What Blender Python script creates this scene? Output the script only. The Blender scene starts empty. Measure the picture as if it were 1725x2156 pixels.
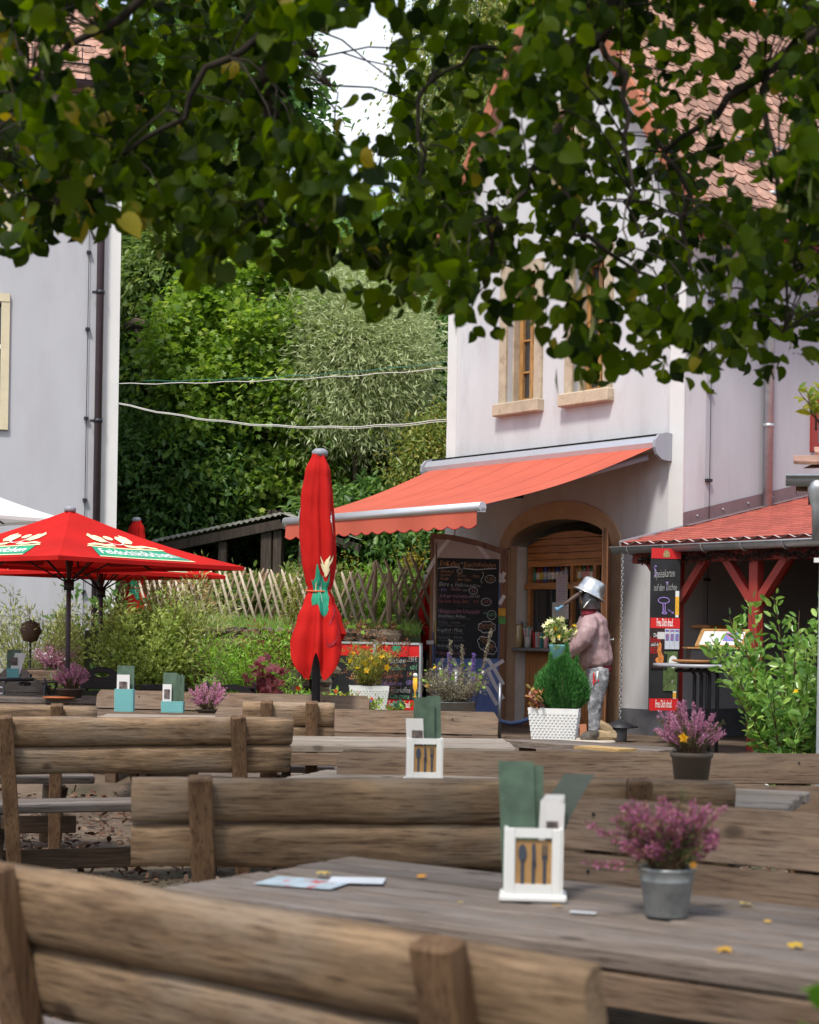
import bpy, bmesh, math, random
import numpy as np
from mathutils import Vector, Matrix, noise as mnoise
random.seed(7); rng = np.random.default_rng(7)
sc = bpy.context.scene
COL = sc.collection
rad = math.radians
# ------------------------------------------------------------------ camera
FPX, CX, HY, EYE, ROLL = 3600.0, 862.5, 1340.0, 1.38, rad(0.95)
cd = bpy.data.cameras.new('camera'); cam = bpy.data.objects.new('camera', cd); COL.objects.link(cam); sc.camera = cam
cd.sensor_fit = 'HORIZONTAL'; cd.sensor_width = 24.0; cd.lens = 24.0 * FPX / 1725.0
cam.matrix_world = Matrix.Translation((0, 0, EYE)) @ Matrix.Rotation(rad(90), 4, 'X') @ Matrix.Rotation(ROLL, 4, 'Z')
cd.shift_y = (HY - 1078.0) / 1725.0
cd.clip_start = 0.1; cd.clip_end = 600
cd.dof.use_dof = True; cd.dof.focus_distance = 15.5; cd.dof.aperture_fstop = 4.6
# ------------------------------------------------------------------ light
SUN_DIR = Vector((-0.26, -0.68, 1.12)).normalized()      # towards the sun
w = bpy.data.worlds.new('World'); sc.world = w; w.use_nodes = True
nt = w.node_tree; nt.nodes.clear()
out = nt.nodes.new('ShaderNodeOutputWorld'); bg = nt.nodes.new('ShaderNodeBackground'); bg.inputs[1].default_value = 0.15
sky = nt.nodes.new('ShaderNodeTexSky'); sky.sky_type = 'NISHITA'; sky.sun_disc = False
sky.sun_elevation = math.asin(SUN_DIR.z); sky.sun_rotation = math.atan2(SUN_DIR.x, SUN_DIR.y)
sky.air_density = 1.0; sky.dust_density = 1.5
tc = nt.nodes.new('ShaderNodeTexCoord'); mp = nt.nodes.new('ShaderNodeMapping'); mp.inputs['Scale'].default_value = (1, 1, 2.2)
cn = nt.nodes.new('ShaderNodeTexNoise'); cn.inputs['Scale'].default_value = 2.6; cn.inputs['Detail'].default_value = 7; cn.inputs['Roughness'].default_value = .58
cr = nt.nodes.new('ShaderNodeValToRGB'); cr.color_ramp.elements[0].position = .40; cr.color_ramp.elements[1].position = .60
mx = nt.nodes.new('ShaderNodeMix'); mx.data_type = 'RGBA'; mx.inputs['B'].default_value = (5.4, 5.7, 6.2, 1)
L = nt.links
L.new(tc.outputs['Generated'], mp.inputs['Vector']); L.new(mp.outputs[0], cn.inputs['Vector']); L.new(cn.outputs['Fac'], cr.inputs[0])
L.new(cr.outputs[0], mx.inputs['Factor']); L.new(sky.outputs[0], mx.inputs['A']); L.new(mx.outputs['Result'], bg.inputs[0]); L.new(bg.outputs[0], out.inputs[0])
sd = bpy.data.lights.new('sun', 'SUN'); sd.energy = 2.6; sd.angle = rad(9); sd.color = (1, .955, .88)
so = bpy.data.objects.new('sun', sd); COL.objects.link(so); so.rotation_euler = SUN_DIR.to_track_quat('Z', 'Y').to_euler(); so.location = (-20, -14, 34)
vs = sc.view_settings; sc.display_settings.display_device = 'sRGB'; vs.view_transform = 'Standard'; vs.look = 'None'; vs.gamma = 1; vs.exposure = 0.58
try: vs.use_curve_mapping = False
except Exception: pass
sc.cycles.max_bounces = 7; sc.cycles.diffuse_bounces = 3; sc.cycles.transmission_bounces = 4; sc.cycles.transparent_max_bounces = 6
sc.cycles.use_denoising = True; sc.cycles.caustics_reflective = False; sc.cycles.caustics_refractive = False
# ------------------------------------------------------------------ helpers: sight lines measured off the photograph
cR, sR = math.cos(ROLL), math.sin(ROLL)
def ray(px, py):
    dx, dy = px - CX, py - HY
    return (dx * cR + dy * sR) / FPX, -(-dx * sR + dy * cR) / FPX
def at(px, py, Y):
    a, b = ray(px, py); return Vector((a * Y, Y, EYE + b * Y))
def onz(px, py, z):
    a, b = ray(px, py); Y = (z - EYE) / b; return Vector((a * Y, Y, z))
def sz(px, Y): return px * Y / FPX
class Frame:
    def __init__(s, o, rz): s.o = Vector(o); s.rz = rz; s.c = math.cos(rz); s.s = math.sin(rz)
    def loc(s, p):
        d = Vector(p) - s.o; return Vector((d.x * s.c + d.y * s.s, -d.x * s.s + d.y * s.c, d.z))
    def wor(s, p):
        p = Vector(p); return Vector((p.x * s.c - p.y * s.s, p.x * s.s + p.y * s.c, p.z)) + s.o
    def hit(s, px, py, axis, val):
        a, b = ray(px, py); c = s.loc((0, 0, EYE)); d = s.loc(Vector((a, 1, EYE + b))) - c
        t = (val - c[axis]) / d[axis]; return c + d * t
# ------------------------------------------------------------------ mesh building
class MB:
    def __init__(s): s.v = []; s.f = []; s.m = []; s.sm = []
    def add(s, vs, fs, mi=0, smooth=False, M=None):
        b = len(s.v)
        if M is not None: vs = [M @ Vector(p) for p in vs]
        s.v += [tuple(p) for p in vs]
        for f in fs: s.f.append([b + i for i in f]); s.m.append(mi); s.sm.append(smooth)
        return s
    def box(s, c, d, mi=0, M=None, bev=0.0, taper=None):
        x, y, z = d[0] / 2, d[1] / 2, d[2] / 2; b = min(bev, x * .9, y * .9, z * .9)
        if b <= 0:
            vs = [(c[0] + i * x, c[1] + j * y, c[2] + k * z) for k in (-1, 1) for j in (-1, 1) for i in (-1, 1)]
            return s.add(vs, [(0, 2, 3, 1), (4, 5, 7, 6), (0, 1, 5, 4), (2, 6, 7, 3), (0, 4, 6, 2), (1, 3, 7, 5)], mi, False, M)
        vs = []; idx = {}
        for k in (-1, 1):
            for j in (-1, 1):
                for i in (-1, 1):
                    for ax in range(3):
                        p = [i * (x - b), j * (y - b), k * (z - b)]; p[ax] = (i, j, k)[ax] * (x, y, z)[ax]
                        idx[(i, j, k, ax)] = len(vs); vs.append((c[0] + p[0], c[1] + p[1], c[2] + p[2]))
        fs = []
        for ax in range(3):
            o = [a for a in range(3) if a != ax]
            for sg in (-1, 1):
                q = []
                for (u, v_) in ((-1, -1), (1, -1), (1, 1), (-1, 1)):
                    t = [0, 0, 0]; t[ax] = sg; t[o[0]] = u; t[o[1]] = v_; q.append(idx[(t[0], t[1], t[2], ax)])
                if (sg < 0) != (ax == 1): q.reverse()
                fs.append(q)
        for ax in range(3):      # edges running along ax
            o = [a for a in range(3) if a != ax]
            for u in (-1, 1):
                for v_ in (-1, 1):
                    def g(e, face):
                        t = [0, 0, 0]; t[ax] = e; t[o[0]] = u; t[o[1]] = v_; return idx[(t[0], t[1], t[2], face)]
                    fs.append([g(-1, o[0]), g(1, o[0]), g(1, o[1]), g(-1, o[1])])
        for k in (-1, 1):
            for j in (-1, 1):
                for i in (-1, 1): fs.append([idx[(i, j, k, 0)], idx[(i, j, k, 1)], idx[(i, j, k, 2)]])
        return s.add(vs, fs, mi, False, M)
    def tube(s, path, r, n=8, mi=0, caps=True, smooth=True, sq=None, M=None):
        """r: number or list of radii or list of (rx, ry)"""
        P = [Vector(p) for p in path]; k = len(P); vs = []; up = None
        for i, p in enumerate(P):
            d = (P[min(i + 1, k - 1)] - P[max(i - 1, 0)]); d = d.normalized() if d.length > 1e-9 else Vector((0, 0, 1))
            if up is None:
                up = Vector((0, 1, 0)) if abs(d.y) < .9 else Vector((1, 0, 0))
            a = d.cross(up).normalized(); b = a.cross(d).normalized(); up = b
            rr = r[i] if isinstance(r, (list, tuple)) else r
            rx, ry = rr if isinstance(rr, (list, tuple)) else (rr, rr)
            for j in range(n):
                t = 2 * math.pi * (j + .5) / n; vs.append(p + a * math.cos(t) * rx + b * math.sin(t) * ry)
        fs = [(i * n + j, i * n + (j + 1) % n, (i + 1) * n + (j + 1) % n, (i + 1) * n + j) for i in range(k - 1) for j in range(n)]
        s.add(vs, fs, mi, smooth, M)
        if caps:
            b = len(s.v) - len(vs)
            s.f.append([b + j for j in range(n)][::-1]); s.m.append(mi); s.sm.append(False)
            s.f.append([b + (k - 1) * n + j for j in range(n)]); s.m.append(mi); s.sm.append(False)
        return s
    def lathe(s, prof, n=16, c=(0, 0, 0), mi=0, smooth=True, M=None, sx=1, sy=1, ph=0):
        vs = [(c[0] + r * sx * math.cos(ph + 2 * math.pi * j / n), c[1] + r * sy * math.sin(ph + 2 * math.pi * j / n), c[2] + z) for r, z in prof for j in range(n)]
        fs = [(i * n + j, i * n + (j + 1) % n, (i + 1) * n + (j + 1) % n, (i + 1) * n + j) for i in range(len(prof) - 1) for j in range(n)]
        s.add(vs, fs, mi, smooth, M)
        b = len(s.v) - len(vs)
        for e, rv in ((0, True), (len(prof) - 1, False)):
            if prof[e][0] > 1e-4:
                q = [b + e * n + j for j in range(n)]; s.f.append(q[::-1] if rv else q); s.m.append(mi); s.sm.append(False)
        return s
    def prism(s, poly, a, b, plane='xz', mi=0, M=None, smooth=False):
        """polygon in plane, extruded between a and b on the third axis"""
        def P(u, v_, t): return {'xz': (u, t, v_), 'xy': (u, v_, t), 'yz': (t, u, v_)}[plane]
        n = len(poly); vs = [P(u, v_, a) for u, v_ in poly] + [P(u, v_, b) for u, v_ in poly]
        fs = [list(range(n)), list(range(2 * n - 1, n - 1, -1))]
        s.add(vs, fs, mi, False, M)
        s.add(vs, [(i, i + n, (i + 1) % n + n, (i + 1) % n) for i in range(n)], mi, smooth, M)
        return s
    def mesh(s, name, mats):
        me = bpy.data.meshes.new(name); me.from_pydata(s.v, [], s.f)
        for m in (mats if isinstance(mats, (list, tuple)) else [mats]): me.materials.append(m)
        me.polygons.foreach_set('material_index', s.m); me.polygons.foreach_set('use_smooth', s.sm)
        bm = bmesh.new(); bm.from_mesh(me); bmesh.ops.recalc_face_normals(bm, faces=bm.faces); bm.to_mesh(me); bm.free()
        me.update(); return me
    def build(s, name, mats, parent=None, loc=(0, 0, 0), rz=0, **kw): return link(name, s.mesh(name, mats), parent, loc, rz, **kw)
def link(name, me, parent=None, loc=(0, 0, 0), rz=0, rot=None, **kw):
    o = bpy.data.objects.new(name, me); COL.objects.link(o); o.location = loc; o.rotation_euler = rot if rot is not None else (0, 0, rz)
    if parent is not None: o.parent = parent
    for k, v_ in kw.items(): o[k] = v_
    return o
def thing(name, label, cat, loc=(0, 0, 0), rz=0, group=None):
    o = bpy.data.objects.new(name, None); COL.objects.link(o); o.location = loc; o.rotation_euler = (0, 0, rz); o.empty_display_size = .1
    o['label'] = label; o['category'] = cat
    if group: o['group'] = group
    return o
def tag(o, label, cat, group=None):
    o['label'] = label; o['category'] = cat
    if group: o['group'] = group
    return o
def kids(o): return [c for c in COL.objects if c.parent == o]
def dup(root, loc, rz, label, group=None):
    def cp(o, par):
        c = o.copy(); COL.objects.link(c)
        if par is not None: c.parent = par
        for ch in CH.get(o.name, []): cp(ch, c)
        return c
    CH = {}
    for o in COL.objects:
        if o.parent: CH.setdefault(o.parent.name, []).append(o)
    c = cp(root, None); c.location = loc; c.rotation_euler = (0, 0, rz); c['label'] = label
    if group: c['group'] = group
    return c
# ------------------------------------------------------------------ materials
def N(nt, t, **kw):
    n = nt.nodes.new(t)
    for k, v_ in kw.items():
        if k in n.inputs.keys(): n.inputs[k].default_value = v_
        else: setattr(n, k, v_)
    return n
def base(name):
    m = bpy.data.materials.new(name); m.use_nodes = True; n = m.node_tree; n.nodes.clear()
    o = n.nodes.new('ShaderNodeOutputMaterial'); p = n.nodes.new('ShaderNodeBsdfPrincipled'); n.links.new(p.outputs[0], o.inputs[0]); return m, n, p, o
def ramp(n, stops, interp='LINEAR'):
    r = n.nodes.new('ShaderNodeValToRGB'); r.color_ramp.interpolation = interp; e = r.color_ramp.elements
    while len(e) < len(stops): e.new(.5)
    for i, (p, c) in enumerate(stops): e[i].position = p; e[i].color = (*c, 1) if len(c) == 3 else c
    return r
def mul(c, k): return tuple(min(1, x * k) for x in c)
def mat(name, col, rough=.7, var=.15, scale=6, col2=None, bump=.15, bscale=80, metal=0, stretch=(1, 1, 1), perobj=.08, spec=.4, dirt=None, detail=5, thr=(.3, .7), bdist=.004, trans=0, coat=0, alpha=None):
    m, n, p, o = base(name); l = n.links
    tc = N(n, 'ShaderNodeTexCoord'); mp = N(n, 'ShaderNodeMapping'); mp.inputs['Scale'].default_value = stretch
    oi = N(n, 'ShaderNodeObjectInfo'); ad = N(n, 'ShaderNodeVectorMath', operation='MULTIPLY'); ad.inputs[1].default_value = (37, 21, 53)
    av = N(n, 'ShaderNodeVectorMath', operation='ADD'); l.new(tc.outputs['Object'], mp.inputs[0]); l.new(oi.outputs['Random'], ad.inputs[0]); l.new(mp.outputs[0], av.inputs[0]); l.new(ad.outputs[0], av.inputs[1])
    nz = N(n, 'ShaderNodeTexNoise', Scale=scale, Detail=detail, Roughness=.6); l.new(av.outputs[0], nz.inputs['Vector'])
    c1 = mul(col, 1 - var); c2 = col2 or mul(col, 1 + var)
    r = ramp(n, [(thr[0], c1), (thr[1], c2)]); l.new(nz.outputs['Fac'], r.inputs[0]); cur = r.outputs[0]
    if dirt:
        dz = N(n, 'ShaderNodeTexNoise', Scale=dirt[1], Detail=6, Roughness=.65); l.new(av.outputs[0], dz.inputs['Vector'])
        dr = ramp(n, [(dirt[2], (0, 0, 0)), (dirt[3], (1, 1, 1))]); l.new(dz.outputs['Fac'], dr.inputs[0])
        mxx = N(n, 'ShaderNodeMix', data_type='RGBA'); l.new(dr.outputs[0], mxx.inputs['Factor']); l.new(cur, mxx.inputs['A']); mxx.inputs['B'].default_value = (*dirt[0], 1); cur = mxx.outputs['Result']
    if perobj:
        mr = N(n, 'ShaderNodeMapRange'); mr.inputs['To Min'].default_value = 1 - perobj; mr.inputs['To Max'].default_value = 1 + perobj; l.new(oi.outputs['Random'], mr.inputs['Value'])
        hv = N(n, 'ShaderNodeHueSaturation'); l.new(mr.outputs[0], hv.inputs['Value']); l.new(cur, hv.inputs['Color']); cur = hv.outputs[0]
    l.new(cur, p.inputs['Base Color']); p.inputs['Roughness'].default_value = rough; p.inputs['Metallic'].default_value = metal
    p.inputs['Specular IOR Level'].default_value = spec
    if coat: p.inputs['Coat Weight'].default_value = coat
    if bump:
        bz = N(n, 'ShaderNodeTexNoise', Scale=bscale, Detail=4); l.new(av.outputs[0], bz.inputs['Vector'])
        bp = N(n, 'ShaderNodeBump', Strength=bump, Distance=bdist); l.new(bz.outputs['Fac'], bp.inputs['Height']); l.new(bp.outputs[0], p.inputs['Normal'])
    if trans:
        tr = N(n, 'ShaderNodeBsdfTranslucent'); l.new(cur, tr.inputs[0]); ms = N(n, 'ShaderNodeMixShader'); ms.inputs[0].default_value = trans
        l.new(p.outputs[0], ms.inputs[1]); l.new(tr.outputs[0], ms.inputs[2]); l.new(ms.outputs[0], o.inputs[0])
    return m
def wood(name, light, dark, rough=.75, grain=(1.2, 14, 14), knots=True, grey=None, greyamt=(.45, .7), bump=.35, perobj=.14, sc_=3.0):
    m, n, p, o = base(name); l = n.links
    tc = N(n, 'ShaderNodeTexCoord'); oi = N(n, 'ShaderNodeObjectInfo'); ad = N(n, 'ShaderNodeVectorMath', operation='MULTIPLY'); ad.inputs[1].default_value = (31, 17, 43)
    av = N(n, 'ShaderNodeVectorMath', operation='ADD'); l.new(tc.outputs['Object'], av.inputs[0]); l.new(oi.outputs['Random'], ad.inputs[0]); l.new(ad.outputs[0], av.inputs[1])
    mp = N(n, 'ShaderNodeMapping'); mp.inputs['Scale'].default_value = grain; l.new(av.outputs[0], mp.inputs[0])
    nz = N(n, 'ShaderNodeTexNoise', Scale=sc_, Detail=7, Roughness=.62, Distortion=.5); l.new(mp.outputs[0], nz.inputs['Vector'])
    r = ramp(n, [(.28, dark), (.5, mul([(a + b) / 2 for a, b in zip(light, dark)], 1.05)), (.72, light)]); l.new(nz.outputs['Fac'], r.inputs[0]); cur = r.outputs[0]
    pn = N(n, 'ShaderNodeTexNoise', Scale=1.6, Detail=5, Roughness=.6); mp2 = N(n, 'ShaderNodeMapping'); mp2.inputs['Scale'].default_value = [max(1, g * .3) if i else g for i, g in enumerate(grain)] if grain[0] <= grain[2] else grain; l.new(av.outputs[0], mp2.inputs[0]); l.new(mp2.outputs[0], pn.inputs['Vector'])
    if grey:
        gr = ramp(n, [(greyamt[0], (0, 0, 0)), (greyamt[1], (1, 1, 1))]); l.new(pn.outputs['Fac'], gr.inputs[0])
        mm = N(n, 'ShaderNodeMix', data_type='RGBA'); l.new(gr.outputs[0], mm.inputs['Factor']); l.new(cur, mm.inputs['A']); mm.inputs['B'].default_value = (*grey, 1); cur = mm.outputs['Result']
    fm = N(n, 'ShaderNodeMapping'); fm.inputs['Scale'].default_value = [g * (5 if g > 2 else 1.4) for g in grain]; l.new(av.outputs[0], fm.inputs[0])
    fz_ = N(n, 'ShaderNodeTexNoise', Scale=sc_ * 1.3, Detail=5, Roughness=.7); l.new(fm.outputs[0], fz_.inputs['Vector'])
    fr_ = ramp(n, [(.36, (.26, .22, .20)), (.47, (.90, .89, .88)), (.60, (1, 1, 1)), (.75, (1.0, 1.0, 1.0))]); l.new(fz_.outputs['Fac'], fr_.inputs[0])
    mm = N(n, 'ShaderNodeMix', data_type='RGBA', blend_type='MULTIPLY'); mm.inputs['Factor'].default_value = 1; l.new(cur, mm.inputs['A']); l.new(fr_.outputs[0], mm.inputs['B']); cur = mm.outputs['Result']
    if knots:
        mk = N(n, 'ShaderNodeMapping'); mk.inputs['Scale'].default_value = (1.0, 1.6, 1.6); l.new(av.outputs[0], mk.inputs[0])
        vo = N(n, 'ShaderNodeTexVoronoi', Scale=3.6); l.new(mk.outputs[0], vo.inputs['Vector'])
        kr = ramp(n, [(.07, (.8, .8, .8)), (.15, (0, 0, 0))]); l.new(vo.outputs['Distance'], kr.inputs[0])
        mm = N(n, 'ShaderNodeMix', data_type='RGBA'); l.new(kr.outputs[0], mm.inputs['Factor']); l.new(cur, mm.inputs['A']); mm.inputs['B'].default_value = (*mul(dark, .45), 1); cur = mm.outputs['Result']
    mr = N(n, 'ShaderNodeMapRange'); mr.inputs['To Min'].default_value = 1 - perobj; mr.inputs['To Max'].default_value = 1 + perobj; l.new(oi.outputs['Random'], mr.inputs['Value'])
    hv = N(n, 'ShaderNodeHueSaturation'); l.new(mr.outputs[0], hv.inputs['Value']); l.new(cur, hv.inputs['Color'])
    l.new(hv.outputs[0], p.inputs['Base Color']); p.inputs['Roughness'].default_value = rough; p.inputs['Specular IOR Level'].default_value = .35
    bp = N(n, 'ShaderNodeBump', Strength=bump, Distance=.006); l.new(nz.outputs['Fac'], bp.inputs['Height']); l.new(bp.outputs[0], p.inputs['Normal'])
    return m
def leafmat(name, cols, trans=.35, rough=.5, spec=.35, tcol=None):
    m, n, p, o = base(name); l = n.links
    ge = N(n, 'ShaderNodeNewGeometry'); oi = N(n, 'ShaderNodeObjectInfo'); ad = N(n, 'ShaderNodeMath', operation='ADD'); fr = N(n, 'ShaderNodeMath', operation='FRACT')
    l.new(ge.outputs['Random Per Island'], ad.inputs[0]); l.new(oi.outputs['Random'], ad.inputs[1]); l.new(ad.outputs[0], fr.inputs[0])
    k = len(cols); r = ramp(n, [((i + .5) / k, c) for i, c in enumerate(cols)]); l.new(fr.outputs[0], r.inputs[0])
    l.new(r.outputs[0], p.inputs['Base Color']); p.inputs['Roughness'].default_value = rough; p.inputs['Specular IOR Level'].default_value = spec
    tr = N(n, 'ShaderNodeBsdfTranslucent'); hs = N(n, 'ShaderNodeHueSaturation'); hs.inputs['Saturation'].default_value = 1.1; hs.inputs['Value'].default_value = 1.5; hs.inputs['Hue'].default_value = .49
    l.new(r.outputs[0], hs.inputs['Color']); l.new(hs.outputs[0], tr.inputs[0])
    ms = N(n, 'ShaderNodeMixShader'); ms.inputs[0].default_value = trans; l.new(p.outputs[0], ms.inputs[1]); l.new(tr.outputs[0], ms.inputs[2]); l.new(ms.outputs[0], o.inputs[0])
    return m
def glassmat(name, tint=(.9, .95, .93), rough=.02):
    m, n, p, o = base(name); p.inputs['Base Color'].default_value = (*tint, 1); p.inputs['Transmission Weight'].default_value = 1; p.inputs['Roughness'].default_value = rough; p.inputs['IOR'].default_value = 1.45; return m
LIGHTW = (.30, .205, .125); DARKW = (.105, .06, .034)
W_LOG = wood('weathered_log_wood', (.39, .26, .15), (.09, .05, .027), grey=(.28, .205, .14), grain=(1.3, 9, 9), bump=.9, greyamt=(.48, .62))
W_POST = wood('post_wood', (.21, .12, .06), (.07, .036, .018), grain=(7, 7, .8), knots=False)
W_TABLE = wood('table_wood', (.25, .20, .165), (.085, .064, .05), grey=(.22, .19, .175), grain=(1.1, 13, 13), bump=.5, perobj=.26)
W_TABLE_LIGHT = wood('sun_bleached_table_wood', (.36, .30, .24), (.18, .14, .105), grey=(.37, .325, .28), grain=(.7, 11, 11))
W_BOARD = wood('bench_board_wood', (.26, .175, .115), (.11, .068, .042), grey=(.21, .155, .115), grain=(1.2, 10, 10), bump=.45, perobj=.2)
W_LEG = wood('leg_wood', (.15, .092, .055), (.05, .03, .018), knots=False)
W_OLD = wood('old_shed_wood', (.10, .075, .055), (.03, .022, .016), grain=(9, 9, .7), knots=False)
W_FENCE = wood('stripped_fence_stick', (.72, .62, .48), (.42, .33, .23), grain=(8, 8, .8), knots=False, bump=.2)
W_FENCE_D = wood('brown_fence_stick', (.52, .40, .28), (.28, .19, .12), grain=(8, 8, .8), knots=False, bump=.2)
W_PINE = wood('pine_board', (.48, .27, .12), (.27, .13, .05), grain=(.7, 9, 9))
W_DOOR = wood('varnished_door_wood', (.34, .15, .065), (.15, .06, .026), rough=.4, grain=(7, 7, .6), knots=False)
W_KIOSK = wood('orange_varnished_wood', (.70, .34, .13), (.40, .17, .06), rough=.4, grain=(.7, 8, 8))
W_WIN = wood('honey_window_frame', (.50, .28, .10), (.34, .17, .055), rough=.4, grain=(5, 5, 1), knots=False, bump=.1)
W_RED = mat('red_painted_timber', (.30, .035, .025), rough=.5, var=.12, scale=9, bump=.2, stretch=(1, 1, .3))
PLASTER = mat('lilac_and_shade_plaster', (.43, .432, .455), rough=.9, var=.07, scale=1.3, bump=.5, bscale=120, perobj=0, dirt=((.40, .385, .40), 2.2, .5, .82), bdist=.004, stretch=(1.6, 1.6, .4))
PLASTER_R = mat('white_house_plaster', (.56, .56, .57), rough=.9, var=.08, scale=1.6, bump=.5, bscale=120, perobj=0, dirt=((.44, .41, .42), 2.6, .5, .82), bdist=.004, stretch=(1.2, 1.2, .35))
PLASTER_B = mat('white_corner_band', (.68, .675, .655), rough=.9, var=.04, scale=3, bump=.3, bscale=120, perobj=0)
PLASTER_S = mat('grey_plinth_render', (.13, .13, .145), rough=.9, var=.25, scale=3, bump=.6, bscale=70, perobj=0, dirt=((.07, .07, .06), 4, .5, .8))
SANDSTONE = mat('sandstone', (.48, .39, .28), rough=.9, var=.16, scale=7, bump=.6, bscale=90, dirt=((.30, .21, .13), 9, .55, .75))
SANDSTONE_D = mat('brown_sandstone_arch', (.55, .38, .24), rough=.85, var=.12, scale=5, bump=.3, bscale=70)
METAL = mat('brushed_zinc', (.44, .46, .48), rough=.42, var=.14, scale=7, metal=.6, bump=.05, perobj=.04, dirt=((.30, .31, .32), 8, .5, .8))
ALU = mat('silver_aluminium', (.60, .61, .64), rough=.35, var=.03, metal=.55, bump=0, perobj=0)
GREY_PLASTIC = mat('grey_plastic', (.27, .28, .31), rough=.5, var=.05, bump=0)
DARK_METAL = mat('dark_steel', (.035, .035, .04), rough=.45, var=.2, metal=.4, bump=.05)
STEEL = mat('grey_steel_tube', (.20, .21, .23), rough=.35, var=.2, metal=.8, bump=.05)
PIPE = mat('brown_downpipe_metal', (.075, .055, .065), rough=.45, var=.15, metal=.2, bump=.05, perobj=0)
ZINC = mat('dull_zinc_bucket', (.30, .315, .315), rough=.42, var=.25, scale=12, metal=.5, bump=.1, dirt=((.12, .13, .13), 9, .5, .75))
WHITE = mat('white_plastic', (.78, .77, .74), rough=.45, var=.04, bump=.05)
BLACK = mat('black_board', (.018, .018, .02), rough=.75, var=.35, scale=5, bump=.1)
DARK_ROOM = mat('dark_interior', (.02, .018, .016), rough=.9, var=.2)
RED = mat('red_cloth', (.52, .014, .011), rough=.85, var=.13, scale=2.2, bump=.12, bscale=300, trans=.14, bdist=.002, spec=.15)
RED_SIGN = mat('red_print', (.62, .02, .02), rough=.4, var=.04, bump=0)
AWN = mat('orange_red_awning_cloth', (.52, .118, .075), rough=.85, var=.10, scale=1.5, bump=.1, bscale=400, trans=.07, perobj=0, bdist=.002, spec=.1)
TILE = mat('clay_roof_tile', (.37, .205, .15), rough=.9, var=.35, scale=9, bump=.4, bscale=90, perobj=.28, dirt=((.27, .18, .13), 7, .5, .8))
TILE_O = mat('orange_ridge_tile', (.36, .13, .07), rough=.8, var=.2, scale=9, bump=.4, perobj=.15)
SHINGLE = mat('red_bitumen_shingle', (.36, .085, .06), rough=.95, var=.16, scale=14, bump=.6, bscale=300, perobj=.16)
STONE = mat('rough_wall_stone', (.16, .12, .085), rough=.95, var=.4, scale=9, bump=.8, bscale=40, perobj=.3, bdist=.01, dirt=((.10, .11, .06), 9, .52, .7))
BRICK = mat('rough_buff_stone', (.46, .34, .20), rough=.95, var=.25, scale=25, bump=1, bscale=120)
SOIL = mat('dark_soil', (.05, .033, .022), rough=1, var=.4, scale=20, bump=1, bscale=60)
TURQ = mat('turquoise_paint', (.22, .53, .52), rough=.6, var=.06, bump=.05)
PRINTG = mat('green_print', (.01, .20, .17), rough=.7, var=.15, scale=4, bump=0, col2=(.02, .36, .16))
CREAM = mat('cream_print', (.80, .70, .42), rough=.7, var=.08, bump=0)
WHITEP = mat('white_print', (.85, .85, .82), rough=.7, var=.02, bump=0)
# ------------------------------------------------------------------ foliage
T_DIAMOND = ([(0, 0, 0), (.5, .24, .05), (1, 0, 0), (.5, -.24, .05)], [(0, 1, 2, 3)])
T_NARROW = ([(0, 0, 0), (.5, .09, .03), (1, 0, -.05), (.5, -.09, .03)], [(0, 1, 2, 3)])
T_LEAF = ([(0, 0, 0), (.3, .2, .07), (.7, .19, .06), (1, 0, -.06), (.7, -.19, .06), (.3, -.2, .07), (.5, 0, -.02)], [(0, 6, 3, 2, 1), (0, 5, 4, 3, 6)])
T_ROUND = ([(0, 0, 0), (.1, .3, .06), (.45, .42, .1), (.8, .3, .06), (1, 0, -.05), (.8, -.3, .06), (.45, -.42, .1), (.1, -.3, .06)], [(0, 1, 2, 3, 4), (0, 4, 5, 6, 7)])
T_HEART = ([(0.06, 0, 0.0), (0.0, 0.18, 0.076), (0.07, 0.37, 0.152), (0.25, 0.49, 0.19), (0.48, 0.49, 0.171), (0.7, 0.38, 0.114), (0.88, 0.17, -0.031), (1.02, 0, -0.183), (0.88, -0.17, -0.031), (0.7, -0.38, 0.114), (0.48, -0.49, 0.171), (0.25, -0.49, 0.19), (0.07, -0.37, 0.152), (0.0, -0.18, 0.076), (0.55, 0, -0.019)],
           [(0, 14, 4, 3, 2, 1), (14, 7, 6, 5, 4), (0, 13, 12, 11, 10, 14), (14, 10, 9, 8, 7)])
T_MAPLE = ([(0, 0, 0), (.12, .42, .0), (.36, .22, .05), (.60, .52, -.05), (.68, .18, .04), (1, 0, -.08), (.68, -.18, .04), (.60, -.52, -.05), (.36, -.22, .05), (.12, -.42, 0)], [(0, 1, 2, 3, 4, 5), (0, 5, 6, 7, 8, 9)])
T_STAR = ([(math.cos(a * math.pi / 5) * (.5 if a % 2 == 0 else .26), math.sin(a * math.pi / 5) * (.5 if a % 2 == 0 else .26), .04 if a % 2 else .1) for a in range(10)], [tuple(range(10))])
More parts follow.
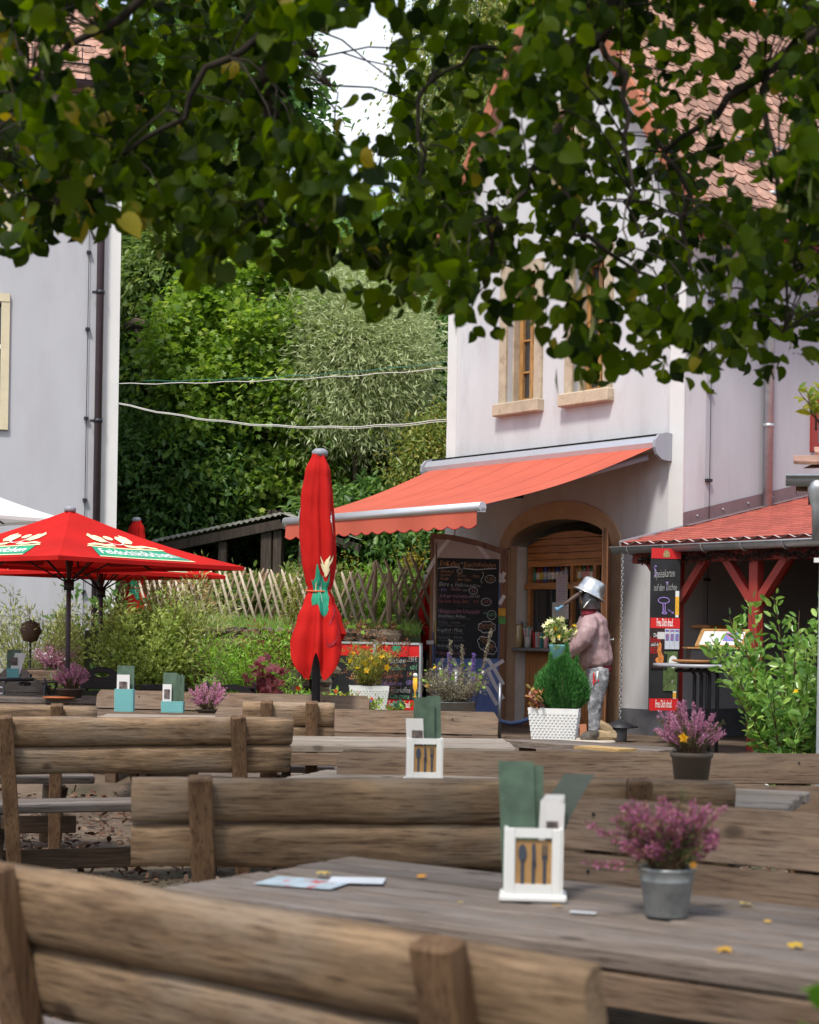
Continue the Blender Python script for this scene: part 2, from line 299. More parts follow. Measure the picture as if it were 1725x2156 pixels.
def cloud_mesh(name, P, D, S, tpl, mats, mi=None, roll=None, flat=0.0):
    """one leaf of shape tpl at each point P, pointing along D, of size S; flat -> faces turn up"""
    P = np.asarray(P, float); n = len(P); D = np.asarray(D, float); D = D / (np.linalg.norm(D, axis=1)[:, None] + 1e-9)
    S = np.broadcast_to(np.asarray(S, float), (n,))
    R = rng.normal(size=(n, 3)); R = R * (1 - flat) + np.array([0, 0, 1.]) * flat * 2
    B = np.cross(R, D); B /= (np.linalg.norm(B, axis=1)[:, None] + 1e-9); C = np.cross(D, B)
    tv = np.array(tpl[0]); k = len(tv)
    V = P[:, None, :] + S[:, None, None] * (tv[None, :, 0:1] * D[:, None, :] + tv[None, :, 1:2] * B[:, None, :] + tv[None, :, 2:3] * C[:, None, :])
    V = V.reshape(-1, 3)
    loops = []; starts = []; tot = []; off = 0
    fl = [len(f) for f in tpl[1]]; flat_idx = np.concatenate([np.array(f) for f in tpl[1]])
    Lp = (np.arange(n)[:, None] * k + flat_idx[None, :]).reshape(-1)
    lt = np.tile(np.array(fl), n); ls = np.concatenate([[0], np.cumsum(lt)[:-1]])
    me = bpy.data.meshes.new(name); me.vertices.add(len(V)); me.vertices.foreach_set('co', V.reshape(-1).astype(np.float32))
    me.loops.add(len(Lp)); me.loops.foreach_set('vertex_index', Lp.astype(np.int32))
    me.polygons.add(len(lt)); me.polygons.foreach_set('loop_start', ls.astype(np.int32)); me.polygons.foreach_set('loop_total', lt.astype(np.int32))
    for m in (mats if isinstance(mats, (list, tuple)) else [mats]): me.materials.append(m)
    if mi is not None: me.polygons.foreach_set('material_index', np.repeat(np.asarray(mi), len(fl)).astype(np.int32))
    me.update(calc_edges=True); return me
def rnd_dirs(n, up=0.0, k=1.0):
    d = rng.normal(size=(n, 3)); d /= np.linalg.norm(d, axis=1)[:, None]; d = d * k; d[:, 2] += up; return d
G_MAPLE = leafmat('maple_leaf', [(0.146, 0.267, 0.036), (0.233, 0.379, 0.052), (0.32, 0.463, 0.078), (0.116, 0.225, 0.039), (0.437, 0.534, 0.13), (0.248, 0.393, 0.065), (0.175, 0.309, 0.046)], .5, .38, .5)
G_DARK = leafmat('dark_tree_leaf', [(0.073, 0.161, 0.041), (0.122, 0.237, 0.053), (0.195, 0.321, 0.078), (0.09, 0.186, 0.047), (0.146, 0.27, 0.094)], .42, .40, .5)
G_MID = leafmat('mid_tree_leaf', [(0.125, 0.2, 0.05), (0.188, 0.275, 0.069), (0.275, 0.35, 0.1), (0.112, 0.188, 0.05)], .5, .45, .4)
G_WILLOW = leafmat('silver_willow_leaf', [(0.431, 0.504, 0.245), (0.604, 0.655, 0.378), (0.288, 0.369, 0.147), (0.489, 0.574, 0.293)], .3, .4, .5)
G_BIRCH = leafmat('birch_leaf', [(0.144, 0.216, 0.048), (0.216, 0.288, 0.072), (0.3, 0.348, 0.096), (0.384, 0.348, 0.084)], .4, .45, .4)
G_LINDEN = leafmat('linden_leaf', [(0.01, 0.022, 0.004), (0.036, 0.07, 0.005), (0.077, 0.14, 0.006), (0.013, 0.026, 0.005), (0.142, 0.21, 0.01), (0.018, 0.036, 0.005), (0.045, 0.085, 0.006), (0.096, 0.16, 0.008)], .60, .5, .12)  # near-black to bright mix puts shaded and backlit leaves into the colour
G_LINDEN_Y = leafmat('yellow_linden_leaf', [(.30, .26, .02), (.22, .22, .03), (.36, .28, .03)], .45, .4, .4)
G_BRACT = leafmat('pale_linden_bract', [(.22, .28, .07), (.28, .32, .10)], .45, .45, .4)
G_VARIEG = leafmat('pale_variegated_leaf', [(0.483, 0.529, 0.172), (0.644, 0.655, 0.299), (0.299, 0.38, 0.092), (0.38, 0.448, 0.115), (0.713, 0.69, 0.391), (0.207, 0.287, 0.069)], .4, .45, .4)
G_OLIVE = leafmat('olive_leaf', [(0.279, 0.366, 0.078), (0.392, 0.487, 0.109), (0.475, 0.557, 0.155), (0.195, 0.278, 0.062)], .35, .5, .3)
G_BRIGHT = leafmat('bright_green_leaf', [(0.172, 0.343, 0.043), (0.272, 0.486, 0.057), (0.358, 0.572, 0.086), (0.129, 0.272, 0.036)], .4, .45, .4)
G_LAUREL = leafmat('laurel_leaf', [(0.125, 0.275, 0.05), (0.2, 0.388, 0.075), (0.288, 0.475, 0.112), (0.088, 0.2, 0.037), (0.375, 0.55, 0.125)], .33, .3, .6)
G_THUJA = leafmat('thuja_green', [(0.054, 0.184, 0.043), (0.086, 0.27, 0.065), (0.032, 0.119, 0.032), (0.13, 0.335, 0.086)], .25, .5, .3)
G_RED = leafmat('red_maple_leaf', [(.24, .06, .07), (.34, .12, .13), (.20, .05, .05)], .4, .45, .4)
G_BROWN = leafmat('dry_brown_leaf', [(.24, .11, .05), (.32, .16, .08), (.18, .09, .05)], .3, .7, .2)
G_GREYDRY = leafmat('grey_dry_twig', [(0.27, 0.23, 0.176), (0.378, 0.338, 0.257), (0.189, 0.162, 0.121), (0.324, 0.324, 0.189)], .25, .7, .2)
G_YGREEN = leafmat('yellow_green_leaf', [(0.39, 0.429, 0.091), (0.26, 0.338, 0.065), (0.494, 0.442, 0.104), (0.182, 0.247, 0.052)], .4, .5, .3)
G_GRASS = leafmat('grass_blade', [(0.153, 0.289, 0.06), (0.221, 0.391, 0.085), (0.289, 0.425, 0.102), (0.34, 0.374, 0.136)], .35, .5, .3)
G_HEATHER = leafmat('pink_heather_blossom', [(0.59, 0.236, 0.366), (0.708, 0.354, 0.496), (0.496, 0.177, 0.307), (0.779, 0.496, 0.59)], .3, .6, .2)
G_HEATHER_D = leafmat('plum_heather_blossom', [(0.351, 0.098, 0.195), (0.468, 0.156, 0.286), (0.26, 0.078, 0.13), (0.546, 0.26, 0.364), (0.26, 0.156, 0.078)], .3, .6, .2)
G_HLEAF = leafmat('heather_green', [(.12, .15, .06), (.20, .20, .07), (.09, .10, .05)], .3, .6, .2)
G_GOLD = leafmat('goldenrod_blossom', [(.50, .38, .04), (.40, .32, .05)], .3, .6, .2)
G_PURPLE = leafmat('purple_blossom', [(.20, .12, .45), (.28, .18, .55)], .3, .6, .2)
F_YEL = leafmat('yellow_petal', [(.85, .52, .02), (.80, .45, .01)], .35, .5, .3)
F_CREAM = leafmat('cream_petal', [(.85, .80, .38), (.88, .85, .55)], .35, .5, .3)
F_WHITE = leafmat('white_petal', [(.85, .85, .80), (.80, .78, .76)], .35, .5, .3)
F_REDF = leafmat('red_petal', [(.70, .03, .02), (.75, .10, .03)], .35, .5, .3)
F_ORANGE = leafmat('fallen_yellow_leaf', [(.62, .40, .04), (.60, .27, .03), (.62, .55, .15)], .2, .6, .3)
BARK = mat('dark_bark', (.075, .055, .04), rough=.95, var=.35, scale=14, bump=.8, bscale=50, stretch=(1, 1, .3))
BARK_G = mat('grey_bark', (.15, .125, .10), rough=.95, var=.3, scale=10, bump=.8, bscale=40, stretch=(1, 1, .3))
BARK_W = mat('white_birch_bark', (.50, .48, .44), rough=.8, var=.2, scale=6, bump=.3, dirt=((.05, .05, .05), 6, .56, .64), stretch=(1, 1, 3))
TWIG = mat('brown_twig', (.11, .065, .035), rough=.85, var=.3, scale=20, bump=.3)
def stem_paths(n, h, r, lean=.5, seed=0, droop=0, base_r=.06, jit=.04):
    rr = random.Random(seed); out_ = []
    for i in range(n):
        a = rr.uniform(0, 6.283); R = r * math.sqrt(rr.uniform(.02, 1)); H = h * rr.uniform(.55, 1) * (1 - .25 * (R / r) ** 2)
        pts = []
        for k in range(6):
            t = k / 5
            x = math.cos(a) * (base_r * rr.uniform(.2, 1) + (R - base_r) * t ** (1 + lean)) + rr.gauss(0, jit) * t * r
            y = math.sin(a) * (base_r + (R - base_r) * t ** (1 + lean)) + rr.gauss(0, jit) * t * r
            z = H * (t if not droop else (t * (1 + droop) - droop * t * t * 1.0))
            pts.append(Vector((x, y, z)))
        out_.append(pts)
    return out_
def along(pts, t):
    f = t * (len(pts) - 1); i = min(int(f), len(pts) - 2); u = f - i; return pts[i].lerp(pts[i + 1], u), (pts[i + 1] - pts[i]).normalized()
def shrub(name, label, cat, loc, h, r, nst, nl, ls, tpl, m, mst=None, lean=.5, droop=0, spread=.8, t0=.15, group=None, twig=.0, seed=1, up=.3, srad=.006, flowers=None, parent=None, flat=.2, lname='foliage', rz=0, jit=.04):
    t = parent or thing(name, label, cat, loc, rz, group)
    paths = stem_paths(nst, h, r, lean, seed, droop, base_r=min(.06, r * .3), jit=jit)
    mb = MB()
    for p in paths: mb.tube(p, [srad * (1 - .75 * k / 5) for k in range(6)], 4, caps=False)
    mb.build('stems', mst or TWIG, t, kind='stuff')
    P = []; D = []; rr = random.Random(seed + 5)
    for p in paths:
        for _ in range(nl):
            q, d = along(p, rr.uniform(t0, 1)); o = Vector((rr.gauss(0, 1), rr.gauss(0, 1), rr.gauss(0, .8)))
            o = o.normalized(); P.append(q + o * twig * rr.uniform(0, 1)); D.append(d * (1 - spread) + o * spread + Vector((0, 0, up)))
    S = ls * rng.uniform(.6, 1.15, len(P))
    link(lname, cloud_mesh(name + '_leaves', P, D, S, tpl, m, flat=flat), t, kind='stuff')
    if flowers:
        for (fm, nf, fs, lo) in flowers:
            FP = []; FD = []
            for _ in range(nf):
                p = rr.choice(paths); q, d = along(p, rr.uniform(lo, 1)); o = Vector((rr.gauss(0, 1), rr.gauss(0, 1) - .5, rr.gauss(.4, .6))).normalized()
                FP.append(q + o * (twig + .03)); FD.append(Vector((rr.gauss(0, 1), rr.gauss(0, .3), rr.gauss(0, .6))))
            link('blossom', cloud_mesh(name + '_blossom', FP, FD, fs * rng.uniform(.7, 1.2, nf), T_STAR, fm), t, kind='stuff')
    return t
def limb(mb, a, b, r0, r1, k=6, wob=.08, seed=0):
    a = Vector(a); b = Vector(b); rr = random.Random(seed); L_ = (b - a).length; pts = []
    for i in range(k):
        t = i / (k - 1); o = Vector((rr.gauss(0, 1), rr.gauss(0, 1), rr.gauss(0, .6))) * wob * L_ * math.sin(t * 3.1416) * .6; pts.append(a.lerp(b, t) + o)
    mb.tube(pts, [r0 + (r1 - r0) * i / (k - 1) for i in range(k)], 7, caps=False); return pts
def tree(name, label, cat, loc, h, crown_c, crown_r, nblob, nleaf, ls, tpl, m, bark=BARK, trunk_r=.16, group=None, seed=3, blob=.5, shell=.45, droop=0., nlimb=14, flat=.5, fill=1.0, trunk_top=.85, dirup=.0):
    """crown_c relative to the base; crown_r = (rx, ry, rz)"""
    t = thing(name, label, cat, loc, 0, group); rr = random.Random(seed); cc = Vector(crown_c); mb = MB()
    top = Vector((cc.x * .9, cc.y * .9, h * trunk_top)); tp = limb(mb, (0, 0, -.3), top, trunk_r, trunk_r * .22, 9, .03, seed)
    cents = []
    for i in range(nblob):
        while True:
            d = Vector((rr.gauss(0, 1), rr.gauss(0, 1), rr.gauss(0, 1))).normalized()
            q = rr.uniform(shell, 1) ** .6
            c = cc + Vector((d.x * crown_r[0], d.y * crown_r[1], d.z * crown_r[2])) * q
            if c.z > .25: break
        cents.append(c)
    for i in range(nlimb):
        c = cents[i * len(cents) // nlimb]; tt = max(.15, min(.95, (c.z - crown_r[2] * .35) / (h * trunk_top))); p0, _ = along(tp, tt)
        limb(mb, p0, p0.lerp(c, .92), trunk_r * .32 * (1.1 - tt) + .015, .012, 6, .1, seed + i)
    mb.build('trunk', bark, t)
    C = np.array([tuple(c) for c in cents]); per = max(1, nleaf // nblob); idx = np.repeat(np.arange(nblob), per)
    bs = blob * rng.uniform(.6, 1.25, nblob)[idx][:, None]
    off = rng.normal(size=(len(idx), 3)) * np.array([1, 1, .62 + droop]) * bs * .55
    P = C[idx] + off; P[:, 2] -= (off[:, 0] ** 2 + off[:, 1] ** 2) / (bs[:, 0]) * .35
    out_ = P - np.array(cc); out_ /= np.linalg.norm(out_, axis=1)[:, None]
    D = out_ * .7 + rng.normal(size=P.shape) * .6; D[:, 2] += -.35 - droop + dirup
    link('crown', cloud_mesh(name + '_crown', P, D, ls * rng.uniform(.6, 1.2, len(P)), tpl, m, flat=flat), t, kind='stuff')
    return t
# ------------------------------------------------------------------ lettering
_tc = {}
def text2d(s, size=1.0, thin=0.0, shear=0.0, width=None, align='CENTER', wob=0.0, seed=0):
    key = (s, thin, shear, align)
    if key not in _tc:
        cu = bpy.data.curves.new('lettering', 'FONT'); cu.body = s; cu.align_x = align; cu.align_y = 'CENTER'; cu.size = 1; cu.offset = -thin; cu.shear = shear; cu.resolution_u = 3
        ob = bpy.data.objects.new('lettering', cu); COL.objects.link(ob); dg = bpy.context.evaluated_depsgraph_get(); dg.update()
        me = bpy.data.meshes.new_from_object(ob.evaluated_get(dg)); V = np.array([tuple(v.co)[:2] for v in me.vertices]).reshape(-1, 2); Fc = [list(p.vertices) for p in me.polygons]
        bpy.data.objects.remove(ob); bpy.data.curves.remove(cu); bpy.data.meshes.remove(me); _tc[key] = (V, Fc)
    V, Fc = _tc[key]; V = V * size
    if width is not None and len(V): k = width / max(1e-6, V[:, 0].max() - V[:, 0].min()); V = V * np.array([k, 1])
    if wob: V = V + np.stack([np.sin(V[:, 1] / size * 3 + V[:, 0] / size * 1.3 + seed) * wob * size * .5, np.sin(V[:, 0] / size * 2.1 + seed * 1.7) * wob * size], 1)
    return V, Fc
def put_text(mb, s, fn, mi=0, **kw):
    V, Fc = text2d(s, **kw)
    if len(V): mb.add([fn(x, y) for x, y in V], Fc, mi)
def stroke(mb, pts, wdt, fn, mi=0):
    """flat painted line through 2D points"""
    n = len(pts); A = []; B = []
    for i, p in enumerate(pts):
        a = pts[max(0, i - 1)]; b = pts[min(n - 1, i + 1)]; dx, dy = b[0] - a[0], b[1] - a[1]; L_ = math.hypot(dx, dy) or 1
        ox, oy = -dy / L_ * wdt / 2, dx / L_ * wdt / 2; A.append(fn(p[0] + ox, p[1] + oy)); B.append(fn(p[0] - ox, p[1] - oy))
    mb.add(A + B, [(i, i + 1, n + i + 1, n + i) for i in range(n - 1)], mi)
def ring(cx, cy, rx, ry, n=24, bump=0, k=8, a0=0, a1=6.2832):
    return [(cx + rx * (1 + bump * abs(math.sin(k * t / 2))) * math.cos(t), cy + ry * (1 + bump * abs(math.sin(k * t / 2))) * math.sin(t)) for t in [a0 + (a1 - a0) * i / n for i in range(n + 1)]]
CHALK = {k: mat(k + '_chalk', c, rough=.95, var=.35, scale=60, bump=0, perobj=0) for k, c in dict(orange=(.60, .30, .13), white=(.50, .50, .48), dim=(.20, .19, .20), pink=(.48, .22, .30), red=(.55, .16, .14), green=(.20, .50, .28), purple=(.36, .24, .60)).items()}
# ------------------------------------------------------------------ ground
def smooth(a, b, x): t = max(0, min(1, (x - a) / (b - a))); return t * t * (3 - 2 * t)
def gz(x, y):
    z = .42 * smooth(11.5, 15.5, y)
    z += max(0, y - 24.5) * .34 * smooth(24.5, 34, y) + .25 * smooth(21, 25, y)
    if y > 60: z = .67 + 12.1 + (y - 60) * .12
    return z
def terrain():
    xs = np.concatenate([[-300, -120, -60], np.arange(-30, 30.1, 1.0), [60, 120, 300]]); ys = np.concatenate([[-60, -20, -8], np.arange(-4, 30, .6), np.arange(30, 62, 3), [80, 130, 300]])
    mb = MB(); V = [(x, y, gz(x, y) + .02 * mnoise.noise(Vector((x * .9, y * .9, 0)))) for y in ys for x in xs]; n = len(xs)
    mb.add(V, [(j * n + i, j * n + i + 1, (j + 1) * n + i + 1, (j + 1) * n + i) for j in range(len(ys) - 1) for i in range(n - 1)], 0, True)
    g = mat('ground_earth', (.115, .08, .055), rough=1, var=.45, scale=2.5, bump=1, bscale=14, perobj=0, bdist=.02, dirt=((.04, .06, .02), .5, .5, .75), detail=9)
    mb.build('ground', g, kind='structure')
terrain()
# bark mulch where the ground shows between the benches
def mulch(n=16000):
    P = np.stack([rng.uniform(-4.5, 3.5, n), rng.uniform(1.5, 13, n), np.zeros(n)], 1); P[:, 2] = [gz(x, y) + .012 + .012 * abs(random.gauss(0, 1)) for x, y, _ in P]
    D = rng.normal(size=(n, 3)); D[:, 2] *= .45
    m = leafmat('bark_mulch', [(.06, .028, .02), (.10, .05, .03), (.16, .085, .055), (.035, .02, .014), (.22, .15, .10)], .05, .9, .2)
    o = link('mulch_chips', cloud_mesh('mulch_chips', P, D, rng.uniform(.025, .075, n), ([(0, 0, 0), (.4, .25, .1), (1, .15, 0), (.9, -.2, .05), (.2, -.22, .1)], [(0, 1, 2, 3, 4)]), m, flat=.6), kind='stuff')
    tag(o, 'brown bark mulch scattered over the ground under the picnic tables', 'mulch')
mulch()
# ------------------------------------------------------------------ cafe house (gable front recedes to the left, eave side to the right)
HR = rad(-52.1); c0 = at(1437, 1090, 17.0); H = Frame((c0.x, c0.y, .40), HR)
def hx(px, py, y=0.0): return H.hit(px, py, 1, y).x
def hz(px, py, y=0.0): return H.hit(px, py, 1, y).z
house = thing('cafe_house', 'white plastered gabled house with the serving hatch, orange awning and clay tile roof', 'house', H.o, HR)
XL = hx(941, 1000); EZ = H.hit(1640, 474, 0, .30).z; RX = XL / 2; slope = math.tan(rad(57)); RZ = EZ + (0.30 - RX) * slope - .05
WT = .32
def wall_holes(mb, x0, x1, z0, z1, holes, y0, y1, mi=0):
    xs = sorted({x0, x1, *[h[0] for h in holes], *[h[1] for h in holes]}); zs = sorted({z0, z1, *[h[2] for h in holes], *[h[3] for h in holes]})
    for i in range(len(xs) - 1):
        for j in range(len(zs) - 1):
            cx, cz = (xs[i] + xs[i + 1]) / 2, (zs[j] + zs[j + 1]) / 2
            if any(h[0] < cx < h[1] and h[2] < cz < h[3] for h in holes): continue
            mb.box((cx, (y0 + y1) / 2, cz), (xs[i + 1] - xs[i], y1 - y0, zs[j + 1] - zs[j]), mi)
J = .12
wins = []
for (pl, pr) in ((1055, 1144), (1193, 1291)):
    a, b = hx(pl, 760), hx(pr, 760); zs_ = hz((pl + pr) / 2, 846 if pl < 1100 else 824); wins.append((a + J, b - J, zs_, zs_ + 1.42))
att = (RX - .24, RX + .24, EZ + .55, EZ + 1.45)
DL, DR = hx(1073, 1300), hx(1286, 1300); DZ = hz(1180, 1145); DT = hz(1172, 1094)
mid = (DL + DR) / 2; hw = (DR - DL) / 2
def arch(hw_, zsp, ztop, n=14):
    rise = ztop - zsp; return [(mid + hw_ * math.cos(t), zsp + rise * math.sin(t)) for t in [math.pi * (1 - i / n) for i in range(n + 1)]]
ARI = [(x, z) for x, z in arch(hw, DZ - .02, DT)]
mb = MB(); holes = wins + [(DL, DR, -.2, DT + .001)]
wall_holes(mb, XL, 0, -.6, EZ + .1, holes, 0, WT)
mb.prism([(DL, ARI[0][1])] + ARI[:8] + [(mid, DT)] + [(DL, DT)], .002, WT - .002, 'xz')
mb.prism([(mid, DT)] + ARI[7:] + [(DR, DT)], .002, WT - .002, 'xz')
gz0 = EZ + .1; gp = lambda x: min(gz0 + (x - XL) * slope + .25, gz0 + (0 - x) * slope + .25)
mb.prism([(XL, gz0), (att[0], gz0), (att[0], gp(att[0])), (XL, gz0 + .25)], 0, WT, 'xz')
mb.prism([(att[1], gz0), (0, gz0), (0, gz0 + .25), (att[1], gp(att[1]))], 0, WT, 'xz')
mb.prism([(att[0], gz0), (att[1], gz0), (att[1], att[2]), (att[0], att[2])], 0, WT, 'xz')
mb.prism([(att[0], att[3]), (att[1], att[3]), (att[1], gp(att[1])), (RX, gp(RX)), (att[0], gp(att[0]))], 0, WT, 'xz')
mb.build('front_wall', PLASTER_R, house)
mb = MB(); SH = [(4.35, 5.2, 2.4, 3.9)]
# side wall (x = 0 plane), with a red framed window towards the right
def box_y(mb_, y0, y1, z0, z1): mb_.box((-WT / 2, (y0 + y1) / 2, (z0 + z1) / 2), (WT, y1 - y0, z1 - z0))
wy0 = H.hit(1706, 900, 0, 0).y
box_y(mb, WT + .001, wy0, -.6, EZ); box_y(mb, wy0, wy0 + 1.2, -.6, H.hit(1706, 950, 0, 0).z); box_y(mb, wy0, wy0 + 1.2, H.hit(1706, 830, 0, 0).z + .0, EZ); box_y(mb, wy0 + 1.2, 12, -.6, EZ)
mb.build('side_wall', PLASTER, house)  # side wall's shade is put into a darker plaster than the front's
mb = MB(); mb.box((XL + WT / 2, 6, EZ / 2), (WT, 11.3, EZ + .9)); mb.box((XL / 2, 12, EZ / 2), (-XL, .3, EZ + .9)); mb.build('back_wall', PLASTER, house)
# painted white corner bands
MB().box((-.085, -.006, (EZ - .1) / 2 + .33), (.19, .018, EZ - .7)).build('corner_band', PLASTER_B, house); MB().box((XL + .085, -.006, (EZ - .1) / 2 + .33), (.17, .018, EZ - .7)).build('corner_band', PLASTER_B, house)
MB().box(((0 + DR + .16) / 2, -.012, .0), (-(DR + .16), .03, .56)).build('plinth', PLASTER_S, house); MB().box(((XL + DL - .16) / 2, -.012, .0), (DL - .16 - XL, .03, .56)).build('plinth', PLASTER_S, house)
mb = MB(); mb.box((.013, 4.5, 0), (.03, 9, .6)); mb.build('side_plinth', PLASTER_S, house)
# sandstone windows
GLS = mat('dark_window_glass', (.03, .035, .04), rough=.06, var=.3, scale=2, bump=0, spec=.9, coat=.6)
CURT = mat('net_curtain', (.28, .27, .25), rough=.9, var=.25, scale=4, bump=0, stretch=(9, 1, .4))
for wi, (a, b, z0, z1) in enumerate(wins + [att]):
    big = wi < 2; mbs = MB(); jw = J if big else .09
    mbs.box((a - jw / 2, .02, (z0 + z1) / 2), (jw, .1, z1 - z0)); mbs.box((b + jw / 2, .02, (z0 + z1) / 2), (jw, .1, z1 - z0)); mbs.box(((a + b) / 2, .02, z1 + jw / 2), (b - a + 2 * jw, .1, jw))
    mbs.box((a + .012, .135, (z0 + z1) / 2), (.022, .13, z1 - z0)); wf = None
    win = MB(); fy = .17; fw = .035; n1, n2 = (2, 4)
    for x in (a + .02 + fw, b - fw): win.box((x, fy, (z0 + z1) / 2), (fw * 1.6, .05, z1 - z0), bev=.005)
    win.box(((a + b) / 2, fy, (z0 + z1) / 2), (fw * 1.7, .055, z1 - z0), bev=.005)
    for zz in (z0 + fw, z1 - fw): win.box(((a + b) / 2, fy - .002, zz), (b - a, .05, fw * 1.6), bev=.005)
    for k in (1, 2, 3): win.box(((a + b) / 2, fy + .004, z0 + (z1 - z0) * k / 4), (b - a, .03, .022), bev=.004)
    wo = win.build('window', W_WIN, house)
    for i in range(2):
        for k in range(4):
            w_ = (b - a) / 2; x = a + w_ * (i + .5); zc = z0 + (z1 - z0) * (k + .5) / 4
            MB().box((x, fy + .018, zc), (w_ - .05, .006, (z1 - z0) / 4 - .02)).build('pane', GLS, wo)
    MB().box(((a + b) / 2, fy + .10, (z0 + z1) / 2), (b - a, .01, z1 - z0)).build('curtain', CURT, wo)
    mbs.build('window_surround', SANDSTONE, house)
    if big: MB().box(((a + b) / 2, -.03, z0 - .07), (b - a + 2 * J + .05, .15, .14), bev=.012).build('window_sill', SANDSTONE, house)
    MB().box(((a + b) / 2, fy - .03, z0 + .012), (b - a - .02, .1, .02)).build('drip_rail', DARK_METAL, wo)
# red framed side window
wz0, wz1 = H.hit(1706, 950, 0, 0).z, H.hit(1706, 830, 0, 0).z
mb = MB(); mb.box((-.04, wy0 + .05, (wz0 + wz1) / 2), (.14, .1, wz1 - wz0)); mb.box((-.04, wy0 + 1.15, (wz0 + wz1) / 2), (.14, .1, wz1 - wz0)); mb.box((-.04, wy0 + .6, wz1 - .05), (.12, 1.0, .1)); mb.box((-.04, wy0 + .6, wz0 + .05), (.12, 1.0, .1)); mb.box((-.04, wy0 + .6, (wz0 + wz1) / 2), (.08, .07, wz1 - wz0 - .2))
wo = mb.build('red_window', W_RED, house); MB().box((-.08, wy0 + .6, (wz0 + wz1) / 2), (.01, 1.0, wz1 - wz0 - .1)).build('pane', GLS, wo)
# door arch
ao = arch(hw + .17, DZ - .06, hz(1168, 1057)); n = len(ao); mb = MB()
vs = []
for (x, z), (xi, zi) in zip(ao, arch(hw - .0, DZ - .02, DT, 14)): vs += [(x, -.035, z), (xi, -.035, zi), (xi, .30, zi), (x, .0, z)]
mb.add(vs, [(4 * i + k, 4 * i + (k + 1) % 4, 4 * i + 4 + (k + 1) % 4, 4 * i + 4 + k) for i in range(n - 1) for k in range(4)], 0, False)
mb.box((DL - .085, -.012, DZ / 2 - .04), (.17, .045, DZ - .0)); mb.box((DR + .085, -.012, DZ / 2 - .04), (.17, .045, DZ)); mb.box((DL + .008, .04, DZ / 2), (.014, .09, DZ)); mb.box((DR - .008, .15, DZ / 2), (.014, .29, DZ))
mb.build('door_arch', SANDSTONE_D, house)
# inside of the kiosk
KY = .24
k0, k1 = DL + .02, DR - .02; zc = H.hit(830, 1366, 1, KY).z if False else hz(1180, 1366, KY - .1)
mb = MB(); mb.box((DL - .044, 1.32, DT / 2 + .1), (.1, 2.46, DT + .5)); mb.box((DR + .05, 1.45, DT / 2 + .1), (.1, 2.2, DT + .5)); mb.box((mid, 1.45, DT + .3), (DR - DL + .2, 2.2, .05)); mb.build('hatch_side_wall', mat('hatch_white_wall', (.74, .71, .66), rough=.9, var=.1), house)
mb = MB(); mb.box((mid, 2.5, DT / 2), (DR - DL + .2, .05, DT + 1)); mb.box((mid, 1.4, .0), (DR - DL, 2.2, .05)); mb.build('hatch_back', DARK_ROOM, house)
lx = hx(1113, 1250, KY); rxx = hx(1262, 1250, KY) + .25
# arched board panel above the shelf
pz0, pz1 = hz(1190, 1192, KY), hz(1190, 1118, KY); nb = 5; AR2 = lambda x: pz1 - .10 * ((x - (lx + rxx) / 2) / ((rxx - lx) / 2)) ** 2 * 1.6
for i in range(nb):
    za, zb = pz0 + (pz1 - pz0) * i / nb, pz0 + (pz1 - pz0) * (i + 1) / nb - .006; m_ = 10
    tops = [(lx + (rxx - lx) * k / m_, min(zb, AR2(lx + (rxx - lx) * k / m_))) for k in range(m_ + 1)]
    tops = [(x, max(z, za + .004)) for x, z in tops]
    MB().prism([(lx, za), (rxx, za)] + tops[::-1], KY - .02, KY + .01, 'xz').build('board', W_KIOSK, house)
zsh = hz(1180, 1226, KY)
mb = MB(); mb.box(((lx + rxx) / 2, KY + .04, zsh - .04), (rxx - lx, .2, .07))
for px in (1118, 1207, 1255): mb.box((hx(px, 1280, KY), KY + .0, (zc + pz0) / 2), (.045, .06, pz0 - zc))
mb.build('shelf_frame', W_KIOSK, house)
MB().box(((lx + rxx) / 2, KY + .02, (zc + zsh) / 2 - .04), (rxx - lx, .006, zsh - zc - .08)).build('hatch_glass', GLS, house)
MB().box((mid, KY - .10, zc - .015), (DR - DL - .04, .26, .035), bev=.006).build('counter', mat('grey_counter_top', (.20, .19, .18), rough=.5, var=.1), house)
for i in range(8):
    wd = (DR - DL - .04) / 8; MB().box((DL + .02 + wd * (i + .5), KY - .0, zc / 2 - .02), (wd - .006, .03, zc - .03), bev=.004).build('counter_board', wood('x', (.64, .28, .10), (.34, .13, .045), rough=.4, grain=(8, 8, .7)) if i == 0 else bpy.data.materials['x'], house)
bpy.data.materials['x'].name = 'varnished_counter_board'
# roof
OV = .16; LR = math.hypot(.30 - RX, RZ - EZ); ang = math.atan2(RZ - EZ, .30 - RX)
mb = MB()
def sl(side, u, y, off=0.0):      # point on the slope: u metres up from the eave, side 1 = right
    x = .30 - u * math.cos(ang); z = EZ + u * math.sin(ang); x += math.sin(ang) * off; z += math.cos(ang) * off
    return (x if side > 0 else 2 * RX - x, y, z)
for s_ in (1, -1):
    v = [sl(s_, 0, -OV, -.10), sl(s_, LR, -OV, -.10), sl(s_, LR, 12.3, -.10), sl(s_, 0, 12.3, -.10), sl(s_, 0, -OV, 0), sl(s_, LR, -OV, 0), sl(s_, LR, 12.3, 0), sl(s_, 0, 12.3, 0)]
    mb.add(v, [(0, 1, 2, 3), (4, 5, 6, 7), (0, 1, 5, 4), (1, 2, 6, 5), (2, 3, 7, 6), (3, 0, 4, 7)])
roof = mb.build('roof', TILE, house)
TW, TE = .175, .155
tm = MB(); tp = [(-TW / 2 + .003, .33), (-TW / 2 + .003, .05), (-TW * .38, .02), (-TW * .2, .003), (0, 0), (TW * .2, .003), (TW * .38, .02), (TW / 2 - .003, .05), (TW / 2 - .003, .33)]
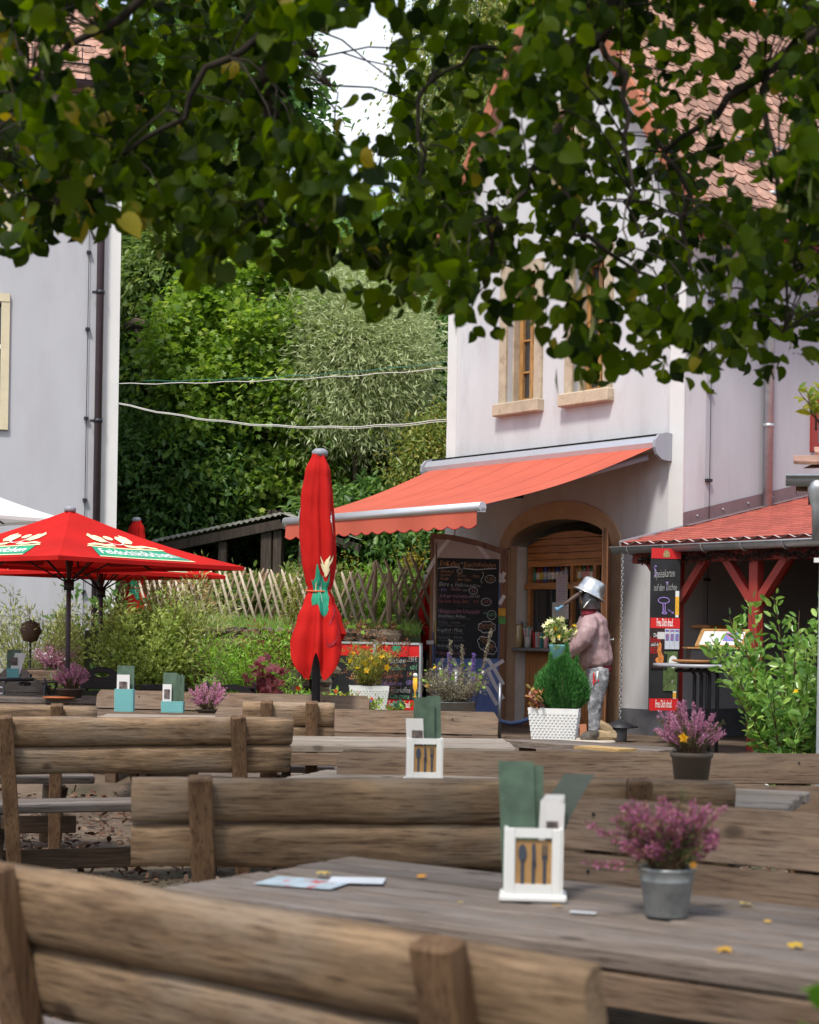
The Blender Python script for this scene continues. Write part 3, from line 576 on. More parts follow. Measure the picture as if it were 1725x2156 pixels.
tm.prism(tp, 0, .018, 'xy'); TME = tm.mesh('tile', TILE)
def tile_mat(side_x, u, y, jz=0):
    ex = Vector((0, 1, 0)); eu = Vector((-math.cos(ang), 0, math.sin(ang))); en = Vector((math.sin(ang), 0, math.cos(ang)))
    m = Matrix((ex, eu, en)).transposed().to_4x4(); m = m @ Matrix.Rotation(rad(-4.2 + random.uniform(-.8, .8)), 4, 'X') @ Matrix.Rotation(rad(random.uniform(-.8, .8)), 4, 'Z')
    m.translation = Vector(sl(1, u, y, .005 + .028)); return m
cells = []
for i in range(int(LR / TE)):
    for j in range(int(8 / TW)):
        y = -OV + TW * (j + .5 + (i % 2) * .5); p = sl(1, i * TE, y); wp = H.wor(p); cells.append((wp.y, i * TE, y, wp.x / wp.y < .262 and (wp.z - EYE) / wp.y < .385))
vis = sorted([c for c in cells if c[3]])[:300]; vs_ = set((c[1], c[2]) for c in vis); rest = [c for c in cells if (c[1], c[2]) not in vs_]
for c in vis:
    o = link('tile', TME, roof); o.matrix_local = tile_mat(1, c[1], c[2])
mb = MB(); tv = [tuple(v.co) for v in TME.vertices]; tf = [tuple(p.vertices) for p in TME.polygons]
for c in rest: mb.add(tv, tf, 0, False, tile_mat(1, c[1], c[2]))
mb.build('tile_field', TILE, roof, kind='stuff')
mb = MB()      # verge tiles along the gable rakes
for s_ in (1, -1):
    for i in range(int(LR / .30)):
        u = i * .30; a = sl(s_, u, -OV - .03, .03); b = sl(s_, u + .33, -OV - .03, .005); c_ = sl(s_, u, -OV + .12, .055); d = sl(s_, u + .33, -OV + .12, .035); e = sl(s_, u, -OV - .03, -.13); f = sl(s_, u + .33, -OV - .03, -.13)
        MB().add([a, b, d, c_, e, f], [(0, 1, 2, 3), (0, 4, 5, 1), (0, 3, 4), (1, 5, 2)]).build('verge_tile', TILE_O, roof)
MB().tube([(RX, -OV - .03, RZ - .02), (RX, 12.3, RZ - .02)], .11, 8).build('ridge', TILE_O, roof)
def gutter(name, parent, p0, p1, r=.07, mt=METAL, brackets=0):
    p0, p1 = Vector(p0), Vector(p1); d = (p1 - p0).normalized(); s_ = d.cross(Vector((0, 0, 1))).normalized(); mb = MB(); n = 9; vs = []
    for p in (p0, p1):
        for rr in (r, r - .006):
            for i in range(n): t = math.pi * (1 + i / (n - 1)); vs.append(p + s_ * rr * math.cos(t) + Vector((0, 0, 1)) * rr * math.sin(t))
    fs = [(a + i, a + i + 1, b + i + 1, b + i) for a, b in ((0, 2 * n), (n, 3 * n)) for i in range(n - 1)] + [tuple(range(n)), tuple(range(2 * n, 3 * n))]
    mb.add(vs, fs, 0, True); mb.tube([p0 + s_ * (r + .004), p1 + s_ * (r + .004)], .009, 6); mb.tube([p0 - s_ * (r + .004), p1 - s_ * (r + .004)], .007, 6)
    g = mb.build(name, mt, parent)
    for k in range(brackets):
        c = p0.lerp(p1, (k + .5) / brackets); b = MB(); pts = [c + s_ * (r + .012) * math.cos(math.pi * (1 + i / 8)) + Vector((0, 0, 1)) * (r + .012) * math.sin(math.pi * (1 + i / 8)) for i in range(9)]
        b.tube(pts, .006, 5, caps=False); b.build('gutter_bracket', mt, g)
    return g
gutter('gutter', house, (.40, -.1, EZ - .05), (.40, 12, EZ - .05), .075, METAL, 9)
mb = MB(); mb.box((.17, 6, EZ - .16), (.34, 12.2, .04)); mb.build('eave_board', W_RED, house)
dpx = H.hit(1617, 1000, 0, .07).y
mb = MB(); mb.tube([(.40, dpx, EZ - .1), (.36, dpx, EZ - .22), (.10, dpx, EZ - .45), (.07, dpx, EZ - .6), (.07, dpx, H.hit(1617, 1062, 0, .07).z - .35)], .052, 10)
mb.build('downpipe', METAL, house)
for z in (1.2, 2.3, 3.6): MB().tube([(.07, dpx, z + 2), (.07, dpx, z + 2.04)], .058, 10).build('pipe_clamp', METAL, house)
cy_ = H.hit(1498, 800, 0, .03).y
mb = MB(); mb.tube([(.03, cy_, .3), (.03, cy_, EZ - .1)], .004, 5); mb.build('lightning_conductor', DARK_METAL, house)
for z in (1.6, 2.6, 3.5, 4.4): MB().box((.015, cy_, z), (.05, .07, .03)).build('conductor_clip', DARK_METAL, house)
# snow guard
mb = MB()
for i in range(24):
    y = .9 + i * .12; mb.box(sl(1, .95, y, .16), (.012, .018, .2))
mb.tube([sl(1, .88, .8, .14), sl(1, .88, 3.8, .14)], .012, 5); mb.tube([sl(1, 1.0, .8, .20), sl(1, 1.0, 3.8, .20)], .012, 5); mb.build('snow_guard', GREY_PLASTIC, roof)
# ------------------------------------------------------------------ awning
A1 = H.loc(at(1392, 950, 17.25)); 
aw = thing('awning', 'orange red folding arm awning with scalloped valance over the serving hatch', 'awning', H.wor((0, 0, 0)), HR)
cz_ = 3.29 - .40; ca, cb = hx(906, 985, -.14), hx(1392, 950, -.14)
cz_ = hz(1160, 957, -.16)
mb = MB(); prof = [(-.005, .08), (-.10, .085), (-.19, .06), (-.225, .0), (-.21, -.05), (-.14, -.07), (-.005, -.07)]
mb.prism([(y, cz_ + z) for y, z in prof], ca, cb - .0, 'yz'); mb.build('cassette', ALU, aw)
sidep = [(0, .10), (-.10, .105), (-.20, .08), (-.255, .02), (-.26, -.05), (-.23, -.12), (-.16, -.165), (-.08, -.175), (0, -.175)]
MB().prism([(y, cz_ + z) for y, z in sidep], cb, cb + .035, 'yz').build('end_cap', mat('grey_end_plate', (.33, .34, .38), rough=.5, var=.03, bump=0), aw)
MB().prism([(y, cz_ + z) for y, z in sidep], ca - .035, ca, 'yz').build('end_cap', mat('grey_end_plate_far', (.33, .34, .38), rough=.5, var=.03, bump=0), aw)
MB().box(((ca + cb) / 2, -.06, cz_ + .095), (cb - ca, .12, .008)).build('wall_flashing', DARK_METAL, aw)
ABY = -.14 - 2.37; fb0 = H.loc(at(600, 1097, 18.3)); fb1 = H.loc(at(1018, 1068, 15.74)); fz = (fb0.z + fb1.z) / 2; ABY = (fb0.y + fb1.y) / 2
fx0, fx1 = fb0.x, fb1.x
mb = MB(); nx, ny = 26, 12; vs = []
for j in range(ny + 1):
    for i in range(nx + 1):
        t = j / ny; x = (ca + .05) * (1 - t) + (fx0 + .03) * t; x2 = (cb - .05) * (1 - t) + (fx1 - .03) * t; X = x + (x2 - x) * i / nx
        y = -.2 * (1 - t) + (ABY + .02) * t; z = (cz_ - .045) * (1 - t) + (fz + .02) * t - .055 * math.sin(math.pi * t) - .006 * (math.cos(2 * math.pi * i / nx * 4) * .5) * math.sin(math.pi * t); vs.append((X, y, z))
mb.add(vs, [(j * (nx + 1) + i, j * (nx + 1) + i + 1, (j + 1) * (nx + 1) + i + 1, (j + 1) * (nx + 1) + i) for j in range(ny) for i in range(nx)], 0, True)
mb.build('cloth', AWN, aw)
SEAM = mat('awning_seam', (.60, .135, .09), rough=.9, var=.05, bump=0)
for i0 in (3, 7, 11, 15, 19, 23):
    sv = []
    for j in range(ny + 1):
        p = Vector(vs[j * (nx + 1) + i0]); sv += [(p.x - .007, p.y - .001, p.z + .003), (p.x + .007, p.y - .001, p.z + .003)]
    MB().add(sv, [(2 * j, 2 * j + 1, 2 * j + 3, 2 * j + 2) for j in range(ny)]).build('seam', SEAM, aw)
mb = MB(); mb.tube([(fx0, ABY, fz), (fx1, ABY, fz)], .046, 12); mb.box(((fx0 + fx1) / 2, ABY + .01, fz - .03), (fx1 - fx0, .05, .04)); mb.build('front_bar', ALU, aw)
mb = MB(); ns = 16; per = 10; top = []; bot = []
for i in range(ns * per + 1):
    x = fx0 + .04 + (fx1 - fx0 - .1) * i / (ns * per); ph = (i % per) / per; wv = .012 * math.sin(i * .13); top.append((x, ABY - .02, fz - .04)); bot.append((x, ABY - .03 + wv, fz - .168 - .03 * math.sin(math.pi * ph)))
k = len(top); mb.add(top + bot, [(i, i + 1, k + i + 1, k + i) for i in range(k - 1)], 0, True); mb.build('valance', AWN, aw)
mb = MB(); mb.tube([(p[0], p[1] - .002, p[2]) for p in bot], .006, 5, caps=False); mb.build('valance_trim', mat('dark_red_trim', (.35, .03, .03), rough=.8, var=.1), aw)
for s_, xa, xb in ((1, cb - .12, fx1 - .25), (-1, ca + .3, fx0 + .5)):
    el = Vector((xa - s_ * .75, -1.25, (cz_ + fz) / 2 - .14)); mb = MB(); mb.tube([(xa, -.2, cz_ - .14), el], .028, 8); mb.tube([el, (xb, ABY + .05, fz - .02)], .024, 8); mb.build('folding_arm', GREY_PLASTIC, aw)
    MB().lathe([(.05, -.05), (.055, 0), (.05, .05)], 10, el).build('elbow_joint', DARK_METAL, aw)
# ------------------------------------------------------------------ painted door leaves
def leaf_door(name, label, hinge, direc, wdt, hh, hm, painted):
    rz = math.atan2(direc[1], direc[0]); t = thing(name, label, 'door', (hinge[0], hinge[1], hinge[2]), rz)
    topz = lambda x: hh + (hm - hh) * math.sin(math.pi / 2 * x / wdt)
    n = 10; poly = [(0, 0), (wdt, 0)] + [(wdt * (1 - i / n), topz(wdt * (1 - i / n))) for i in range(n + 1)]
    MB().prism(poly, -.02, .02, 'xz').build('door_panel', W_DOOR, t)
    mb = MB(); fr = [(wdt * i / n, topz(wdt * i / n)) for i in range(n + 1)]
    for i in range(n): mb.prism([(fr[i][0], fr[i][1] - .05), (fr[i + 1][0], fr[i + 1][1] - .05), (fr[i + 1][0], fr[i + 1][1] + .008), (fr[i][0], fr[i][1] + .008)], -.028, .032, 'xz')
    mb.box((.03, 0, (hh - .05) / 2), (.075, .06, hh - .05)); mb.box((wdt - .015, .001, (hm - .05) / 2), (.03, .058, hm - .05)); mb.build('door_frame', W_DOOR, t)
    return t, topz
hp = onz(1072, 1400, 1.0); hpos = H.wor((DL, -.06, 0)); ex = at(903, 1400, hpos.y - .12)
dd = Vector((ex.x - hpos.x, ex.y - hpos.y)); DW = dd.length
Fd = Frame(hpos, math.atan2(dd.y, dd.x))
hh = Fd.hit(1066, 1160, 1, 0).z; hm = Fd.hit(905, 1124, 1, 0).z
LD, topz = leaf_door('open_door_leaf', 'left arched door leaf painted blue and grey carrying the large chalk menu', hpos, dd, DW, hh, hm, True)
# the painted face looks at the camera: local +y side
sideY = 1 if Fd.loc((0, 0, 0)).y > 0 else -1
def dl(px, py):
    p = Fd.hit(px, py, 1, sideY * .03); return p.x, p.z
def onface(off): return lambda x, z: (x, sideY * (.022 + off), z)
def S3(cx, cy): return ((1050 + cx * .3016) * .8423, (1250 + cy * .3016) * .8423)      # crop of the door region
BLUEP = mat('blue_mural_paint', (.13, .19, .42), rough=.6, var=.14, scale=4, bump=.15, dirt=((.09, .12, .24), 5, .55, .7)); TAUPE = mat('taupe_mural_paint', (.56, .45, .42), rough=.7, var=.06, scale=4, bump=.15, dirt=((.14, .11, .11), 3.6, .62, .72)); PALE = mat('pale_painted_line', (.78, .73, .73), rough=.7, var=.1, bump=0)
f2 = onface(.003); mb = MB(); n = 12; X0, X1 = .07, DW - .035; zb = dl(*S3(300, 1080))[1]; zb2 = dl(*S3(690, 690))[1]
top = [(X0 + (X1 - X0) * i / n) for i in range(n + 1)]
mb.add([f2(x, topz(x) - .055) for x in top] + [f2(x, .03) for x in top], [(i, i + 1, n + 2 + i, n + 1 + i) for i in range(n)]); mb.build('grey_paint', TAUPE, LD)
f3 = onface(.006); pts = [dl(*S3(x, y)) for x, y in ((60, 1095), (100, 1092), (135, 1110), (160, 1160), (620, 1150), (640, 700), (660, 650), (700, 720))]
mb = MB(); poly = [(min(max(x, X0), X1), z) for x, z in pts] + [(X0, .04), (X1, .04)]
xs_ = sorted(poly[:8], key=lambda p: -p[0]); V = [f3(x, z) for x, z in xs_] + [f3(x, .04) for x, z in xs_]; k = len(xs_); mb.add(V, [(i, i + 1, k + i + 1, k + i) for i in range(k - 1)]); mb.build('blue_paint', BLUEP, LD)
f4 = onface(.009); mb = MB()
for seg in (((60, 600), (165, 420), (262, 300)), ((435, 320), (510, 410), (570, 490)), ((655, 610), (700, 680)), ((660, 680), (703, 600)), ((658, 865), (700, 790)), ((55, 1180), (135, 1180)), ((140, 1405), (195, 1310)), ((270, 1305), (335, 1440)), ((445, 1305), (405, 1440)), ((555, 1310), (615, 1395), (692, 1530)), ((695, 1330), (560, 1410), (450, 1480)), ((565, 1415), (625, 1540), (692, 1650)), ((480, 1520), (560, 1560), (640, 1700)), ((150, 1620), (240, 1700), (420, 1560))):
    stroke(mb, [dl(*S3(*q)) for q in seg], .042, f4)
mb.build('painted_lines', PALE, LD)
MB().tube([(DW - .06, sideY * .04, .1), (DW - .06, sideY * .04, hm - .1)], .006, 5).build('bolt_rod', mat('brass_bolt', (.28, .2, .08), rough=.4, metal=.7), LD)
MB().box((DW - .06, sideY * .045, 1.02), (.025, .03, .26), bev=.006).build('latch', bpy.data.materials['brass_bolt'], LD)
# chalk menu hanging on the leaf
bx1, bz0 = dl(*S3(133, 1305)); bx0, bz1 = dl(*S3(655, 490)); boff = sideY * .05
bw, bh = bx1 - bx0, bz1 - bz0; Bc = ((bx0 + bx1) / 2, (bz0 + bz1) / 2)
def onboard(px, py):
    p = Fd.hit(px, py, 1, sideY * .05); return p.x, p.z
bt = thing('chalk_menu_board', 'large black chalkboard with handwritten ice coffee and drinks menu on the open door', 'menu board', Fd.wor((Bc[0], 0, bz0)), Fd.rz)
for k in range(2):
    MB().box((0, sideY * .040, bh * (.25 + .5 * k) + (0 if k else 0)), (bw, .016, bh / 2 - .003), bev=.004).build('slate_panel', BLACK, bt)
sx = -1 if sideY > 0 else 1      # reading direction
def bf(u, v): return (Bc[0] * 0 + sx * u * -1 * -1, sideY * .0505, v)
flip = 1 if sideY < 0 else -1
def bf(u, v): return (flip * (u - .5) * bw, sideY * .0505, (1 - v) * bh)      # u,v 0..1 from top left
def chalk(s, u, v, hgt, width, col, seed=0, rot=0, shear=.15):
    mb = MB(); cr_, sr_ = math.cos(rot), math.sin(rot); wv = width * bw
    V, Fc = text2d(s, size=hgt, thin=.012, shear=shear, width=wv, wob=.05, seed=seed, align='LEFT')
    if not len(V): return
    x0 = V[:, 0].min(); pts = []
    for x, y in V:
        x -= x0; X, Y = x * cr_ + y * sr_, -x * sr_ + y * cr_
        pts.append((flip * ((u - .5) * bw + X), sideY * .0505, (1 - v) * bh + Y))
    mb.add(pts, Fc); return mb.build('chalk_line', CHALK[col], bt)
W = lambda px: (px - 135) / 920.0; Vv = lambda py: (py - 470) / 1470.0
for i, (s, x0, x1, y, h_, c) in enumerate([
    ('EisKaffee', 165, 465, 555, .085, 'orange'), ('+', 475, 515, 548, .06, 'white'), ('Eisschokoladen', 525, 1000, 560, .085, 'orange'), ('- Standard', 150, 370, 668, .05, 'orange'), ('5.-', 435, 490, 662, .04, 'orange'),
    ('- Caramel', 150, 330, 722, .045, 'orange'), ('- Cocos', 400, 560, 726, .045, 'orange'), ('- Chili', 630, 760, 735, .045, 'orange'), ('- Vanille', 145, 305, 778, .045, 'orange'), ('- After Eight', 400, 635, 786, .045, 'orange'), ('5,50,-', 875, 990, 768, .065, 'orange'),
    ('Biere v. Fass', 160, 510, 862, .075, 'white'), ('Feldschlößchen', 525, 775, 872, .045, 'white'), ('- Pils', 150, 275, 940, .055, 'purple'), ('-Radler', 330, 500, 930, .055, 'pink'), ('0,4l', 525, 578, 945, .04, 'white'), ('3,50,-', 605, 735, 940, .055, 'pink'),
    ('- Erdinger Hefeweizen', 140, 615, 1032, .06, 'pink'), ('0,5l 4,50', 628, 762, 1030, .05, 'white'), ('Cola, Fanta, Sprite, Spezi', 138, 605, 1108, .055, 'red'), ('0,3l', 680, 755, 1105, .035, 'red'), ('je 3,00 €', 800, 935, 1105, .055, 'red'),
    ('Hausgemachte Limonaden', 155, 780, 1255, .075, 'pink'), ('0,4l je', 825, 890, 1275, .04, 'green'), ('4,00 €', 900, 1015, 1295, .06, 'green'), ('Wassermelone - Basilikum', 158, 560, 1325, .05, 'white'), ('Himbeer - Limette', 152, 485, 1418, .055, 'dim'), ('Grapefruit - Minze', 140, 515, 1530, .06, 'white'),
    ('Maracuja - Minze', 140, 525, 1640, .06, 'dim'), ('Holunder - Ingwer', 140, 545, 1765, .06, 'white'), ('Erdbeer - Basilikum', 130, 570, 1872, .06, 'pink'), ('Eiskirsche', 770, 985, 1450, .06, 'orange'), ('5,00', 860, 915, 1555, .04, 'dim')]):
    chalk(s, W(x0), Vv(y), h_ * .95, (x1 - x0) / 920, c, i)
for i, (y, x1) in enumerate(((1358, 630), (1462, 560), (1575, 535), (1685, 560), (1805, 590), (1920, 545))): chalk('mit Soda, Minzblättern, Limette und Eis', W(160), Vv(y), .03, (x1 - 160) / 920, 'dim', i)
chalk('Eisorange', W(815), Vv(1625), .06, .26, 'orange', 3, rot=rad(38)); chalk('Vanilleeis und Orangensaft', W(790), Vv(1665), .03, .27, 'orange', 4, rot=rad(38)); chalk('5,50', W(835), Vv(1790), .04, .07, 'white', 5, rot=rad(38)); chalk('Vanilleeis, Kirschsaft', W(790), Vv(1495), .03, .22, 'orange', 6)
mb = MB()
def uv(px, py): return W(px), Vv(py)
def bfs(u, v): return bf(u, v)
def bstroke(pts, wd=.010): stroke(mb, pts, wd, bf)
bstroke([uv(x, 612 + 10 * math.sin(x * .012) + (18 if x < 150 else 0)) for x in range(140, 470, 12)]); bstroke([uv(x, 622 + 10 * math.sin(x * .011)) for x in range(510, 1025, 14)]); bstroke([uv(805 + 18 * math.sin((y - 665) * .0185 * 2), y) for y in range(665, 835, 8)], .008)
for (cx_, cy_2, rx_, ry_) in ((925, 768, 72, 52), (870, 1108, 72, 50), (955, 1300, 62, 62), (462, 662, 38, 32), (672, 945, 62, 45)): bstroke([uv(*q) for q in ring(cx_, cy_2, rx_, ry_, 40, .12, 10)], .006)
bstroke([uv(*q) for q in ring(885, 1480, 118, 78, 48, .16, 8)], .008)
bstroke([uv(895 + (x - 895) * .79 - (y - 1750) * .6, 1750 + (x - 895) * .62 + (y - 1750) * .79) for x, y in ring(895, 1750, 150, 92, 48, .14, 8)], .008)
mb.build('chalk_drawing', CHALK['white'], bt)
st = MB(); sp = dl(*S3(680, 945)); st.box((sp[0], sideY * .036, sp[1] + .02), (.085, .006, .09)).build('sticker', mat('orange_sticker', (.75, .38, .05), var=.3, scale=30, bump=0), LD); MB().box((sp[0], sideY * .036, sp[1] - .07), (.08, .006, .08)).build('sticker', mat('green_sticker', (.12, .33, .08), var=.4, scale=30, bump=0), LD)
# right leaf seen nearly edge on
rp = H.wor((DR - .02, -.03, 0)); r1 = at(1250, 1400, rp.y - .05); Rd = Vector((-.035, -1.0)); Rd = Vector((at(1270, 1400, rp.y - .75).x - rp.x, -.75))
RDm, _ = leaf_door('open_door_leaf', 'right arched door leaf, brown, swung open and seen almost edge on behind the scarecrow', rp, Rd, Rd.length, hh, hm - .02, False)
fr_ = Frame(rp, math.atan2(Rd.y, Rd.x)); sY = 1 if fr_.loc((0, 0, 0)).y > 0 else -1; sY = -1 if fr_.loc(H.wor((mid, -1, 0))).y < 0 else 1
n = 8; mb = MB(); top = [.08 + (Rd.length - .13) * i / n for i in range(n + 1)]; tz2 = lambda x: hh + (hm - .02 - hh) * math.sin(math.pi / 2 * x / Rd.length) - .06
mb.add([(x, sY * .024, tz2(x)) for x in top] + [(x, sY * .024, .04) for x in top], [(i, i + 1, n + 2 + i, n + 1 + i) for i in range(n)]); mb.build('blue_paint', BLUEP, RDm)
MB().box((.42, sY * .034, 1.35), (.34, .012, 1.1), bev=.003).build('slate_panel', BLACK, RDm)
MB().tube([(Rd.length - .06, -sY * .02, .98), (Rd.length - .06, -sY * .09, .98), (Rd.length - .06, -sY * .10, .98)], [.01, .01, .022], 8).build('door_knob', METAL, RDm)
# ------------------------------------------------------------------ things in the serving hatch
def lo(x, y, z): return H.wor((x, y, z))
BG = {k: mat(k + '_bottle_glass', c, rough=.12, var=.1, bump=0, spec=.8) for k, c in dict(green=(.02, .12, .04), brown=(.10, .035, .012), blue=(.02, .06, .30), clear=(.28, .30, .28), red=(.30, .03, .03), amber=(.45, .20, .03)).items()}
LABS = {k: mat(k + '_label', c, var=.2, scale=60, bump=0) for k, c in dict(white=(.75, .74, .7), silver=(.5, .52, .58), red=(.6, .05, .05), yellow=(.7, .5, .08), teal=(.1, .4, .35), pink=(.7, .35, .35)).items()}
def bottle(i, px, gcol, lcol, lab, tall=.235):
    x = hx(px, 1224, KY + .04); t = thing('bottle', lab, 'bottle', lo(x, KY + .04, zsh - .004), HR, 'bottles on the hatch shelf'); k = tall / .235
    MB().lathe([(.028, 0), (.03, .01), (.03, .135 * k), (.013, .18 * k), (.012, .225 * k)], 10).build('glass', BG[gcol], t)
    MB().lathe([(.0308, .04), (.0308, .115 * k)], 10).build('label', LABS[lcol], t); MB().lathe([(.014, .222 * k), (.014, .236 * k)], 8).build('cap', LABS['yellow' if i % 3 else 'silver'], t)
bl = [(1120, 'green', 'red', 'green bottle with red label at the left end of the shelf'), (1127, 'green', 'teal', 'green bottle with teal label, second on the shelf'), (1135, 'red', 'white', 'small red bottle between green bottles and the yellow label'), (1142, 'brown', 'yellow', 'brown bottle with yellow label on the shelf'), (1150, 'blue', 'silver', 'blue bottle with silver label left of the brown beer bottles'), (1158, 'brown', 'silver', 'first brown beer bottle with silver label'), (1166, 'brown', 'white', 'brown beer bottle with white label in mid shelf'), (1175, 'blue', 'white', 'dark blue bottle with white label in mid shelf'), (1184, 'brown', 'silver', 'brown bottle with silver label left of the shelf post'), (1193, 'clear', 'silver', 'clear bottle with silver label touching the shelf post'),
      (1214, 'amber', 'yellow', 'amber juice bottle just right of the shelf post'), (1222, 'amber', 'white', 'amber bottle with white label right of the post'), (1231, 'green', 'pink', 'dark green bottle with pink label above the pot hat'), (1239, 'red', 'pink', 'dark red bottle with pink label above the pot hat'), (1247, 'green', 'white', 'green bottle with white label near the right end of the shelf'), (1254, 'red', 'red', 'slim red bottle at the right end of the shelf')]
for i, (px, g, l_, lab) in enumerate(bl): bottle(i, px, g, l_, lab, .24 if i % 4 else .25)
def card(name, label, cat, px0, py0, px1, py1, y, colour, lines=6, lc='dim', group=None):
    a = H.hit(px0, py1, 1, y); b = H.hit(px1, py0, 1, y); w_, h_ = b.x - a.x, b.z - a.z
    t = thing(name, label, cat, lo((a.x + b.x) / 2, y, a.z), HR, group); MB().box((0, 0, h_ / 2), (w_, .004, h_)).build('sheet', colour, t); mb = MB()
    for i in range(lines):
        z = h_ * (.9 - .8 * i / max(1, lines - 1)); ww = w_ * random.uniform(.5, .8); mb.box((0, -.003, z), (ww, .002, h_ * .022))
    mb.build('print_line', CHALK[lc], t); return t, w_, h_
PAPER = mat('paper_sheet', (.62, .60, .58), rough=.8, var=.05, bump=0); PAPER_B = mat('pinkish_paper_sheet', (.50, .44, .42), rough=.8, var=.05, bump=0)
card('poster', 'narrow beige notice hanging on the hatch window post', 'poster', 1171, 1210, 1196, 1268, KY - .06, PAPER_B, 9, 'purple')
card('poster', 'white price sheet with small print below the narrow notice', 'poster', 1163, 1268, 1198, 1304, KY - .07, PAPER, 8, 'dim')
zt = zc + .003; KY = .26
jx = hx(1092, 1362, KY - .12); t = thing('biscuit_jar', 'tall glass jar of wafers standing on the hatch counter', 'jar', lo(jx, KY - .12, zt), HR)
MB().lathe([(.052, 0), (.055, .02), (.055, .24), (.05, .26)], 14).build('glass', mat('jar_glass', (.42, .30, .14), rough=.15, var=.5, scale=30, bump=0, stretch=(1, 1, .2), spec=.8), t); MB().lathe([(.052, .26), (.053, .285), (.02, .29)], 12).build('lid', METAL, t)
jx = hx(1112, 1362, KY - .15); t = thing('straw_glass', 'glass filled with striped red and white drinking straws on the counter', 'straws', lo(jx, KY - .15, zt), HR)
MB().lathe([(.035, 0), (.042, .12)], 12).build('glass', mat('straw_cup', (.5, .48, .44), rough=.2, var=.1, bump=0), t); mb = MB()
for i in range(16):
    a = i * 2.4; mb.tube([(.015 * math.cos(a), .015 * math.sin(a), .02), (.06 * math.cos(a), .05 * math.sin(a), .2 + .02 * (i % 3))], .004, 5, mi=i % 3)
mb.build('straws', [RED_SIGN, WHITEP, TURQ], t, kind='stuff')
jx = hx(1137, 1362, KY - .12); t = thing('menu_cards', 'little fan of menu cards leaning on the counter beside the straws', 'menu cards', lo(jx, KY - .12, zt), HR)
for i in range(4): MB().box((.03 * i - .04, .0, .09), (.008, .1, .17), bev=.002, M=Matrix.Rotation(rad(-8 + 5 * i), 4, 'Y')).build('card', [LABS['red'], PAPER, LABS['pink'], LABS['teal']][i], t)
jx = hx(1150, 1362, KY - .17); t = thing('sauce_bottle', 'small pink and white squeeze bottle on the counter', 'bottle', lo(jx, KY - .17, zt), HR)
MB().lathe([(.026, 0), (.028, .1), (.01, .14)], 10).build('body', LABS['pink'], t); MB().lathe([(.011, .13), (.004, .17)], 8).build('cap', RED_SIGN, t)
jx = hx(1165, 1300, KY + .6); t = tag(MB().prism([(-.11, 0), (.11, 0), (.09, .22), (-.09, .22)], -.1, .1, 'xz').build('green_bin', mat('green_bin', (.02, .25, .08), var=.1, bump=0), None, lo(jx, KY - .06 , zt), HR), 'green plastic tub inside the hatch behind the cream petunias', 'tub')
# ------------------------------------------------------------------ lean-to canopy
cp = thing('porch_canopy', 'red timber canopy with red bitumen shingles and zinc gutter against the side wall', 'canopy', H.o, HR)
GY, GZ = -.88, H.hit(1300, 1152, 1, -.88).z; gx1 = H.hit(1725, 1130, 1, GY).x; GXE = gx1 + 1.8; RS = .225
gx0 = H.hit(1302, 1150, 1, GY).x
def cz(y): return GZ + .035 + RS * (y - GY)
YB = 3.2
mb = MB(); e = .0
v = [(gx0 + .04, GY, cz(GY)), (GXE, GY, cz(GY)), (GXE, YB, cz(YB)), (.02, YB, cz(YB)), (.02, 0.0, cz(0)), (gx0 + .04, -.02, cz(-.02))]
v2 = [(x, y, z - .05) for x, y, z in v]; mb.add(v + v2, [tuple(range(6)), tuple(range(11, 5, -1))] + [(i, (i + 1) % 6, 6 + (i + 1) % 6, 6 + i) for i in range(6)]); croof = mb.build('roof', SHINGLE, cp)
SW, SE_ = .20, .125; smb = MB(); smb.prism([(-SW / 2 + .003, .17), (-SW / 2 + .003, .012), (-SW * .42, 0), (SW * .42, 0), (SW / 2 - .003, .012), (SW / 2 - .003, .17)], 0, .007, 'xy'); SME = smb.mesh('shingle', SHINGLE)
ca_ = math.atan(RS); cells = []
for i in range(int(4.0 / SE_)):
    for j in range(int((GXE - gx0) / SW)):
        x = gx0 + .14 + SW * (j + (.5 if i % 2 else 0)); y = GY - .02 + i * SE_ * math.cos(ca_)
        if y > -.1 and x < .1: continue
        wp = H.wor((x, y, 0)); cells.append((wp.y, x, y, wp.x / wp.y < .25))
vis = sorted([c for c in cells if c[3]])[:300]; vs_ = set((c[1], c[2]) for c in vis)
def smx(c): m = Matrix.Translation((c[1], c[2], cz(c[2]) + .004)) @ Matrix.Rotation(ca_ - rad(1.8), 4, 'X'); m.translation.z += .003; return m
for c in vis: o = link('shingle', SME, croof); o.matrix_local = smx(c)
mb = MB(); tv = [tuple(v.co) for v in SME.vertices]; tf = [tuple(p.vertices) for p in SME.polygons]
for c in cells:
    if (c[1], c[2]) not in vs_: mb.add(tv, tf, 0, False, smx(c))
mb.build('shingle_field', SHINGLE, croof, kind='stuff')
gutter('gutter', cp, (gx0, GY - .05, GZ - .01), (GXE, GY - .05, GZ - .01), .062, METAL, 9)
MB().box((0, 0, 0), (.015, .90, .05), M=Matrix.Translation((gx0 + .02, GY / 2, cz(GY / 2))) @ Matrix.Rotation(ca_, 4, 'X')).build('rake_trim', ALU, cp)
mb = MB(); mb.add([(.012, 0, cz(0) + .02), (.012, YB, cz(YB) + .02), (.012, YB, cz(YB) + .15), (.012, 0, cz(0) + .15)], [(0, 1, 2, 3)]); mb.add([(.012, 0, cz(0) + .022), (.012, YB, cz(YB) + .022), (.11, YB, cz(YB) + .018), (.11, 0, cz(0) + .018)], [(0, 1, 2, 3)])
mb.build('flashing', mat('mauve_flashing', (.20, .135, .14), rough=.6, var=.1, metal=.2), cp)
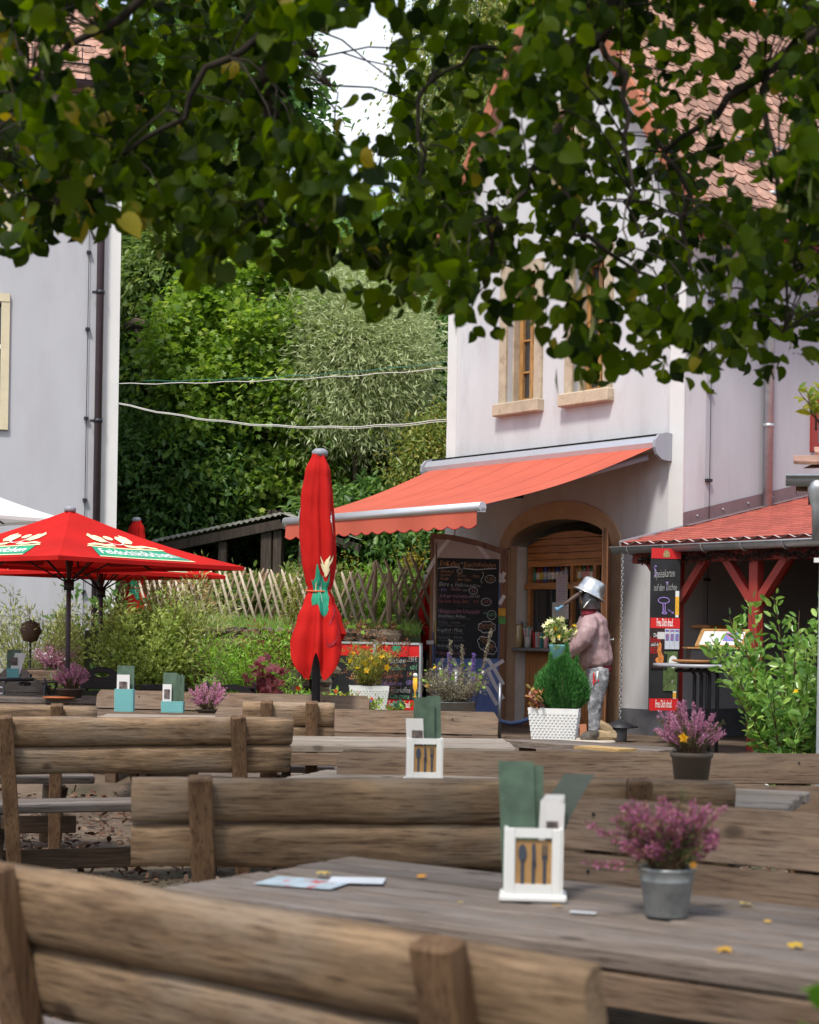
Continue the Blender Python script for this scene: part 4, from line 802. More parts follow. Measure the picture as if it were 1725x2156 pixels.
for k in range(8): MB().lathe([(.014, 0), (.008, .012)], 8, M=Matrix.Translation((.013, .2 + k * .38, cz(.2 + k * .38) + .085)) @ Matrix.Rotation(rad(90), 4, 'Y')).build('flashing_screw', METAL, cp)
# wavy drip edge
mb = MB(); pts = [(gx0 + .05 + i * .012, GY - .01, cz(GY) + .004 + .012 * math.sin(i * .45)) for i in range(int((GXE - gx0) / .012))]; k = len(pts); mb.add([(x, y - .03, z - .008) for x, y, z in pts] + [(x, y + .05, z) for x, y, z in pts], [(i, i + 1, k + i + 1, k + i) for i in range(k - 1)], 0, True); mb.build('drip_edge', mat('pale_drip_edge', (.5, .45, .44), var=.1), cp)
PX1 = H.hit(1421, 1560, 1, GY + .13).x; PX2 = H.hit(1590, 1400, 1, GY + .13).x; PY = GY + .13; PD = .10
for i, x in enumerate((PX1, PX2, PX2 + 1.7)):
    MB().box((x, PY, (GZ - .16) / 2 - .05), (PD, PD, GZ - .06), bev=.008).build('post', W_RED, cp)
    for s_ in (-1, 1):
        mb = MB(); a = Vector((x + s_ * PD * .45, PY, GZ - .52)); b = Vector((x + s_ * .36, PY, GZ - .13)); mb.tube([a, b], .052, 4, smooth=False); mb.build('knee_brace', W_RED, cp)
    if i: 
        mb = MB(); mb.tube([(x, PY + .05, GZ - .55), (x, PY + .5, GZ - .08)], .05, 4, smooth=False); mb.build('knee_brace', W_RED, cp)
MB().box(((gx0 + .12 + GXE) / 2, PY, GZ - .09), (GXE - gx0 - .12, .12, .14), bev=.006).build('beam', W_RED, cp)
for k in range(9):
    x = gx0 + .5 + k * .52; MB().box((0, 0, 0), (.07, 3.9 if x > .1 else .7, .10), M=Matrix.Translation((x, (GY + (YB if x > .1 else -.15)) / 2, cz((GY + (YB if x > .1 else -.15)) / 2) - .10)) @ Matrix.Rotation(ca_, 4, 'X')).build('rafter', W_RED, cp)
mb = MB(); mb.box(((.05 + GXE) / 2, YB, 1.3), (GXE, .08, 3.4)); mb.build('rear_screen', mat('porch_shade_wall', (.035, .03, .03), var=.3, scale=3), cp)  # near-black tone puts the dark porch's shade into the wall colour
mb = MB(); mb.box((GXE + .02, 1.3, 1.2), (.06, 3.8, 3.0)); mb.build('end_screen', bpy.data.materials['porch_shade_wall'], cp)
# dark evergreen garland under the gutter
P = []; D = []
for i in range(2600):
    x = random.uniform(gx0 + .25, GXE); P.append((x, GY + .03 + random.gauss(0, .03), GZ - .09 - .035 * abs(math.sin(x * 5)) + random.gauss(0, .018))); D.append((random.gauss(0, 1), random.gauss(0, .6), random.gauss(-.3, .7)))
g = link('garland', cloud_mesh('garland', P, D, .055, T_NARROW, leafmat('dark_garland', [(.03, .022, .02), (.05, .03, .03), (.02, .025, .015)], .1, .8, .2)), None, H.o, HR); tag(g, 'dark dried garland strung under the canopy gutter', 'garland')
# rain chain at the left gutter end
rc = at(1312, 1156, 16.3); rb_ = Vector((rc.x, rc.y, gz(rc.x, rc.y) - .02)); t = thing('rain_chain', 'thin silver chain hanging from the left end of the canopy gutter', 'chain', rb_); nlk = 62; lm = MB()
pts = [(.011 * math.cos(a), 0, .024 * math.sin(a)) for a in [2 * math.pi * i / 8 for i in range(9)]]; lm.tube(pts, .0032, 4, caps=False); lme = lm.mesh('link', METAL); Hc = rc.z - rb_.z
for i in range(nlk): link('link', lme, t, (0, 0, Hc * (i + .5) / nlk), 0, rot=(0, 0, rad(90) * (i % 2) + .4))
# ------------------------------------------------------------------ sign on the first canopy post
sgp = H.wor((PX1 - .02, PY - PD / 2 - .03, 0)); aL = at(1370, 1300, sgp.y - .26); aR = at(1432, 1300, sgp.y - .20); SF = Frame((aL.x, aL.y, 0), math.atan2(aR.y - aL.y, aR.x - aL.x)); SWd = (aR - aL).length
z0s, z1s = SF.hit(1400, 1495, 1, 0).z, SF.hit(1400, 1158, 1, 0).z; SHt = z1s - z0s
sg = thing('menu_sign', 'tall black and red notice board with posters fixed to the first red canopy post', 'sign', (aL.x, aL.y, z0s), SF.rz)
MB().box((SWd / 2, .012, SHt / 2), (SWd, .024, SHt), bev=.003).build('panel', BLACK, sg)
def sz_(py): return (SF.hit(1400, py, 1, 0).z - z0s)
SC4 = lambda cy: (1050 + cy * .4174) * .8423      # crop of the sign region
def sxx(cx): return (cx - 304) / 174.0 * SWd
def sface(off): return lambda x, z: (x, -.002 - off, z)
def srect(name, x0, y0, x1, y1, m, off, parent=sg): return MB().add([sface(off)(sxx(x0), sz_(SC4(y1))), sface(off)(sxx(x1), sz_(SC4(y1))), sface(off)(sxx(x1), sz_(SC4(y0))), sface(off)(sxx(x0), sz_(SC4(y0)))], [(0, 1, 2, 3)]).build(name, m, parent)
srect('red_band', 304, 768, 478, 830, RED_SIGN, .002); srect('red_band', 304, 1185, 478, 1247, RED_SIGN, .002); srect('red_band', 304, 1668, 474, 1740, RED_SIGN, .002)
def stext(s, cx, cy, hgt, wd, m, thin=0, shear=0, wob=0, off=.004, name='lettering', align='CENTER'):
    mb = MB(); f = sface(off); ox, oz = sxx(cx), sz_(SC4(cy)); put_text(mb, s, lambda x, y: f(ox + x, oz + y), size=hgt, width=wd, thin=thin, shear=shear, wob=wob, align=align); return mb.build(name, m, sg)
stext('Speisekarten', 382, 920, .11, SWd * .68, CHALK['white'], .014, .1, .05); stext('S', 328, 908, .15, SWd * .08, CHALK['purple'], .01)
stext('auf den Tischen', 388, 1003, .095, SWd * .76, CHALK['white'], .014, .1, .05); stext('T', 398, 1000, .13, SWd * .09, CHALK['purple'], .01)
for y in (1215, 1702): stext('Freu Dich drauf.', 389, y, .10, SWd * .56, WHITEP, -.012)
mb = MB(); f = sface(.004); S4 = lambda x, y: (sxx(x), sz_(SC4(y)))
stroke(mb, [S4(*q) for q in ring(380, 1080, 33, 18, 20)], .008, f); stroke(mb, [S4(375, 1100), S4(378, 1150)], .008, f); stroke(mb, [S4(389, 1100), S4(388, 1150)], .008, f); stroke(mb, [S4(*q) for q in ring(385, 1155, 14, 6, 12)], .008, f); stroke(mb, [S4(405, 1135), S4(440, 1158), S4(428, 1160)], .006, f); stroke(mb, [S4(440, 1158), S4(436, 1145)], .006, f)
mb.build('chalk_drawing', CHALK['purple'], sg)
AMB = mat('amber_beer_print', (.80, .42, .04), var=.2, scale=20, bump=0); FOAM = WHITEP
def beer(x0, x1, y0, y1):
    srect('beer_print', x0, y0 + (y1 - y0) * .22, x1, y1 - (y1 - y0) * .08, AMB, .0045); srect('foam_print', x0, y0, x1, y0 + (y1 - y0) * .22, FOAM, .0045); srect('glass_foot', x0 + 2, y1 - (y1 - y0) * .08, x1 - 2, y1, FOAM, .0045)
beer(448, 470, 1022, 1180); beer(442, 462, 1622, 1668)
mb = MB(); f = sface(.004); mb.add([f(*S4(*q)) for q in ((373, 800), (380, 783), (392, 775), (404, 783), (411, 800), (411, 822), (373, 822))], [tuple(range(7))]); mb.build('crest', mat('gold_crest', (.30, .22, .10), var=.5, scale=60, bump=0), sg)
POST_D = mat('dark_theatre_poster', (.035, .02, .02), rough=.4, var=.4, scale=9, bump=0, dirt=((.45, .12, .03), 5, .60, .72)); POST_W = mat('white_blue_poster', (.62, .66, .72), rough=.5, var=.1, bump=0, scale=20)
POST_G = mat('green_park_poster', (.10, .15, .05), rough=.5, var=.6, scale=12, bump=0, dirt=((.55, .50, .48), 10, .62, .7))
p1 = srect('poster', 306, 1250, 388, 1490, POST_D, .006)
for s_, x, y, h_, wd, m in (('Die', 335, 1290, .05, .04, WHITEP), ('Schöne', 332, 1318, .075, .10, RED_SIGN), ('und das', 335, 1345, .05, .09, WHITEP), ('BIEST', 330, 1382, .085, .085, RED_SIGN)): stext(s_, x, y, h_, wd, m, off=.008)
srect('ticket_box', 345, 1270, 388, 1312, PAPER, .007); mb = MB(); f = sface(.0085)
mb.add([f(*S4(*q)) for q in ((345, 1375), (352, 1340), (362, 1330), (370, 1345), (368, 1385), (384, 1420), (378, 1480), (350, 1460), (333, 1440), (340, 1425), (352, 1420))], [tuple(range(11))]); mb.build('dancer_print', mat('orange_print', (.62, .22, .05), var=.5, scale=30, bump=0), sg)
for k in range(3):
    x = 389 + k * 29; srect('poster', x, 1250, x + 28, 1372, POST_W, .006); srect('poster_picture', x + 4, 1280, x + 24, 1322, mat('blue_red_print', (.12, .2, .5), var=.3, scale=60, bump=0, dirt=((.6, .08, .08), 60, .5, .6)) if k == 0 else bpy.data.materials['blue_red_print'], .007); srect('poster_title', x + 3, 1256, x + 25, 1268, bpy.data.materials['blue_red_print'], .007)
srect('poster', 383, 1385, 466, 1622, POST_G, .006); srect('poster_text', 388, 1400, 405, 1500, BLACK, .007)
mb = MB(); f = sface(.008); mb.add([f(*S4(*q)) for q in ring(440, 1448, 26, 38, 18)[:-1]], [tuple(range(18))]); mb.build('round_note', WHITEP, sg)
# ------------------------------------------------------------------ bar table with framed notice under the canopy
q = at(1478, 1400, 14.95); gb = gz(q.x, q.y); tz_ = EYE + ray(1478, 1398)[1] * 14.95
t = thing('standing_table', 'grey round standing table with dark tube legs in front of the dark porch', 'table', (q.x, q.y, gb)); h_ = tz_ - gb
MB().lathe([(.42, h_ - .03), (.425, h_ - .015), (.42, h_)], 28).build('tabletop', mat('grey_tabletop', (.30, .30, .32), rough=.35, var=.15, scale=14, bump=0), t)
for dx in (-.06, 0.0, .07, .14): MB().tube([(dx, .02 * dx, 0), (dx, 0, h_ - .1), (dx - .03, .05, h_ - .03)], .017, 8).build('leg', DARK_METAL, t)
MB().tube([(-.24, -.05, h_ - .06), (.22, -.05, h_ - .06)], .016, 8).build('handle_bar', DARK_METAL, t)
tag(MB().lathe([(.10, 0), (.17, .02), (.18, .035), (.155, .03), (.02, .015)], 20).build('wooden_plate', W_KIOSK, None, at(1458, 1394, 14.8) * 1.0), 'shallow round wooden dish at the left of the standing table', 'plate').location.z = tz_ + .002
q2 = at(1500, 1390, 14.95); bxx = thing('display_box', 'dark box on the standing table carrying a framed leaflet', 'box', (q2.x, q2.y, tz_ + .002)); MB().box((0, 0, .07), (.42, .26, .13), bev=.006).build('body', DARK_METAL, bxx); MB().box((-.02, 0, .138), (.44, .28, .012)).build('wooden_lid', W_WIN, bxx)
fr = thing('picture_frame', 'wooden framed leaflet propped on the dark box', 'frame', (q2.x + .06, q2.y, tz_ + .15), rad(-22)); M_ = Matrix.Rotation(rad(-62), 4, 'X')
for (x, z, a, b) in ((0, 0, .42, .03), (0, .3, .42, .03), (-.2, .15, .03, .3), (.2, .15, .03, .3)): MB().box((x, 0, z), (a, .03, b), M=M_).build('frame_strip', W_WIN, fr)
MB().box((0, .0, .15), (.37, .01, .27), M=M_).build('backing', PAPER, fr); mb = MB(); mb.box((.08, -.008, .18), (.14, .004, .16), M=M_); mb.build('picture', bpy.data.materials['blue_red_print'], fr)
q3 = at(1520, 1245, 16.2); tag(MB().box((0, 0, 0), (.5, .25, .03), bev=.008).add([(0, 0, 0)], []).build('wall_shelf', W_KIOSK, None, H.wor((.16, H.hit(1510, 1320, 0, .16).y, H.hit(1510, 1320, 0, .16).z)), HR + rad(90)), 'small brown wall shelf in the shade under the canopy', 'shelf')
# small A-board on the right behind the laurel
q = at(1660, 1560, 12.2); gb = gz(q.x, q.y); ab = thing('a_board', 'small white framed A-board with red footer, half hidden behind the laurel bush', 'sign', (q.x, q.y, gb + .15), rad(8)); M_ = Matrix.Rotation(rad(-14), 4, 'X')
zt_ = .62; MB().box((0, 0, zt_ / 2), (.30, .02, zt_), M=M_, bev=.004).build('frame', WHITE, ab); MB().box((0, -.012, zt_ / 2 + .06), (.25, .006, zt_ - .20), M=M_).build('poster', mat('night_poster', (.05, .08, .13), var=.6, scale=12, bump=0), ab); MB().box((0, -.013, .08), (.26, .008, .11), M=M_).build('red_band', RED_SIGN, ab)
mb = MB(); put_text(mb, 'Freu Dich drauf.', lambda x, y: tuple(M_ @ Vector((x, -.019, .08 + y))), size=.07, width=.17, thin=-.01); mb.build('lettering', WHITEP, ab)
# ------------------------------------------------------------------ parasols
def parasol(name, label, px_pole, Y, rz, R, z_rim, z_top, lean=(0, 0), cloth=RED, logo=True, pole_m=PIPE, z0=None, group='red beer garden parasols'):
    a = at(px_pole, 1300, Y); g = gz(a.x, a.y) if z0 is None else z0; t = thing(name, label, 'parasol', (a.x, a.y, g), rz, group); zr, zt = z_rim - g, z_top - g
    MB().tube([(0, 0, 0), (0, 0, zt - .05)], .022, 12).build('pole', pole_m, t); MB().lathe([(.05, zt - .015), (.052, zt + .02), (.03, zt + .035), (.0, zt + .036)], 12).build('cap', GREY_PLASTIC, t)
    MB().lathe([(.22, 0), (.22, .05), (.05, .07), (.035, .3)], 16).build('base', DARK_METAL, t)
    C = [Vector((R * math.cos(k * math.pi / 2), R * math.sin(k * math.pi / 2), zr)) for k in range(4)]; A = Vector((0, 0, zt))
    def P(k, s_, q, off=0):      # s 0 apex..1 rim, q 0..1 across panel k
        a, b = C[k], C[(k + 1) % 4]; e = a.lerp(b, q); e.z -= 0; p = A.lerp(e, s_); p.z -= .07 * math.sin(math.pi * s_) ** 1 * 1.0 * (1 - .25 * abs(2 * q - 1)) * .8; p.z -= .045 * s_ * s_ * (1 - (2 * q - 1) ** 2) * 0 
        inw = (1 - (2 * q - 1) ** 2) * .06 * s_ * s_; p.x *= 1 - inw; p.y *= 1 - inw
        nrm = (a - A).cross(b - A).normalized(); nrm = nrm if nrm.z > 0 else -nrm; return p + nrm * off
    ca = MB(); n, m_ = 12, 14
    for k in range(4):
        vs = [P(k, i / n, j / m_) for i in range(n + 1) for j in range(m_ + 1)]; ca.add(vs, [(i * (m_ + 1) + j, i * (m_ + 1) + j + 1, (i + 1) * (m_ + 1) + j + 1, (i + 1) * (m_ + 1) + j) for i in range(n) for j in range(m_)], 0, True)
        rim = [P(k, 1, j / m_) for j in range(m_ + 1)]; ca.add(rim + [p + Vector((0, 0, -.035)) for p in rim], [(j, j + 1, m_ + 2 + j, m_ + 1 + j) for j in range(m_)], 0, True)
    can = ca.build('canopy', cloth, t)
    for k in range(4):
        for q in (0, .5):
            MB().tube([P(k, .04, q, -.03), P(k, .5, q, -.035), P(k, .98, q, -.025)], .010, 6).build('rib', DARK_METAL, t)
            MB().tube([(0, 0, zr - .18), P(k, .45, q, -.04)], .008, 6).build('strut', DARK_METAL, t)
    MB().lathe([(.045, zr - .24), (.045, zr - .16)], 10).build('runner', DARK_METAL, t)
    if logo:
        for k in range(4):
            f = lambda off: (lambda x, y: tuple(P(k, .80 - y, .5 - x * -1 * (1 if True else 1) if False else .5 + x, off)))     # x across, y up
            def rect(x0, x1, y0, y1, m, off, nm, skew=0):
                mb = MB(); g_ = f(off); nn = 12; vs = [g_(x0 + (x1 - x0) * i / nn, y0 + (y1 - y0) * j / 3) for j in range(4) for i in range(nn + 1)]
                mb.add(vs, [(j * (nn + 1) + i, j * (nn + 1) + i + 1, (j + 1) * (nn + 1) + i + 1, (j + 1) * (nn + 1) + i) for j in range(3) for i in range(nn)]); return mb.build(nm, m, can)
            def fan(v, y): return v
            rect(-.28, .28, -.13, .115, PRINTG, .006, 'green_banner'); rect(-.28, .28, -.155, -.132, CREAM, .006, 'banner_line'); rect(-.31, .31, .12, .145, CREAM, .006, 'banner_line')
            mb = MB(); g_ = f(.009); V, Fc = text2d('Feldschlößchen', size=.24, width=.50, thin=-.012, shear=.0); mb.add([g_(x, y * .82 - .005) for x, y in V], Fc); mb.build('lettering', WHITEP, can)
            mb = MB(); g0_ = f(.007); g_ = lambda x, y: g0_(x, .15 + (y - .085) * 1.75)
            for cx_, sg_ in ((-.15, -1), (.15, 1)):
                mb.add([g_(cx_ + sg_ * x, y) for x, y in ((-.10, .10), (-.02, .085), (.06, .10), (.14, .085), (.15, .10), (.07, .125), (-.02, .115), (-.10, .135))], [(0, 1, 6, 7), (1, 2, 5, 6), (2, 3, 4, 5)])
                mb.add([g_(cx_ + sg_ * x, y) for x, y in ((-.08, .15), (.0, .14), (.06, .165), (.10, .21), (.06, .235), (.03, .215), (-.02, .22), (-.07, .20))], [tuple(range(8))])
            mb.add([g_(x, y) for x, y in ring(0, .20, .05, .022, 14)[:-1]], [tuple(range(14))]); mb.build('emblem', CREAM, can)
            mb = MB(); stroke(mb, ring(0, .30, .085, .085, 24, a0=math.pi, a1=2 * math.pi), .010, f(.010)); mb.build('emblem_ring', WHITEP, can)
    return t
u1z = EYE + ray(510, 1186)[1] * 15.2
parasol('parasol', 'large open red parasol with a green lettered banner on each visible panel', 144, 15.0, rad(8), 1.53, EYE + ray(300, 1188)[1] * 15.0, EYE + ray(145, 1074)[1] * 15.0)
parasol('parasol', 'second open red parasol showing only its lower rim behind and below the large one', 212, 17.4, rad(3), 1.26, EYE + ray(300, 1209)[1] * 17.4, EYE + ray(145, 1118)[1] * 17.4)
parasol('white_parasol', 'white parasol with its sloping edge just in view behind the red parasols', -150, 18.2, rad(4), 1.45, EYE + ray(60, 1092)[1] * 18.2, EYE + ray(0, 985)[1] * 18.2, cloth=mat('white_cloth', (.80, .80, .79), rough=.8, var=.03, bump=.05, trans=.25), logo=False, group='')
def closed_parasol(name, label, px, Y, ytop, ybot, seed=0, decals=True, s=1.0, wtop=14):
    a = at(px, 1300, Y); g = gz(a.x, a.y); t = thing(name, label, 'parasol', (a.x, a.y, g), 0, 'red beer garden parasols'); zt = EYE + ray(px, ytop)[1] * Y - g; zb = EYE + ray(px, ybot)[1] * Y - g; Hh = zt - zb
    MB().tube([(0, 0, 0), (0, 0, zt - .1)], .034 * s, 14).build('pole', DARK_METAL, t); MB().lathe([(.30, 0), (.30, .05), (.06, .08), (.045, .3)], 18).build('base', DARK_METAL, t)
    MB().lathe([(.052 * s, zt - .03), (.062 * s, zt - .01), (.062 * s, zt + .012), (.04 * s, zt + .03), (0, zt + .032)], 16).build('cap', GREY_PLASTIC, t)
    nf, nz_ = 72, 60; rr = random.Random(seed); ph = [rr.uniform(0, 6.28) for _ in range(6)]
    prof = [(0, .052), (.08, .098), (.2, .120), (.35, .130), (.48, .126), (.56, .106), (.60, .084), (.64, .112), (.72, .155), (.82, .19), (.92, .195), (1, .17)]
    def rad_(u):
        for i in range(len(prof) - 1):
            if u <= prof[i + 1][0]:
                k = (u - prof[i][0]) / (prof[i + 1][0] - prof[i][0]); k = k * k * (3 - 2 * k); return prof[i][1] + (prof[i + 1][1] - prof[i][1]) * k
        return prof[-1][1]
    def length(p):
        d_ = math.atan2(math.sin(p + math.pi / 2), math.cos(p + math.pi / 2)); d_ = min(abs(d_), math.pi - abs(d_)) if abs(d_) > math.pi / 2 else abs(d_); return 1 - (.13 * (1 - d_ / .45) if d_ < .45 else .21 * min(1, (d_ - .45) / .85))
    def S(p, u, off=0):
        uu = u * length(p); r = rad_(uu) * s; am = .13 + .26 * max(0, uu - .62) / .38 + .09 * math.sin(math.pi * min(1, uu / .6)); tw = .9 * uu
        fold = math.cos(4 * p + ph[0] + tw) * .6 + .55 * math.cos(7 * p + ph[2] - 1.4 * tw) + .35 * math.cos(11 * p + ph[3] + 2 * tw); fold = math.tanh(fold * 1.6) + .22 * mnoise.noise(Vector((p * 3, uu * 9 + seed, 0))) + .12 * mnoise.noise(Vector((p * 8, uu * 24, seed)))
        k = r * (1 + am * fold) + off; ox = .015 * math.sin(uu * 6 + ph[5]); return (k * math.cos(p) + ox - .01 * 0, k * math.sin(p), zt - .01 - uu * Hh)
    mb = MB(); vs = [S(2 * math.pi * j / nf, i / nz_) for i in range(nz_ + 1) for j in range(nf)]; mb.add(vs, [(i * nf + j, i * nf + (j + 1) % nf, (i + 1) * nf + (j + 1) % nf, (i + 1) * nf + j) for i in range(nz_) for j in range(nf)], 0, True)
    can = mb.build('canopy', RED, t)
    z_t = zt - .01 - .6 * Hh; MB().tube([(rad_(.6) * s * 1.12 * math.cos(q) + .005, rad_(.6) * s * 1.12 * math.sin(q), z_t + .01 * math.sin(q)) for q in [2 * math.pi * i / 24 for i in range(25)]], .007, 6, caps=False).build('tie_strap', mat('orange_strap', (.6, .12, .04), bump=0), t)
    if decals:
        def patch(poly_fn, m, off, nm, p0, p1, u0, u1, n1=10, n2=10):
            mb = MB(); idx = {}; vs = []; fs = []
            for i in range(n2 + 1):
                for j in range(n1 + 1): idx[i, j] = len(vs); pp, uu = p0 + (p1 - p0) * j / n1, u0 + (u1 - u0) * i / n2; vs.append(S(pp, uu, off))
            for i in range(n2):
                for j in range(n1):
                    if poly_fn((j + .5) / n1, (i + .5) / n2): fs.append((idx[i, j], idx[i, j + 1], idx[i + 1, j + 1], idx[i + 1, j]))
            mb.add(vs, fs, 0, True); return mb.build(nm, m, can)
        d0 = rad(-90)
        patch(lambda x, y: y > .12 * abs(math.sin(9 * x)) and abs(x - .5) < .5 * (1 - max(0, y - .45) / .55), PRINTG, .006, 'green_banner', d0 - .5, d0 + .75, .55, .78, 24, 30)
        patch(lambda x, y: abs(x - .5) + abs(y - .4) < .42 + .18 * math.cos(5 * math.atan2(y - .4, x - .5)), CREAM, .007, 'emblem', d0 + .05, d0 + .95, .475, .565, 20, 20)
        patch(lambda x, y: abs(x - .5 - .22 * math.sin(8 * y)) < .16, WHITEP, .009, 'lettering', d0 + .05, d0 + .32, .61, .69, 14, 20)
        patch(lambda x, y: abs(x - .35) < .12 or abs(y - .5) < .08, CREAM, .009, 'banner_line', d0 - .35, d0 - .1, .605, .65, 8, 12)
        for dp in (.92, -1.15):
            patch(lambda x, y: (x - .5) ** 2 + (y - .5) ** 2 < .2 + .04 * math.sin(6 * x * 3), WHITEP, .007, 'ice_cream_print', d0 + dp - .16, d0 + dp + .16, .29, .345, 14, 16)
            patch(lambda x, y: abs(x - .5) < .5 * (1 - y), CREAM, .006, 'cone_print', d0 + dp - .09, d0 + dp + .09, .345, .42, 10, 14)
        dm = mat('dark_red_print', (.30, .01, .02), bump=0)
        patch(lambda x, y: abs(math.hypot(x - .5, y - .5) - .38) < .05, dm, .006, 'ring_print', d0 + .3, d0 + 1.1, .74, .88, 24, 24)
    return t
closed_parasol('closed_parasol', 'tall folded red parasol tied at the waist, standing in the middle of the beer garden', 668, 13.4, 953, 1432, seed=11)
closed_parasol('closed_parasol', 'distant folded red parasol behind the open parasols near the board fence', 284, 21.6, 1094, 1330, seed=4, decals=True, s=.95)
closed_parasol('closed_parasol', 'folded red parasol mostly hidden behind the painted door leaf', 897, 20.0, 1215, 1385, seed=8, decals=False, s=.55)
# ------------------------------------------------------------------ white house at the left
g1 = at(250, 700, 21.0); LRZ = rad(13); LF = Frame((g1.x, g1.y, .35), LRZ); lh = thing('white_house', 'tall white lilac plastered house with brown downpipe at the left edge', 'house', LF.o, LRZ)
def LX(px, py, y=0.0): return LF.hit(px, py, 1, y).x
def LZ(px, py, y=0.0): return LF.hit(px, py, 1, y).z
LE = LZ(120, 172); wl0, wl1 = LX(-60, 760), LX(3, 760); wa, wb = LZ(0, 905), LZ(0, 618); wc, wd_ = LZ(0, 495), LZ(0, 300)
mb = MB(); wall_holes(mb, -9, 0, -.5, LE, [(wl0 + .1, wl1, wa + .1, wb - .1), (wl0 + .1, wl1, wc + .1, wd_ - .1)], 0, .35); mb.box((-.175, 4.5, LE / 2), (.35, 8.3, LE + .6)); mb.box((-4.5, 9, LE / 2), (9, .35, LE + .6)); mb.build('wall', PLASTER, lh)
mb = MB(); mb.box((-.09, -.004, LE / 2), (.20, .012, LE)); mb.build('corner_band', PLASTER_B, lh)
WY = mat('yellow_window_surround', (.55, .48, .33), rough=.85, var=.08)
for (a, b) in ((wa, wb), (wc, wd_)):
    mb = MB(); mb.box((wl1 + .04, -.01, (a + b) / 2), (.10, .06, b - a)); mb.box((wl0 + .05, -.01, (a + b) / 2), (.1, .06, b - a)); mb.box(((wl0 + wl1) / 2, -.012, a + .05), (wl1 - wl0 + .18, .07, .1)); mb.box(((wl0 + wl1) / 2, -.012, b - .05), (wl1 - wl0 + .18, .07, .1)); s_ = mb.build('window_surround', WY, lh)
    wo = MB().box(((wl0 + wl1) / 2, .12, (a + b) / 2), (.05, .05, b - a - .2)).box(((wl0 + wl1) / 2, .12, (a + b) / 2 + .2), (wl1 - wl0, .05, .05)).build('window', WHITE, lh); MB().box(((wl0 + wl1) / 2, .16, (a + b) / 2), (wl1 - wl0, .01, b - a)).build('pane', GLS, wo)
dx_ = LX(208, 800, -.1); MB().tube([(dx_, -.1, 0), (dx_, -.1, LE - .3), (dx_ + .05, -.18, LE - .05)], .047, 12).build('downpipe', PIPE, lh)
for py in (615, 886, 1160): z = LZ(208, py, -.1); MB().tube([(dx_, -.1, z - .025), (dx_, -.1, z + .025)], .056, 12).box((dx_ - .07, -.08, z), (.05, .03, .03)).build('pipe_clamp', DARK_METAL, lh)
lx_ = LX(183, 800, -.04); MB().tube([(lx_, -.035, .2), (lx_, -.035, LE)], .005, 5).build('lightning_conductor', DARK_METAL, lh)
for py in (530, 692, 880, 1052, 1245): z = LZ(183, py, -.04); MB().box((lx_, -.03, z), (.055, .06, .028)).build('conductor_clip', DARK_METAL, lh)
# hipped tile roof
ra = rad(48); hipx = lambda u: .25 - u * .34
def ls(x, u, off=0): return (x, -.35 + u * math.cos(ra) - math.sin(ra) * off, LE - .1 + u * math.sin(ra) + math.cos(ra) * off)
mb = MB(); U = 4.2; mb.add([ls(-9, 0), ls(hipx(0), 0), ls(hipx(U), U), ls(-9, U)], [(0, 1, 2, 3)]); rb = ls(hipx(U), U); mb.add([ls(hipx(0), 0), rb, (hipx(0), 9, LE - .1)], [(0, 1, 2)]); mb.add([ls(-9, 0, -.02), ls(hipx(0), 0, -.02), (hipx(0), 9, LE - .13), (-9, 9, LE - .13)], [(0, 1, 2, 3)]); lr = mb.build('roof', TILE, lh)
cells = []
for i in range(int(U / .16)):
    for j in range(int(5 / TW)):
        u = i * .16; x = hipx(u) - .1 - TW * (j + (.5 if i % 2 else 0)); p = LF.wor(ls(x, u)); cells.append((p.y, u, x, (p.z - EYE) / p.y < .39 and p.x / p.y > -.25))
vis = [c for c in cells if c[3]][:290]; vs_ = set((c[1], c[2]) for c in vis)
def lt(c):
    ex = Vector((1, 0, 0)); eu = Vector((0, math.cos(ra), math.sin(ra))); m = Matrix((ex, eu, ex.cross(eu))).transposed().to_4x4() @ Matrix.Rotation(rad(-3.8 + random.uniform(-.8, .8)), 4, 'X'); m.translation = ls(c[2], c[1], .03); return m
for c in vis: o = link('tile', TME, lr); o.matrix_local = lt(c)
mb = MB(); tv = [tuple(v.co) for v in TME.vertices]; tf = [tuple(p.vertices) for p in TME.polygons]
for c in cells:
    if (c[1], c[2]) not in vs_: mb.add(tv, tf, 0, False, lt(c))
mb.build('tile_field', TILE, lr, kind='stuff')
for i in range(14): u = i * .3; MB().tube([ls(hipx(u), u, .05), ls(hipx(u + .33), u + .33, .03)], [.09, .075], 8).build('hip_tile', TILE_O, lr)
mb = MB()
for i in range(26): mb.box(ls(-.5 - i * .085, .36, .15), (.012, .02, .20))
mb.tube([ls(-.4, .30, .08), ls(-2.8, .30, .08)], .012, 5); mb.tube([ls(-.4, .42, .26), ls(-2.8, .42, .26)], .012, 5); mb.build('snow_guard', DARK_METAL, lr)
gutter('gutter', lh, (.3, -.42, LE - .1), (-9, -.42, LE - .1), .07, PIPE, 10)
